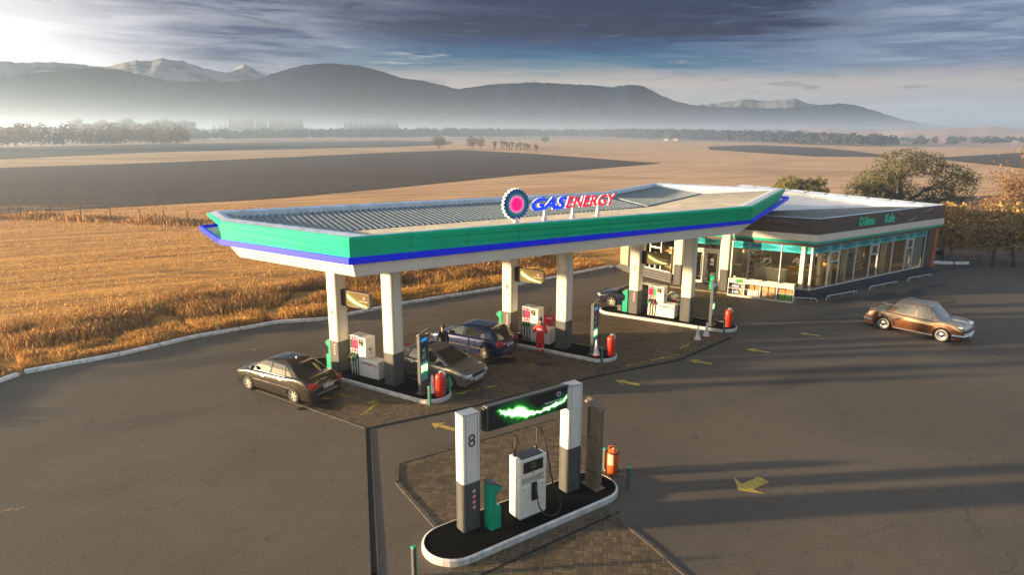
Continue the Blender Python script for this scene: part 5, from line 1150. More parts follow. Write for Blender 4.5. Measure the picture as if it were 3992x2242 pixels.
def car(name, label, cat, paint, L, Wd, wb, fo, deck, belt, roof, pos, heading, style, r=.31, glass=None, top=None, rear_box=None, plate='', arch=1.13, taper=.9, seams=(), tail='side', group=None, curve=1.0):
    """local x forward, origin between the axles; deck: (x, z) along the top of the lower body; belt/roof: (x_rear, x_front, z, half width)"""
    root = thing(name, label, cat, (*pos, 0), R(heading), group); hw = Wd/2; xf = wb/2+fo; xr = xf-L; ra = r*arch
    xs = set([xr, xr+.04, xr+.12, xf-.12, xf-.04, xf]); x_ = xr
    while x_ < xf: xs.add(round(x_, 3)); x_ += .12
    for c_ in (-wb/2, wb/2):
        for k in range(-12, 13): xs.add(round(c_+ra*sin(k/12*pi/2), 4))
    xs = sorted(x for x in xs if xr <= x <= xf); xs = [a for i, a in enumerate(xs) if i == 0 or a-xs[i-1] > .008]
    def half(x_):
        e_ = min(x_-xr, xf-x_); k = taper+(1-taper)*min(1, e_/.75)**.5; k2 = .80+.20*min(1, e_/.16)**.5; return hw*k*k2
    def zlow(x_):
        z_ = .21+(.10 if min(x_-xr, xf-x_) < .05 else 0)
        for c_ in (-wb/2, wb/2):
            d = abs(x_-c_)
            if d < ra: z_ = max(z_, r+sqrt(ra*ra-d*d)*.98)
        return z_
    vs = []; NS = 11
    for x_ in xs:
        h_, zl, zt = half(x_), zlow(x_), sm(deck, x_); zs = zt-.07; row = []
        zs = max(zs, zl+.06)
        for t in (0, .22, .5, .78, 1.):
            z_ = zl+(zs-zl)*t; f = .955+.045*min(1, max(0, (z_-.2)/.3)); f -= .045*max(0, (z_-.62)/.35)*curve; row.append((h_*f, z_))
        yt = row[-1][0]; row += [(yt*.975, zs+.035), (yt*.93, zt-.008), (yt*.86, zt+.002), (yt*.55, zt+.018), (yt*.28, zt+.026), (0, zt+.028)]
        full = [(-a, b_) for a, b_ in row]+[(a, b_) for a, b_ in row[:-1][::-1]]
        vs += [(x_, a, b_) for a, b_ in full]
    n_ = 2*NS-1; mb = MB(); k = len(xs)
    qs = [(i, (j*n_+i, j*n_+i+1, (j+1)*n_+i+1, (j+1)*n_+i)) for j in range(k-1) for i in range(n_-1)]
    if top: mb.add(vs, [q for i, q in qs if not 3 <= i <= n_-5], paint, True); mb.add(vs, [q for i, q in qs if 3 <= i <= n_-5], top, True)
    else: mb.add(vs, [q for i, q in qs], paint, True)
    mb.add(vs, [tuple(range(n_-1, -1, -1)), tuple((k-1)*n_+i for i in range(n_))], paint)
    mb.bb(xr+.15, xf-.15, -hw*.80, hw*.80, .17, .60, M_black)        # floor pan and dark wheel wells
    for s_ in seams:
        for sd_ in (-1, 1):
            h_ = half(s_); zt = sm(deck, s_); z0 = max(.27, zlow(s_)); mb.tube([(s_, sd_*h_*(.955+.045*min(1, max(0, (z_-.2)/.3))-.045*max(0, (z_-.62)/.35)*curve)-sd_*.004, z_) for z_ in [z0+(zt-.08-z0)*q/6 for q in range(7)]], .007, M_black, 4)
    body = mb.build('body', root)
    # greenhouse
    bx0, bx1, bz, bw = belt; rx0, rx1, rz_, rw = roof
    def ring(x0, x1, w_, z_, cr, bulge=.07):
        ps = []
        for a in range(5):
            t = pi/2*a/4; ps.append((x1-cr+cr*sin(t)+bulge*0, w_-cr+cr*cos(t)))
        ps = ps[::1]; front = [(x1+bulge*(1-((w_-cr)*(1-q/2.))**2/(w_-cr)**2)*1., (w_-cr)*(1-q/2.)) for q in range(1, 4)]
        left = [(x1-cr, w_)]; pts = ps+front+[(a, -b_) for a, b_ in ps[::-1]]
        rear = [(a, -b_) for a, b_ in []]
        back = []
        for a in range(5):
            t = pi/2*a/4; back.append((x0+cr-cr*sin(t), -(w_-cr+cr*cos(t))))
        bk = [(x0-bulge*.8*(1-(q/2.)**2), (w_-cr)*q/2.) for q in (-1, 0, 1)]
        pts += back+bk+[(a, -b_) for a, b_ in back[::-1]]
        return [(a, b_, z_) for a, b_ in pts]
    lv = [ring(bx0, bx1, bw, bz, .05), ring(bx0+(rx0-bx0)*.5, bx1+(rx1-bx1)*.5, bw+(rw-bw)*.46, bz+(rz_-.05-bz)*.5, .07), ring(rx0, rx1, rw, rz_-.05, .10), ring(rx0+.10, rx1-.10, rw-.055, rz_-.018, .12), ring(rx0+.32, rx1-.32, rw*.70, rz_+.010, .15), ring(rx0+.6, rx1-.6, rw*.3, rz_+.022, .1)]
    n_ = len(lv[0]); mb = MB(); vs = [p for l_ in lv for p in l_]
    mb.add(vs, [(j*n_+i, j*n_+(i+1) % n_, (j+1)*n_+(i+1) % n_, (j+1)*n_+i) for j in range(len(lv)-1) for i in range(n_)]+[tuple(range((len(lv)-1)*n_, len(lv)*n_))], top or paint, True)
    rf = mb.build('cabin', root); gm = glass or M_carglass; zr = rz_-.05
    def sidep(x_, t, sd_, o_=.012): w_ = (bw+(rw-bw)*(t*.92 if t < .5 else .46+(t-.5)*1.08)); return (x_, sd_*(w_+o_), bz+(zr-bz)*t)
    return root, body, rf, dict(half=half, sidep=sidep, xr=xr, xf=xf, bx0=bx0, bx1=bx1, bz=bz, bw=bw, rx0=rx0, rx1=rx1, rw=rw, zr=zr, hw=hw, wb=wb, r=r, deck=deck, gm=gm, zlow=zlow)
def side_windows(root, K, wins, trim=None, only=None):
    for sd_ in (-1, 1):
        for poly_ in wins:
            mb = MB(); ps = []
            for (xa, ta), (xb, tb) in zip(poly_, poly_[1:]+poly_[:1]):
                for q in range(4): ps.append(K['sidep'](xa+(xb-xa)*q/4, ta+(tb-ta)*q/4, sd_))
            if sd_ > 0: ps = ps[::-1]
            c_ = sum((Vector(p) for p in ps), Vector())/len(ps); c_.y += sd_*.004; mb.add(ps+[tuple(c_)], [(i, (i+1) % len(ps), len(ps)) for i in range(len(ps))], K['gm']); mb.build('side_window', root)
        if trim:
            mb = MB(); x0, x1 = trim; mb.tube([K['sidep'](x0+(x1-x0)*q/8, .03, sd_, .018) for q in range(9)], .011, M_chrome, 5); mb.build('window_trim', root)
def screens(root, K, fr=(.06, .94), rr=(.08, .92), yw=.86):
    for nm, x0, x1, (t0, t1), s_ in (('windscreen', K['bx1'], K['rx1'], fr, 1), ('rear_window', K['bx0'], K['rx0'], rr, -1)):
        mb = MB(); vs = []; NY, NT = 9, 5
        for a in range(NT):
            t = t0+(t1-t0)*a/(NT-1); w_ = (K['bw']+(K['rw']-K['bw'])*t)*yw
            for b_ in range(NY):
                q = b_/(NY-1)*2-1; bul = .07*(1-q*q)*(1 if s_ > 0 else .8); vs.append((x0+(x1-x0)*t+s_*(bul+.016), q*w_, K['bz']+(K['zr']-K['bz'])*t))
        mb.add(vs, [(a*NY+b_, a*NY+b_+1, (a+1)*NY+b_+1, (a+1)*NY+b_) for a in range(NT-1) for b_ in range(NY-1)], K['gm'], True); mb.build(nm, root)
def fittings(root, K, style, bumper, zh=.62, zt=.80, hl=(.30, .16), tl=(.22, .20), mir=True, handles=(), plate='', grille=None, plate_front=True):
    xf, xr, hw = K['xf'], K['xr'], K['hw']
    for x_ in (K['wb']/2, -K['wb']/2):
        for sd_ in (-1, 1): wheel(root, x_, sd_*(hw-.115), K['r'], style, sd_)
    for nm, x_, s_ in (('front_bumper', xf, 1), ('rear_bumper', xr, -1)):
        mb = MB(); ps = []
        for q in range(13):
            y_ = -1+q/6; xx = x_+s_*(.035-.02)-s_*(.10*abs(y_)**3+.28*max(0, abs(y_)-.92)/.08); ps.append((xx, y_*hw*.95))
        vs = []
        for p in ps: vs += [(p[0]-s_*.06, p[1], .24), (p[0], p[1], .27), (p[0]+s_*.018, p[1], .40), (p[0]+s_*.018, p[1], .50), (p[0]-s_*.05, p[1], .53)]
        mb.add(vs, [(j*5+i, j*5+i+1, (j+1)*5+i+1, (j+1)*5+i) for j in range(12) for i in range(4)], bumper, True); mb.build(nm, root)
    for sd_ in (-1, 1):
        for nm, x_, s_, (w_, h_), z_, m in (('headlight', xf, 1, hl, zh, M_lampc), ('tail_light', xr, -1, tl, zt, M_lampr)):
            mb = MB(); vs = []
            for q in range(5):
                y_ = sd_*(hw*.90-w_*q/4*1.0) if q else sd_*hw*.925; e_ = [.20, .045, .02, .012, .01][q]; xx = x_-s_*(e_-.02)
                vs += [(xx+s_*.0, y_, z_-h_/2), (xx+s_*.008, y_, z_), (xx-s_*.03, y_, z_+h_/2)]
            mb.add(vs, [(j*3+i, j*3+i+1, (j+1)*3+i+1, (j+1)*3+i) for j in range(4) for i in range(2)], m, True); mb.build(nm, root)
        if mir:
            mb = MB(); x_ = K['bx1']-.42; y_ = K['bw']+.02; mb.box(x_, sd_*(y_+.10), K['bz']+.10, .10, .20, .12, M_dplast if mir == 'dark' else bumper, 0); mb.build('wing_mirror', root, bevel=.03)
        for x_ in handles:
            mb = MB(); zz = sm(K['deck'], x_)-.14; yy = K['half'](x_)*.985; mb.box(x_, sd_*(yy+.012), zz, .16, .03, .035, M_chrome, 0); mb.build('door_handle', root, bevel=.008)
    for x_, s_ in ((xr, -1),)+(((xf, 1),) if plate_front else ()):
        z_ = .68 if s_ < 0 else .42; mb = MB(); mb.box(x_+s_*.035, 0, z_, .012, .50, .115, M_plate)
        T = Matrix(((0, 0, s_, x_+s_*.046), (s_, 0, 0, 0), (0, 1, 0, z_-.005), (0, 0, 0, 1))); mb.text(plate, .105, T, M_txtb, depth=.002, sx=.85, off=.001); mb.build('number_plate', root)
    if grille:
        mb = MB(); mb.box(xf+.012, 0, grille[1], .03, grille[0], grille[2], M_black); mb.box(xf+.03, 0, grille[1]+grille[2]/2, .02, grille[0]*1.02, .02, M_chrome); mb.build('grille', root)
def pos_from(front, rear, hw, side):
    """centre between axles from the ground contacts of the visible side"""
    f, r_ = Vector(front), Vector(rear); d = (f-r_).normalized(); n = Vector((-d.y, d.x))*side; m = (f+r_)/2+n*hw; return tuple(m), math.degrees(atan2(d.y, d.x))
def paint(name, col, metal=.5, rough=.28, flake=.0): return mat(name, col, rough, metal=metal, coat=.8, var=.04, vs=3)
# dark saloon
P_sed = paint('dark_bronze_black_paint', (.035, .027, .018), .55, .25)
pos, hd = pos_from((-10.39, 24.79), (-8.14, 23.43), .76, -1)
deck = [(-2.05, .70), (-1.98, .93), (-1.75, .985), (-1.35, 1.00), (-.9, .96), (0, .93), (.9, .90), (1.2, .885), (1.6, .84), (1.95, .76), (2.13, .66), (2.2, .56)]
root, body, rf, K = car('sedan_car', 'parked black bronze saloon with tinted rear window seen from behind at the first pump', 'car', P_sed, 4.45, 1.72, 2.60, .87, deck, (-1.62, 1.32, .93, .755), (-.92, .42, 1.43, .56), pos, hd, 'seven', .31, seams=(.98, .02, -.93))
side_windows(root, K, [[(1.0, .06), (.05, .08), (.0, .90), (.40, .90), (.62, .72)], [(-.05, .08), (-.82, .10), (-.72, .86), (-.06, .90)], [(-.88, .12), (-1.18, .14), (-.82, .78), (-.78, .80)]], (1.05, -1.25))
screens(root, K); fittings(root, K, 'seven', P_sed, .62, .82, (.36, .17), (.26, .22), 'dark', (.35, -.62), '835 UZA 05', (.6, .62, .10))
mb = MB(); mb.box(-2.06, 0, .90, .03, .30, .018, M_chrome); mb.box(-2.07, .0, .86, .012, .07, .04, M_chrome); mb.build('boot_badge', root)
mb = MB(); mb.box(-.62, 0, 1.47, .10, .03, .04, M_chrome); mb.build('roof_aerial', root, bevel=.01)
for s_ in (-1, 1):
    mb = MB(); mb.tube([(.95-.2*k, s_*(K['half'](.95-.2*k)*.992+.004), .58) for k in range(12)], .010, M_sideT if False else P_sed, 5); mb.build('side_moulding', root)
# silver car with open door, facing the viewer's right
P_sil = paint('silver_grey_paint', (.22, .21, .18), .6, .3)
h_ = -32.5; d = Vector((cos(R(h_)), sin(R(h_)))); fr = Vector((-2.48, 24.98)); pos, hd = pos_from(tuple(fr), tuple(fr-d*2.5), .75, 1)
deck = [(-1.98, .70), (-1.9, .94), (-1.6, .965), (-1.3, .96), (-.8, .93), (0, .91), (.9, .885), (1.3, .86), (1.7, .80), (1.98, .72), (2.08, .60)]
root, body, rf, K = car('hatchback_car', 'silver grey car facing the totem with its far front door open', 'car', P_sil, 4.28, 1.70, 2.60, .84, deck, (-1.72, 1.22, .91, .75), (-.92, .32, 1.40, .58), pos, hd, 'seven', .30, seams=(.92, -.02, -.88))
side_windows(root, K, [[(.92, .06), (.02, .08), (-.02, .90), (.30, .90), (.58, .62)], [(-.06, .08), (-.95, .10), (-.80, .88), (-.07, .90)]]); screens(root, K)
fittings(root, K, 'seven', P_sil, .60, .80, (.34, .15), (.26, .18), 'dark', (.3, -.6), 'Р192КХР', (.72, .60, .11))
mb = MB(); mb.box(2.12, 0, .47, .03, 1.62, .05, M_dplast); mb.box(2.13, 0, .335, .03, 1.1, .04, M_dplast); mb.build('bumper_strip', root)
mb = MB(); c_ = Vector((.90, .84)); a = R(118); dr = Vector((cos(a), sin(a)))      # open door swung out on the far side
w_ = Vector((-dr.y, dr.x))*.03
def dpt(s_, z_, o_=0.): p = c_+dr*s_+w_*o_; return (p.x, p.y, z_)
mb.add([dpt(0, .28, -1), dpt(.95, .28, -1), dpt(.95, .90, -1), dpt(0, .88, -1), dpt(0, .28, 1), dpt(.95, .28, 1), dpt(.95, .90, 1), dpt(0, .88, 1)], [(3, 2, 1, 0), (4, 5, 6, 7), (0, 1, 5, 4), (1, 2, 6, 5), (2, 3, 7, 6), (3, 0, 4, 7)], P_sil); do = mb.build('open_door', root, bevel=.012)
mb = MB(); mb.tube([dpt(.02, .88), dpt(.50, 1.36), dpt(.92, 1.34), dpt(.95, .90)], .022, P_sil, 6); mb.build('window_frame', do); mb = MB(); mb.poly([dpt(.06, .90), dpt(.93, .91), dpt(.90, 1.32), dpt(.50, 1.34)], M_glass); mb.build('pane', do)
# blue hatchback
P_blu = paint('dark_blue_paint', (.004, .013, .062), .45, .28)
h_ = 147.5; d = Vector((cos(R(h_)), sin(R(h_)))); rr_ = Vector((-1.15, 28.43)); pos, hd = pos_from(tuple(rr_+d*2.47), tuple(rr_), .75, -1)
deck = [(-1.90, .72), (-1.86, .95), (-1.7, .96), (-1.2, .955), (0, .93), (.8, .91), (1.2, .885), (1.6, .82), (1.85, .74), (1.93, .62)]
root, body, rf, K = car('hatchback_car', 'dark blue hatchback being refuelled, its yellow pinstripe along the side', 'car', P_blu, 4.0, 1.70, 2.47, .76, deck, (-1.80, 1.12, .93, .755), (-1.38, .28, 1.42, .60), pos, hd, 'multi', .30, seams=(.90, .0, -.86))
side_windows(root, K, [[(.88, .06), (.04, .08), (.02, .90), (.24, .90), (.5, .66)], [(-.06, .08), (-.72, .09), (-.74, .88), (-.04, .90)], [(-.80, .10), (-1.18, .14), (-1.02, .84), (-.82, .87)]]); screens(root, K, rr=(.06, .90))
M_grey = mat('charcoal_bumper', (.03, .03, .032), .5)
fittings(root, K, 'multi', M_grey, .62, .80, (.30, .16), (.24, .26), 'dark', (.32, -.6), 'Р 661 АЕ', (.7, .62, .12))
for s_ in (-1, 1): mb = MB(); mb.tube([(1.0-.2*k, s_*(K['half'](1.0-.2*k)*.995+.003), .50) for k in range(14)], .006, mat('pinstripe', (.40, .26, .05), .5), 4); mb.build('pinstripe', root)
mb = MB(); mb.cyl((.2, .3, 1.42), (.02, .3, 1.58), .006, .004, M_black, 5); mb.build('aerial', root)
mb = MB(); mb.tube([(-1.62, -.80, .82), (-1.66, -.95, .84), (-1.9, -1.15, .78), (-2.1, -1.3, .62), (-2.3, -1.6, .48), (-2.6, -1.75, .42), (-2.9, -1.7, .6)], .014, M_rubber, 6); mb.build('fuel_hose', root)
# navy saloon behind the shop side island
P_nav = paint('navy_paint', (.012, .016, .035), .5, .25)
h_ = 150; d = Vector((cos(R(h_)), sin(R(h_)))); fr = Vector((5.88, 37.85)); pos, hd = pos_from(tuple(fr), tuple(fr-d*2.72), .77, -1)
deck = [(-2.12, .70), (-2.06, .95), (-1.8, 1.0), (-1.45, 1.0), (-.9, .96), (0, .93), (1.0, .90), (1.4, .87), (1.9, .80), (2.25, .70), (2.34, .58)]
root, body, rf, K = car('sedan_car', 'navy blue saloon standing behind the pump nearest the shop', 'car', P_nav, 4.72, 1.78, 2.72, .98, deck, (-1.72, 1.42, .93, .77), (-1.0, .42, 1.44, .58), pos, hd, 'five', .33, seams=(1.05, .05, -.95))
side_windows(root, K, [[(1.1, .06), (.05, .08), (.0, .90), (.42, .90), (.7, .66)], [(-.05, .08), (-.90, .10), (-.78, .88), (-.06, .90)], [(-.96, .12), (-1.25, .14), (-.9, .76)]]); screens(root, K)
fittings(root, K, 'five', P_nav, .66, .82, (.38, .17), (.28, .20), True, (.36, -.62), '706 SSA 05', (.8, .62, .10))
for s_ in (-1, 1): mb = MB(); mb.box(2.22, s_*.66, .34, .10, .16, .09, M_lampc); mb.build('fog_light', root, bevel=.02); mb = MB(); mb.box(1.62, s_*(.862), .66, .09, .02, .035, M_lampo); mb.build('side_indicator', root)
# vintage bronze saloon
P_vol = mat('bronze_paint', (.15, .055, .016), .24, metal=.6, coat=1.); P_vold = mat('dark_brown_flash', (.035, .014, .006), .25, metal=.5, coat=1.)
pos, hd = pos_from((21.18, 31.42), (19.5, 33.41), .74, 1)
deck = [(-2.22, .66), (-2.16, .93), (-1.9, 1.00), (-1.4, 1.02), (-.8, .99), (0, .97), (.9, .96), (1.3, 1.0), (1.8, .97), (2.05, .90), (2.16, .80), (2.21, .66)]
root, body, rf, K = car('vintage_car', 'bronze brown vintage saloon with white wall tyres and chrome bumpers by the cafe', 'vintage car', P_vol, 4.56, 1.80, 2.70, .86, deck, (-1.40, 1.16, .97, .765), (-.84, .60, 1.67, .63), pos, hd, 'dish', .345, seams=(.96, -.02, -.90), taper=.86, arch=1.16, curve=1.3, top=mat('sky_reflection_paint', (.34, .22, .12), .25, metal=.7, coat=1.), glass=mat('clear_grey_glass', (.10, .10, .10), .06, coat=.8))  # paler top paint stands in for the sky reflected on roof and deck
side_windows(root, K, [[(.72, .10), (.10, .10), (.10, .86), (.46, .86)], [(.92, .10), (.76, .10), (.52, .84), (.56, .84)], [(.0, .10), (-.62, .10), (-.60, .84), (.02, .86)], [(-.66, .10), (-.98, .12), (-.78, .76), (-.64, .82)]], (1.0, -1.3)); screens(root, K, yw=.84)
for x_ in (K['wb']/2, -K['wb']/2):
    for sd_ in (-1, 1): wheel(root, x_, sd_*(K['hw']-.13), K['r'], 'dish', sd_)
for nm, x_, s_ in (('front_bumper', K['xf']+.10, 1), ('rear_bumper', K['xr']-.06, -1)):
    mb = MB(); ps = [(x_-s_*(.10*abs(y_)**2.5+.42*max(0, abs(y_)-.90)/.1), y_*.90, .44) for y_ in [-1+q/9 for q in range(19)]]; mb.tube(ps, .058, M_chrome, 8)
    for yy in (-.38, .38): mb.cyl((x_-s_*.01, yy, .36), (x_-s_*.01, yy, .56), .035, .03, M_chrome, 8)
    mb.build(nm, root)
for sd_ in (-1, 1):
    mb = MB(); mb.cyl((2.00, sd_*.70, .84), (2.19, sd_*.70, .83), .125, .125, M_chrome, 18); mb.lathe([(.11, 2.192), (.08, 2.215), (0, 2.225)], M_lampc, 16, (0, sd_*.70, .83), 'x'); mb.build('headlight', root)
    mb = MB(); mb.cyl((-1.90, sd_*.66, .885), (-2.12, sd_*.66, .87), .06, .055, M_chrome, 12); mb.cyl((-2.10, sd_*.66, .85), (-2.15, sd_*.66, .84), .05, .045, M_lampr, 12); mb.build('tail_light', root)
    mb = MB(); ps = [(2.1, .93), (1.6, .985), (.9, .965), (0, .965)]; mb.tube([(a, sd_*(K['half'](a)*.93), b_+.02) for a, b_ in ps], .009, M_chrome, 5); mb.build('chrome_trim', root); mb = MB(); mb.tube([(.95-.2*k, sd_*(K['half'](.9)*.957+.006), .255) for k in range(10)], .022, M_chrome, 6); mb.build('sill_trim', root); mb = MB()
    mb.tube([(a, sd_*(K['half'](a)*.90), 1.03) for a in (-1.3, -1.7, -2.1)], .012, M_chrome, 5); mb.build('chrome_trim', root)
    mb = MB()       # dark flash that widens over the rear wing
    up_ = [(-.35, .80), (-.6, .87), (-1.0, .90), (-1.5, .90), (-2.05, .86)]; lo = [(-.55, .62), (-.72, .45), (-.80, .30), (-1.35, .74), (-2.05, .52)]
    def fz(x_, z_): h = K['half'](x_); f = .955+.045*min(1, max(0, (z_-.2)/.3)); f -= .045*max(0, (z_-.62)/.35)*1.3; return (x_, sd_*(h*f+.006), z_)
    U1 = [(-.35, .80), (-.5, .86), (-.75, .88), (-1.0, .89), (-1.35, .895), (-1.7, .885), (-2.1, .85)]; L1 = [(-.36, .77), (-.5, .76), (-.66, .70), (-.80, .35), (-1.35, .755), (-1.78, .62), (-2.1, .45)]
    vs = []
    for a, b_ in zip(U1, L1):
        for q in range(5): t = q/4; vs.append(fz(a[0]+(b_[0]-a[0])*t, a[1]+(b_[1]-a[1])*t))
    mb.add(vs, [(j*5+i, j*5+i+1, (j+1)*5+i+1, (j+1)*5+i) for j in range(6) for i in range(4)], P_vold, True); mb.build('dark_flash', root)
    mb = MB(); mb.box(.60, sd_*.90, 1.0, .06, .10, .05, M_chrome); mb.build('door_handle', root, bevel=.01)
    mb = MB(); mb.cyl((.78, sd_*.80, 1.04), (.78, sd_*.90, 1.08), .012, .012, M_chrome, 5); mb.lathe([(0, -.02), (.06, -.01), (.06, .01), (0, .02)], M_chrome, 12, (.78, sd_*.93, 1.09), 'x'); mb.build('wing_mirror', root)
mb = MB(); mb.box(2.23, 0, .62, .06, 1.12, .16, M_black); [mb.box(2.26, -.5+k*.09, .62, .03, .03, .15, M_chrome) for k in range(12)]; mb.tube([(2.25, -.62, .72), (2.29, 0, .73), (2.25, .62, .72)], .022, M_chrome, 6); mb.tube([(2.25, -.62, .54), (2.29, 0, .53), (2.25, .62, .54)], .022, M_chrome, 6); mb.build('grille', root)
mb = MB(); mb.tube([(1.5, 0, 1.03), (1.9, 0, 1.03), (2.15, 0, .98)], .02, M_chrome, 6); mb.build('bonnet_ornament', root)
mb = MB(); mb.cyl((.9, .5, 1.05), (.55, .5, 1.72), .006, .004, M_chrome, 5); mb.build('aerial', root)
mb = MB(); mb.box(2.36, 0, .40, .012, .48, .11, M_plate); mb.build('number_plate', root)
# vehicles parked half hidden beyond the bush
P_wv = mat('van_white', (.55, .53, .48), .5)
o = simple('parked_van', 'pale green and white van half hidden behind the bush beyond the shop', 'van', [('body', lambda m_: (m_.bb(-1.2, 1.5, -.8, .8, .45, 1.25, P_wv), m_.prism([(-1.1, -.72), (1.0, -.72), (1.0, .72), (-1.1, .72)], 1.25, 1.75, mat('van_green', (.10, .30, .20), .4), P_wv, [(-1.0, -.6), (.6, -.6), (.6, .6), (-1.0, .6)]))), ]+[('wheel', lambda m_, x_=x_, y_=y_: m_.cyl((x_, y_, .3), (x_, y_+.16, .3), .3, .3, M_tyre, 16)) for x_ in (-.8, .9) for y_ in (-.82, .66)], (35.0, 55.6, 0), R(200), None, .05)
mb = MB(); mb.tube([(-.5, 0, .0), (-.5, 0, .5), (.5, 0, .5), (.5, 0, 0)], .02, M_black, 6); mb.tube([(-.5, 0, .25), (.5, 0, .25)], .015, M_black, 6); mb.tube([(-.5, .5, 0), (-.5, 0, .5)], .015, M_black, 6); mb.tube([(.5, .5, 0), (.5, 0, .5)], .015, M_black, 6); o = mb.build('iron_rack'); o.location = (36.6, 51.9, 0); tag(o, 'small black iron rack standing at the end of the white planter kerb', 'rack')

# ------------------------------------------------------------------ people
def skin(name, J, E, rad, m, parent, root=0, sub=2, flat=1.):
    me = bpy.data.meshes.new(name); me.from_pydata(J, E, []); o = bpy.data.objects.new(name, me); COL.objects.link(o)
    o.modifiers.new('s', 'SKIN'); 
    for i, v in enumerate(me.skin_vertices[0].data): v.radius = rad[i] if isinstance(rad[i], tuple) else (rad[i], rad[i]); v.use_root = (i == root)
    o.modifiers.new('b', 'SUBSURF').levels = sub; bpy.context.view_layer.update()
    m2 = bpy.data.meshes.new_from_object(o.evaluated_get(bpy.context.evaluated_depsgraph_get())); m2.name = name; bpy.data.objects.remove(o); bpy.data.meshes.remove(me)
    m2.materials.clear(); m2.materials.append(m)
    for p in m2.polygons: p.use_smooth = True
    o = bpy.data.objects.new(name, m2); COL.objects.link(o); o.parent = parent; return o
M_hair = mat('dark_hair', (.02, .014, .010), .8); M_shoe = mat('dark_shoes', (.02, .018, .016), .6)
def person(label, loc, rz, top, bot_, arms, head=(0, 0), cap=None, collar=None, stripe=None, lean=0., sit=False, h=1.0, legs=((.11, 0), (-.11, 0)), group=None):
    """faces local -y; arms = (elbow, hand) offsets from each shoulder, right then left"""
    o = thing('person', label, 'person', loc, rz, group); o.scale = (h, h, h); pz = .94 if not sit else .50
    pel, ch, nk = Vector((0, 0, pz)), Vector((0, -lean*.5, pz+.32)), Vector((0, -lean, pz+.54)); hd_ = nk+Vector((head[0]*.03, -.02-head[1]*.05, .13)); ht = hd_+Vector((head[0]*.01, -head[1]*.03, .085))
    J = [pel, pel+Vector((0, 0, .14)), ch, nk-Vector((0, 0, .04)), nk+Vector((0, 0, .03)), hd_, ht]; E_ = [(0, 1), (1, 2), (2, 3), (3, 4), (4, 5), (5, 6)]; rd = [(.135, .10), (.125, .09), (.15, .105), (.075, .065), (.048, .048), (.078, .088), (.06, .07)]
    Rr = []
    for s_, (el_, ha) in zip((-1, 1), arms):
        sh = ch+Vector((s_*.17, 0, .12)); e_ = sh+Vector(el_); w_ = e_+Vector(ha); n0 = len(J); dh = (w_-e_).normalized(); J += [sh, e_, w_, w_+dh*.07]; E_ += [(2, n0), (n0, n0+1), (n0+1, n0+2), (n0+2, n0+3)]; rd += [.062, .045, .030, (.036, .02)]
        side = dh.orthogonal().normalized(); Rr.append((sh, e_, w_))
        for k in range(4):
            q = w_+dh*.08+side*(k-1.5)*.019; n1 = len(J); J += [q+dh*(.035+.006*(1-abs(k-1.5))), q+dh*.065+Vector((0, 0, -.012))]; E_ += [(n0+3, n1), (n1, n1+1)]; rd += [.0095, .008]
        n1 = len(J); J += [w_+dh*.05+side*.045, w_+dh*.085+side*.06]; E_ += [(n0+3, n1), (n1, n1+1)]; rd += [.011, .009]
    LG = []
    for s_, (lx, ly) in zip((-1, 1), legs):
        hp = pel+Vector((s_*.095, 0, -.04)); kn = Vector((s_*.10+lx*0, ly*.5-.02, .50)) if not sit else pel+Vector((s_*.11, -.42, -.02)); an = Vector((s_*abs(lx), ly, .09)) if not sit else Vector((s_*.11, -.42, .09)); to = an+Vector((s_*.02, -.15, -.05))
        n0 = len(J); J += [hp, kn, an, to]; E_ += [(0, n0), (n0, n0+1), (n0+1, n0+2), (n0+2, n0+3)]; rd += [.085, .055, .04, (.04, .03)]; LG.append((hp, kn, an, to))
    skin('body', J, E_, rd, M_skin, o)
    Jt = [pel-Vector((0, 0, .10)), pel+Vector((0, 0, .03)), pel+Vector((0, 0, .17)), ch, nk-Vector((0, 0, .05)), nk+Vector((0, 0, .035))]; Et = [(0, 1), (1, 2), (2, 3), (3, 4), (4, 5)]; rt_ = [(.185, .15), (.180, .145), (.172, .135), (.200, .148), (.125, .105), (.075, .075)]
    for sh, e_, w_ in Rr: n0 = len(Jt); Jt += [sh, sh.lerp(e_, .5), e_, w_]; Et += [(3, n0), (n0, n0+1), (n0+1, n0+2), (n0+2, n0+3)]; rt_ += [.092, .080, .070, .052]
    jk = skin('jacket', Jt, Et, rt_, top, o)
    Jt, Et, rt_ = [pel+Vector((0, 0, .10)), pel-Vector((0, 0, .02))], [(0, 1)], [(.165, .130), (.165, .128)]
    for hp, kn, an, to in LG: n0 = len(Jt); Jt += [hp-Vector((0, 0, .05)) if not sit else hp, hp.lerp(kn, .5), kn, an+Vector((0, 0, -.0))]; Et += [(1, n0), (n0, n0+1), (n0+1, n0+2), (n0+2, n0+3)]; rt_ += [.118, .100, .082, .074]
    tr = skin('trousers', Jt, Et, rt_, bot_, o)
    for hp, kn, an, to in LG: mb = MB(); mb.tube([an+Vector((0, .06, -.04)), an+Vector((0, 0, -.045)), to], [.045, .05, .038], M_shoe, 10); mb.build('shoe', o)
    # face and hair
    c_ = hd_.lerp(ht, .45); mb = MB()
    mb.add(*ell(c_+Vector((0, .012, .02)), (.088, .102, .105), lambda p: p.z > -.15 or p.y > .3), cap or M_hair, True); hr = mb.build('cap' if cap else 'hair', o)
    if cap and cap is not M_hair and label.find('peaked') >= 0: mb = MB(); mb.add(*ell(c_+Vector((0, -.12, .035)), (.07, .075, .012)), cap, True); mb.build('peak', hr)
    mb = MB(); mb.add(*ell(c_+Vector((0, -.098, -.02)), (.014, .022, .022)), M_skin, True)
    for s_ in (-1, 1): mb.add(*ell(c_+Vector((s_*.085, 0, -.02)), (.012, .022, .03)), M_skin, True)
    mb.build('nose_and_ears', o); mb = MB()
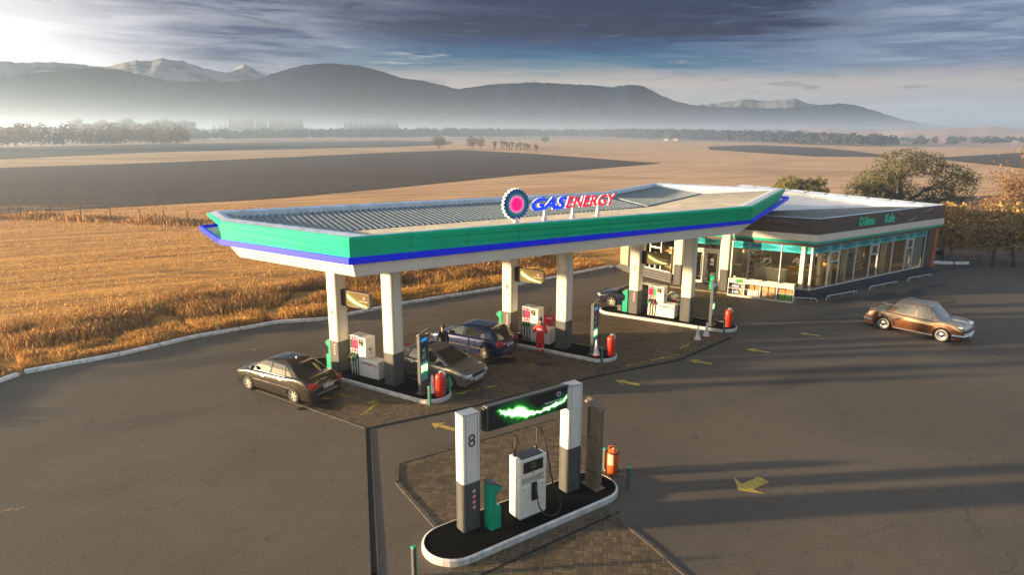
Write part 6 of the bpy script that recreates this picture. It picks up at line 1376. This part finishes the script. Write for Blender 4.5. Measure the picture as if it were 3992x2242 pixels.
    for s_ in (-1, 1): mb.add(*ell(c_+Vector((s_*.032, -.086, .005)), (.012, .008, .007)), M_black, True)
    mb.add(*ell(c_+Vector((0, -.086, -.062)), (.024, .008, .006)), M_txtred, True); mb.build('eyes_and_mouth', o)
    if collar: mb = MB(); mb.add(*ell(nk+Vector((0, .0, -.05)), (.18, .125, .095)), collar, True); mb.build('yoke', jk)
    if stripe:
        M_ref = mat('reflective_stripe', (.62, .64, .66), .3)
        mb = MB(); zc = ch.z+.0; mb.lathe([(1, 0), (1, .045)], M_ref, 24); mb.v = [(v[0]*.190, v[1]*.142+ch.y, v[2]+zc-.02) for v in mb.v]; mb.build('stripe', jk)
        T = facing(Vector((0, ch.y+.15, zc-.05)), pi/2); mb = MB(); mb.text('GAS ENERGY', .055, T, M_txtw, depth=.003); mb.build('back_lettering', jk)
        for hp, kn, an, to in LG: p = an.lerp(kn, .42); mb = MB(); mb.cyl(p, p+(kn-an).normalized()*.05, .076, .078, M_ref, 16, False); mb.build('leg_stripe', tr)
    return o
def ell(c, r, keep=None, n=10, m_=7):
    vs, fs = [], []
    for j in range(m_+1):
        t = pi*j/m_
        for i in range(n): a = 2*pi*i/n; vs.append(Vector((sin(t)*cos(a), sin(t)*sin(a), cos(t))))
    for j in range(m_):
        for i in range(n):
            q = (j*n+i, j*n+(i+1) % n, (j+1)*n+(i+1) % n, (j+1)*n+i); cc = sum((vs[k] for k in q), Vector())/4
            if keep is None or keep(cc): fs.append(q)
    return [(c[0]+v.x*r[0], c[1]+v.y*r[1], c[2]+v.z*r[2]) for v in vs], fs
M_jred = mat('red_workwear', (.58, .008, .012), .7, var=.12, vs=12); M_jgr = mat('grey_yoke', (.20, .14, .11), .8); M_jblk = mat('black_jacket', (.016, .012, .014), .7); M_jean = mat('dark_trousers', (.02, .022, .032), .8); M_jwh = mat('white_shirt', (.58, .56, .52), .7)
person('worker in red overalls with a pale back stripe, standing with his back to the camera', (1.30, 29.17, 0), R(172), M_jred, M_jred, (((-.12, .03, -.26), (.10, -.20, -.10)), ((.14, .02, -.25), (-.04, -.22, -.06))), (0, .6), None, M_jgr, True, .03, legs=((-.13, 0), (.13, 0)))
person('worker in red overalls and grey knit hat bending over behind the pump', (1.78, 31.02, 0), R(15), M_jred, M_jred, (((-.10, -.10, -.24), (.05, -.24, -.05)), ((.12, -.08, -.24), (-.10, -.22, -.04))), (0, 1.6), mat('knit_hat', (.10, .075, .055), .95), M_jgr, True, .10)
person('man in black with a peaked cap standing by the silver car door', (-3.05, 28.0, 0), R(215), M_jblk, M_jean, (((-.10, .0, -.28), (-.02, -.10, -.24)), ((.16, .10, -.22), (.14, .02, -.18))), (-1, 0), mat('black_cap', (.012, .012, .014), .7))
person('person in dark clothes standing just inside the shop door', (13.25, 44.35, .5-.38), R(-30), M_jblk, M_jean, (((-.10, -.05, -.26), (.02, -.16, -.12)), ((.10, -.05, -.26), (-.02, -.16, -.12))), (0, .5))
p = pp(2.25, 2.3); person('customer in a white shirt at the grey table by the cafe window', P3(p, .5), R(-60), M_jwh, M_jblk, (((-.06, -.16, -.22), (.04, -.22, .0)), ((.06, -.16, -.22), (-.04, -.22, .0))), (0, 1.2), lean=.14)
p = pp(6.2, 3.4); person('person in a white shirt behind the service counter', P3(p, .5), R(20), M_jwh, M_jblk, (((-.12, -.10, -.22), (.04, -.22, -.05)), ((.12, -.10, -.22), (-.04, -.22, -.05))), (0, 1.), lean=.10)
# ------------------------------------------------------------------ vegetation
import numpy as np
rng = np.random.default_rng(11)
def leafmesh(name, P, N, size, mats, mi, parent=None, aspect=.5, jit=.35):
    """one quad per point P, facing roughly N"""
    n = len(P); a = rng.normal(size=(n, 3)); N = N+rng.normal(size=(n, 3))*jit; N /= np.linalg.norm(N, axis=1)[:, None]+1e-9
    u = np.cross(N, a); u /= np.linalg.norm(u, axis=1)[:, None]+1e-9; v = np.cross(N, u); s = (size if np.ndim(size) else np.full(n, size))[:, None]
    co = np.stack([P-u*s, P-v*s*aspect, P+u*s, P+v*s*aspect], 1).reshape(-1, 3)
    me = bpy.data.meshes.new(name); me.vertices.add(4*n); me.vertices.foreach_set('co', co.ravel()); me.loops.add(4*n); me.loops.foreach_set('vertex_index', np.arange(4*n)); me.polygons.add(n); me.polygons.foreach_set('loop_start', np.arange(0, 4*n, 4))
    for m in mats: me.materials.append(m)
    me.polygons.foreach_set('material_index', mi.astype(np.int32)); me.update(); o = bpy.data.objects.new(name, me); COL.objects.link(o)
    if parent: o.parent = parent
    return o
def leafmat(name, col, tr=.35):
    m = bpy.data.materials.new(name); m.use_nodes = True; t = m.node_tree; b = bsdf(m); b.inputs['Base Color'].default_value = (*col, 1); b.inputs['Roughness'].default_value = .6; b.inputs['Specular IOR Level'].default_value = .25
    tl_ = t.nodes.new('ShaderNodeBsdfTranslucent'); tl_.inputs[0].default_value = (*col, 1); mx = t.nodes.new('ShaderNodeMixShader'); mx.inputs[0].default_value = tr
    t.links.new(b.outputs[0], mx.inputs[1]); t.links.new(tl_.outputs[0], mx.inputs[2]); t.links.new(mx.outputs[0], t.nodes['Material Output'].inputs[0]); return m
L_ol = [leafmat('leaf_olive_a', (0.158, 0.143, 0.033)), leafmat('leaf_olive_b', (0.098, 0.105, 0.030)), leafmat('leaf_olive_c', (0.285, 0.195, 0.042))]
L_gr = [leafmat('leaf_green_a', (0.066, 0.078, 0.026)), leafmat('leaf_green_b', (0.102, 0.102, 0.031)), leafmat('leaf_green_c', (0.144, 0.120, 0.036))]
L_go = [leafmat('leaf_gold_a', (0.447, 0.284, 0.088)), leafmat('leaf_gold_b', (0.285, 0.177, 0.059)), leafmat('leaf_gold_c', (0.645, 0.425, 0.134))]
L_gr2 = [leafmat('leaf_ochre_a', (0.335, 0.225, 0.086)), leafmat('leaf_ochre_b', (0.198, 0.138, 0.057)), leafmat('leaf_ochre_c', (0.513, 0.344, 0.129))]
L_pop = [leafmat('poplar_leaf_a', (.10, .065, .04)), leafmat('poplar_leaf_b', (.07, .055, .04)), leafmat('poplar_leaf_c', (.15, .09, .05))]
L_bare = [leafmat('bare_leaf_a', (.26, .15, .08)), leafmat('bare_leaf_b', (.17, .10, .06)), leafmat('bare_leaf_c', (.36, .23, .10))]
M_bark = mat('bark', (.07, .045, .03), .9, var=.4, vs=6, bump=.5, bs=20)
def clumps(blobs, n, size, fine=.3):
    """points spread through lumpy ellipsoids, thicker near the surface, with gaps"""
    P, N = [], []; vol = np.array([b[3]*b[4]*b[5] for b in blobs]); cnt = (n*vol/vol.sum()).astype(int)
    for b, k in zip(blobs, cnt):
        d = rng.normal(size=(k, 3)); d /= np.linalg.norm(d, axis=1)[:, None]; r_ = rng.uniform(.25, 1, k)**.45
        f = np.array([1+.28*noise.noise(Vector(x_)*2.1+Vector((b[0], b[1], b[2]))) for x_ in d]); p = d*(r_*f)[:, None]*np.array(b[3:6])+np.array(b[:3])
        keep = np.array([noise.noise(Vector(x_)*(1.5/fine)) > -.12 for x_ in p*.35]); P.append(p[keep]); N.append(d[keep])
    return np.concatenate(P), np.concatenate(N)
def tree(name, label, cat, loc, blobs, n, size, mats, trunk, group=None, jit=.6, limbs=None, aspect=.5):
    o = thing(name, label, cat, loc, 0, group); mb = MB()
    for path, rr in trunk: mb.tube(path, rr, M_bark, 8)
    mb.build('trunk', o); P, N = clumps(blobs, n, size); mi = rng.choice(len(mats), len(P), p=[.45, .33, .22][:len(mats)]); leafmesh('crown', P, N, rng.uniform(.6, 1.25, len(P))*size, mats, mi, o, aspect, jit); return o
def limb(a, b_, r0, r1, n=5, wob=.15):
    a, b_ = Vector(a), Vector(b_); L = (b_-a).length; ps = [a.lerp(b_, i/n)+Vector([random.uniform(-1, 1)*wob*L*.12*(0 < i < n) for _ in range(3)]) for i in range(n+1)]; return (ps, [r0+(r1-r0)*i/n for i in range(n+1)])
# big spreading tree behind the shop
bx = (44.6, 76.0, 0)
tr = [limb((0, 0, 0), (-.5, 0, 2.6), .42, .30), limb((-.5, 0, 2.5), (-.8, .3, 7.2), .26, .08), limb((-.3, 0, 2.2), (4.6, .5, 4.9), .24, .06), limb((-.5, 0, 2.8), (-4.0, .4, 4.9), .2, .05), limb((2.6, .3, 3.8), (6, 1, 4.0), .12, .04), limb((-.7, .2, 5.0), (1.6, 0, 7.6), .12, .03), limb((-.7, .2, 4.8), (-2.7, .6, 7.0), .12, .03)]
tree('spreading_tree', 'large spreading olive green tree rising behind the shop roof', 'tree', bx, [(-.7, 0, 6.7, 3.1, 2.8, 1.7), (-3.4, 0, 4.6, 2.7, 2.6, 1.7), (-5.5, 0, 3.6, 1.7, 1.8, 1.3), (-1.6, .5, 3.9, 3.0, 3, 1.7), (2.0, 0, 6.7, 2.2, 2.2, 1.4), (4.8, 0, 5.3, 2.3, 2.4, 1.6), (6.0, 0, 4.1, 1.9, 2, 1.9), (3.4, 0, 3.3, 2.2, 2, 1.3), (7.0, 0, 5.0, 1.2, 1.4, .9), (-3.0, 0, 2.8, 3.0, 2, 1.3), (1, 0, 2.4, 2.4, 2, 1.2), (5, 0, 2.4, 2.2, 2, 1.2)], 30000, .115, L_gr, tr)
tree('bushy_tree', 'low yellow green bushy tree between the canopy end and the big tree', 'tree', (31.7, 73.4, 0), [(-1.5, 0, 3.5, 1.9, 1.8, 2.0), (.5, 0, 3.5, 1.9, 1.8, 1.9), (1.9, 0, 3.7, 1.0, 1.3, 1.9), (-2.8, 0, 3.0, 1.0, 1.2, 1.3)], 16000, .12, L_ol, [limb((0, 0, 0), (-.4, 0, 3.6), .16, .06), limb((0, 0, 1), (1.6, 0, 4), .1, .03)])
# hedge like trees by the drive on the right
tree('rounded_bush', 'tall rounded golden leaved bush at the brick end of the shop', 'bush', (34.5, 51.9, 0), [(0, .3, 2.9, 1.7, 1.4, 1.8), (-.2, .2, 3.6, 1.35, 1.2, 1.15), (.6, .2, 2.1, 1.4, 1.2, 1.1), (-1.0, .2, 1.8, .9, .8, .7), (1.5, .3, 1.6, .7, .7, .5)], 9500, .115, L_go, [limb((-.2, 0, 0), (-.5, .1, 2), .05, .03), limb((.1, 0, 0), (.3, .1, 2), .045, .03), limb((-.3, 0, .1), (-1.3, 0, 1.3), .035, .02)], jit=.9)
tree('rounded_tree', 'wide dome shaped ochre tree with two trunks at the right edge', 'tree', (38.0, 50.9, 0), [(.2, .6, 3.1, 2.5, 1.9, 1.75), (-1.1, .3, 2.2, 1.2, 1.2, 1.2), (1.9, .8, 3.3, 2.4, 1.8, 1.7), (4.0, 1.0, 3.0, 2.2, 1.9, 1.9), (1.2, .2, 1.7, 1.8, 1.2, .8), (3.4, .4, 1.8, 1.6, 1.2, .9)], 17000, .125, L_gr2, [limb((-1.05, -.7, 0), (-.8, -.2, 1.8), .13, .09), limb((.75, -.5, 0), (.75, 0, 1.8), .13, .09), limb((-1.0, -.6, .9), (-.3, 0, 2), .07, .05)], jit=.9)
# bare trees behind them
def bare(name, label, loc, H, sp_, n1, mats=None, n=1500, r0=.16, group=None, leaf=.12):
    o = thing(name, label, 'tree', loc, random.uniform(0, 6), group); mb = MB(); tips = []
    def grow(p, d, L, r_, lev):
        q = p+d*L; mid = p.lerp(q, .5)+Vector([random.uniform(-1, 1)*L*.07 for _ in range(3)]); mb.tube([p, mid, q], [r_, r_*.82, r_*.62], M_bark, 5 if lev < 2 else 3); tips.append(q)
        if lev < 4:
            for _ in range(3 if lev else n1):
                dd = (d+Vector([random.uniform(-1, 1)*sp_ for _ in range(3)])+Vector((0, 0, .18))).normalized(); grow(q if lev else p+Vector((0, 0, L*random.uniform(.05, .5))), dd, L*random.uniform(.62, .86), r_*.55, lev+1)
    grow(Vector((0, 0, 0)), Vector((0, 0, 1)), H*.30, r0, 0); mb.build('trunk', o)
    if n:
        T_ = np.array([tuple(t) for t in tips if t.z > H*.28]); P = T_[rng.integers(0, len(T_), n)]+rng.normal(size=(n, 3))*H*.05; mm = mats or L_bare; leafmesh('crown', P, rng.normal(size=(n, 3)), rng.uniform(.5, 1.2, n)*leaf, mm, rng.integers(0, 3, n), o)
    return o
bare('bare_tree', 'thin leafless reddish tree just behind the rounded bush', (48.5, 64, 0), 9.0, .55, 6, n=5000, leaf=.10); bare('bare_tree', 'leafless many stemmed tree above the dome shaped tree', (53.5, 66, 0), 10.5, .6, 7, n=7000, leaf=.10)
bare('bare_tree', 'tall half bare tree at the right edge with a few dark leaves', (59.0, 70, 0), 13, .5, 6, L_gr, n=7500, leaf=.13); bare('bare_tree', 'low leafless shrub like tree right of the big tree', (44.5, 62, 0), 5.5, .6, 7, n=4000, leaf=.09)
# lone trees and a thin row far out in the fields
def far_tree(name, label, x_, y_, w_, h_, mats, n=1400, group=None, tall=False):
    s_ = w_/2; bl = [(0, 0, h_*.60, s_, s_, h_*.40), (-s_*.4, 0, h_*.45, s_*.7, s_*.7, h_*.3), (s_*.45, 0, h_*.5, s_*.65, s_*.65, h_*.3)]
    return tree(name, label, 'tree', (x_, y_, 0), bl, n, w_*.045, mats, [limb((0, 0, 0), (0, 0, h_*.6), w_*.035, w_*.015)], group)
far_tree('lone_tree', 'lone rounded tree at the far edge of the ploughed field', -44.2, 409, 8.6, 8.0, L_gr); far_tree('lone_tree', 'smaller lone tree right of the thin row in the fields', 29.1, 610, 7.5, 7.5, L_gr)
far_tree('lone_tree', 'dense tree at the left end of the thin row in the fields', -24.0, 402, 6.5, 8.2, L_pop, group=None); far_tree('lone_tree', 'second tree in the thin row, close beside the dense one', -18.8, 400, 5.5, 7.6, L_pop)
for k in range(14):
    t = k/13; x_, y_ = -11+t*24, 396-t*34; bare('thin_tree', 'thin leafless tree in the row beyond the ploughed field', (x_+random.uniform(-1, 1), y_, 0), random.uniform(4.8, 6.8)*(1-.2*t), .35, 3, L_pop, n=90, r0=.22, group='thin leafless trees in a row beyond the ploughed field', leaf=.32)
far_tree('lone_tree', 'short tree at the right end of the thin row in the fields', 12.5, 360, 2.8, 4.6, L_pop, 500)
# rows of poplars and bare trees behind the wood
def mkpoplar(h_, w_): return tree('poplar', 'slender poplar', 'tree', (0, 0, 0), [(0, 0, h_*.52, w_, w_, h_*.46), (0, 0, h_*.4, w_*1.15, w_*1.15, h_*.3)], 900, .9, L_pop, [limb((0, 0, 0), (0, 0, h_*.5), .4, .2)])
azp = lambda V: atan2(V-1288, 2592/1.5497)
prot = [mkpoplar(37, 2.2), mkpoplar(34, 2.0)]; first = [True, True]
def put_poplar(V, D, label, group, k, s_=1.):
    a = azp(V); loc = (D*sin(a), D*cos(a), 0)
    if first[k]: o = prot[k]; first[k] = False; o.location = loc; o['label'] = label; o['group'] = group
    else: o = dup(prot[k], loc, random.uniform(0, 6), label, group)
    o.scale = (1, 1, s_)
V0 = 596
while V0 < 775:
    if not (654 < V0 < 660 or 690 < V0 < 694): put_poplar(V0, 1260+random.uniform(-25, 25), 'slender poplar in the long close row behind the wood on the left', 'poplars in the long close row on the left', 0, random.uniform(.82, 1.05))
    V0 += random.uniform(3.4, 5.6)
for V0, lab in ((558, 'short poplar'), (571, 'short poplar'), (578, 'poplar'), (586, 'poplar')): put_poplar(V0, 1260, 'lone slender poplar just left of the long close row', 'scattered poplars left of the long row', 0, random.uniform(.6, .9))
V0 = 878
while V0 < 1010: put_poplar(V0, 1320+random.uniform(-20, 20), 'slender poplar in the short row near the middle of the plain', 'poplars in the short row near the middle', 1, random.uniform(.75, 1.)); V0 += random.uniform(3.4, 5.4)
a = azp(421); tree('dark_poplar', 'dark broad poplar standing above the wood on the left', 'tree', (900*sin(a), 900*cos(a), 0), [(0, 0, 12, 3.2, 3, 11), (-2.4, 0, 9, 2, 2, 8)], 1500, .8, L_gr, [limb((0, 0, 0), (0, 0, 12), .4, .2)])
bp = bare('bare_far_tree', 'tall bare tree', (0, 0, 0), 31, .42, 6, n=1100, r0=1.0, leaf=.8, mats=L_pop); fb = True
for V0 in list(range(222, 345, 13))+list(range(352, 400, 15))+list(range(404, 512, 12)):
    a = azp(V0+random.uniform(-3, 3)); D = 1000+random.uniform(-40, 60); lab = 'tall bare tree in the misty row on the far left'; g_ = 'bare trees in the misty row on the far left'
    if fb: bp.location = (D*sin(a), D*cos(a), 0); bp['label'] = lab; bp['group'] = g_; fb = False; o = bp
    else: o = dup(bp, (D*sin(a), D*cos(a), 0), random.uniform(0, 6), lab, g_)
    o.scale = (1, 1, random.uniform(.7, 1.05))
# the wood itself
def wood(name, path, n, hr, wr, mats, label, per=46, sz=1.2, depth=30):
    P, N, MI = [], [], []; L = [0]
    for a, b_ in zip(path, path[1:]): L.append(L[-1]+sqrt((b_[0]-a[0])**2+(b_[1]-a[1])**2))
    for _ in range(n):
        s_ = rng.uniform(0, L[-1]); k = max(i for i in range(len(L)-1) if L[i] <= s_); t = (s_-L[k])/(L[k+1]-L[k]); c_ = np.array(path[k])*(1-t)+np.array(path[k+1])*t; d = np.array(path[k+1])-np.array(path[k]); d = d/np.linalg.norm(d)
        c_ = c_+np.array([-d[1], d[0]])*rng.uniform(0, depth); h_, w_ = rng.uniform(*hr)*min(1.15, max(.55, np.hypot(*c_)/900)), rng.uniform(*wr); q = rng.normal(size=(per, 3)); q /= np.linalg.norm(q, axis=1)[:, None]; q[:, 2] = np.abs(q[:, 2])*.9+rng.uniform(-.9, .2, per)*.6
        P.append(np.c_[c_[0]+q[:, 0]*w_, c_[1]+q[:, 1]*w_, h_*.5+q[:, 2]*h_*.5]); N.append(q); MI.append(np.full(per, rng.integers(0, 3)))
    P = np.concatenate(P); N = np.concatenate(N); o = leafmesh(name, P, N, rng.uniform(.7, 1.3, len(P))*sz, mats, np.concatenate(MI), None, .8, .5); return tag(o, label, 'wood', kind='stuff')
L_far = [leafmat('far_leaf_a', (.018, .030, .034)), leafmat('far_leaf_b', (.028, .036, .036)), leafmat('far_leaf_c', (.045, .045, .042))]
wood('distant_wood', [(-640, 600), (-440, 690), (-343, 662), (-250, 800), (-154, 914), (-60, 1050), (90, 1300), (150, 1180), (205, 900), (250, 760), (262, 620), (268, 545)], 1500, (9, 15), (3.5, 7), L_far, 'long band of dark trees running across the plain', 60, 1.5, 45)
wood('misty_thicket', [(-360, 300), (-300, 310), (-235, 330), (-195, 395), (-215, 470)], 120, (15, 27), (2.5, 5), L_pop, 'misty reddish thicket at the left edge of the fields', 170, .5, 60)
wood('hedge_line', [(-900, 1500), (-300, 1650), (200, 1750), (700, 1500)], 520, (9, 16), (6, 12), L_far, 'thin far tree line below the mountains', 40, 3., 60)
wood('valley_scrub', [(300, 560), (420, 640), (560, 640), (640, 560)], 160, (4, 9), (3, 6), L_far, 'sparse scrub in the valley on the right', 40, 1.2, 120)
# far white barns in the mist on the left
for k, (V0, D, w_, lab) in enumerate(((190, 640, 60, 'long pale barn roof showing in the mist on the far left'), (262, 700, 40, 'white barn roof beside the longer one in the mist'))):
    a = azp(V0); o = simple('barn', lab, 'barn', [('wall', lambda m_: m_.bb(-w_/2, w_/2, -7, 7, 0, 7, P_wv)), ('roof', lambda m_: m_.ext([(-8, 7), (8, 7), (0, 10)], -w_/2-1, w_/2+1, mat('pale_roof', (.6, .66, .72), .5)))], (D*sin(a), D*cos(a), 0), -a+.1)
for V0, D, lab in ((1640, 940, 'tiny white house at the foot of the wood on the right'), (1662, 960, 'second tiny white house right beside the first in the wood')):
    a = azp(V0); simple('house', lab, 'house', [('wall', lambda m_: m_.bb(-2.6, 2.6, -2, 2, 0, 2.3, P_wv)), ('roof', lambda m_: m_.ext([(-2.3, 2.3), (2.3, 2.3), (0, 3.6)], -2.9, 2.9, M_brick))], (D*sin(a), D*cos(a)-60, 0), -a)
# dry grass: tufts along the kerb and over the near field
L_dry = [leafmat('dry_grass_a', (.54, .28, .07), .3), leafmat('dry_grass_b', (.30, .14, .032), .3), leafmat('dry_grass_c', (.66, .38, .11), .3), leafmat('green_grass', (.20, .19, .03), .3), leafmat('brown_weed', (.20, .10, .04), .3)]
kp = np.array(KERB[:10]); seg = np.diff(kp, axis=0); sl_ = np.linalg.norm(seg, axis=1); cum = np.r_[0, np.cumsum(sl_)]
def verge(n, off, hr, wid, probs, patch, name_):
    s_ = rng.uniform(0, cum[-1], n); k = np.clip(np.searchsorted(cum, s_)-1, 0, len(seg)-1); t = (s_-cum[k])/sl_[k]; d = seg[k]/sl_[k][:, None]; nrm = np.c_[-d[:, 1], d[:, 0]]
    o_ = off[0]+(off[1]-off[0])*rng.uniform(0, 1, n)**(1.7 if off[1] > 20 else 1); c_ = kp[k]+seg[k]*t[:, None]+nrm*o_[:, None]
    if off[1] > 6: c_ = c_+rng.normal(size=c_.shape)*.7
    kk = np.array([noise.noise(Vector((a*patch, b_*patch, 3.))) for a, b_ in c_]); kk2 = np.array([noise.noise(Vector((a*.9, b_*.9, 8.))) for a, b_ in c_]); m_ = (kk > (-.3 if off[1] < 9 else -2)); c_, kk, kk2 = c_[m_], kk[m_], kk2[m_]; n = len(c_)
    h_ = rng.uniform(hr[0], hr[1], n)*(1+.8*kk+.4*kk2); a = rng.uniform(0, 2*pi, n); w_ = rng.uniform(.6, 1.3, n)*wid; ux, uy = np.cos(a)*w_, np.sin(a)*w_; ln = rng.normal(size=(n, 2))*.35*h_[:, None]
    z0 = np.full(n, -.12); co = np.stack([np.c_[c_[:, 0]-ux, c_[:, 1]-uy, z0], np.c_[c_[:, 0]+ux, c_[:, 1]+uy, z0], np.c_[c_[:, 0]+ux*.5+ln[:, 0], c_[:, 1]+uy*.5+ln[:, 1], h_*.95], np.c_[c_[:, 0]-ux*.3+ln[:, 0]*1.1, c_[:, 1]-uy*.3+ln[:, 1]*1.1, h_]], 1)
    mi = rng.choice(5, n, p=probs); gp = np.array([noise.noise(Vector((a_*.45, b_*.45, 20.))) for a_, b_ in c_]); mi = np.where((gp > .38) & (rng.uniform(size=n) < .45), 3, mi); return co, mi
parts = [verge(70000, (.2, 2.4), (.10, .42), .016, [.40, .20, .32, .04, .04], .5, 'a'), verge(16000, (2.2, 4.6), (.04, .20), .022, [.30, .25, .25, .1, .1], .5, 'b'), verge(85000, (4.0, 8.6), (.15, .55), .016, [.16, .30, .12, .02, .40], .35, 'c')]
def stubble(n, x0, x1, y0, y1, hr, wid, probs):
    c_ = np.c_[rng.uniform(x0, x1, n), y0+(y1-y0)*rng.uniform(0, 1, n)**1.3]; yk = np.interp(c_[:, 0], kp[:, 0], kp[:, 1])
    m_ = (c_[:, 0] < -22.5) | (c_[:, 1] > yk+9.0+rng.normal(size=n)*.8); c_ = c_[m_]; n = len(c_)
    band = np.array([noise.noise(Vector(((a+b_*.3)*.06, (b_-a*.55)*.45, 3.))) for a, b_ in c_]); keep = rng.uniform(size=n) < .55+band*1.1; c_ = c_[keep]; n = len(c_)
    h_ = rng.uniform(hr[0], hr[1], n); a = rng.uniform(0, 2*pi, n); w_ = rng.uniform(.6, 1.3, n)*wid; ux, uy = np.cos(a)*w_, np.sin(a)*w_; ln = rng.normal(size=(n, 2))*.08
    z0 = np.full(n, -.12); co = np.stack([np.c_[c_[:, 0]-ux, c_[:, 1]-uy, z0], np.c_[c_[:, 0]+ux, c_[:, 1]+uy, z0], np.c_[c_[:, 0]+ux*.5+ln[:, 0], c_[:, 1]+uy*.5+ln[:, 1], h_*.9], np.c_[c_[:, 0]-ux*.3+ln[:, 0], c_[:, 1]-uy*.3+ln[:, 1], h_]], 1)
    return co, rng.choice(5, n, p=probs)
parts.append(stubble(120000, -85, 9, 20, 92, (-.04, .05), .03, [.40, .24, .30, .02, .04]))
# brush along the old fence out in the field
FL = np.array([(-66, 77), (-58, 78.5), (-50, 77), (-42, 75), (-36, 73.5), (-31, 74), (-24, 73), (-17, 72), (-8, 71.5)], float)
def brush(n, hr, wid, sp_):
    k = rng.integers(0, len(FL)-1, n); t = rng.uniform(0, 1, n)[:, None]; c_ = FL[k]*(1-t)+FL[k+1]*t+rng.normal(size=(n, 2))*sp_; h_ = rng.uniform(hr[0], hr[1], n)*np.array([1+1.1*noise.noise(Vector((a*.22, b_*.22, 5))) for a, b_ in c_]); a = rng.uniform(0, 2*pi, n); ux, uy = np.cos(a)*wid, np.sin(a)*wid; z0 = np.full(n, -.12)
    return np.stack([np.c_[c_[:, 0]-ux, c_[:, 1]-uy, z0], np.c_[c_[:, 0]+ux, c_[:, 1]+uy, z0], np.c_[c_[:, 0]+ux, c_[:, 1]+uy, h_], np.c_[c_[:, 0]-ux, c_[:, 1]-uy, h_*.9]], 1), rng.choice(5, n, p=[.30, .34, .10, .02, .24])
parts.append(brush(12000, (.05, .55), .03, .9))
co = np.concatenate([p[0] for p in parts]); mi = np.concatenate([p[1] for p in parts]); n = len(co); me = bpy.data.meshes.new('dry_grass'); me.vertices.add(4*n); me.vertices.foreach_set('co', co.reshape(-1)); me.loops.add(4*n); me.loops.foreach_set('vertex_index', np.arange(4*n)); me.polygons.add(n); me.polygons.foreach_set('loop_start', np.arange(0, 4*n, 4))
for m in L_dry: me.materials.append(m)
me.polygons.foreach_set('material_index', mi.astype(np.int32)); me.update(); o = bpy.data.objects.new('dry_grass', me); COL.objects.link(o); tag(o, 'tall dry golden grass and weeds growing beyond the white kerb', 'grass', kind='stuff')
# trees standing beyond the left edge, which throw the long shadows over the forecourt
wood('roadside_trees', [(-62, 10.5), (-61, 13.5)], 7, (7, 8.5), (.8, 1.1), L_gr, 'roadside trees beyond the left edge of the forecourt', 900, .16, 3)
wood('roadside_shrubs', [(-52, 18.6), (-51, 19.4)], 3, (5.5, 6.5), (.4, .6), L_gr, 'roadside shrubs beyond the left edge of the forecourt', 700, .14, 1)

o = thing('field_fence', 'old wire fence of thin wooden posts along the brush in the field', 'fence', (0, 0, 0))
for (ax, ay), (bx_, by_) in zip(FL, FL[1:]):
    for t in (0, .5):
        x_, y_ = ax+(bx_-ax)*t+.3, ay+(by_-ay)*t-.6; mb = MB(); mb.cyl((x_, y_, -.1), (x_+random.uniform(-.08, .08), y_, 1.45), .06, .05, M_bark, 6); mb.build('post', o)
mb = MB()
for (ax, ay), (bx_, by_) in zip(FL, FL[1:]):
    for zz in (.7, 1.2): mb.cyl((ax+.3, ay-.6, zz), (bx_+.3, by_-.6, zz), .008, .008, M_galv, 3)
mb.build('wire', o)
# ------------------------------------------------------------------ haze
hm = bpy.data.materials.new('ground_haze'); hm.use_nodes = True; t = hm.node_tree; t.nodes.clear()
pvn = t.nodes.new('ShaderNodeVolumePrincipled'); pvn.inputs['Color'].default_value = (.55, .74, 1.0, 1)
pvn.inputs['Density'].default_value = .00082; pvn.inputs['Anisotropy'].default_value = .6
ho = t.nodes.new('ShaderNodeOutputMaterial'); t.links.new(pvn.outputs[0], ho.inputs['Volume'])
mb = MB(); mb.bb(-5000, 5000, -400, 5000, -2., 38, hm); tag(mb.build('haze'), 'thin pale ground haze lying over the plain', 'haze', kind='stuff')
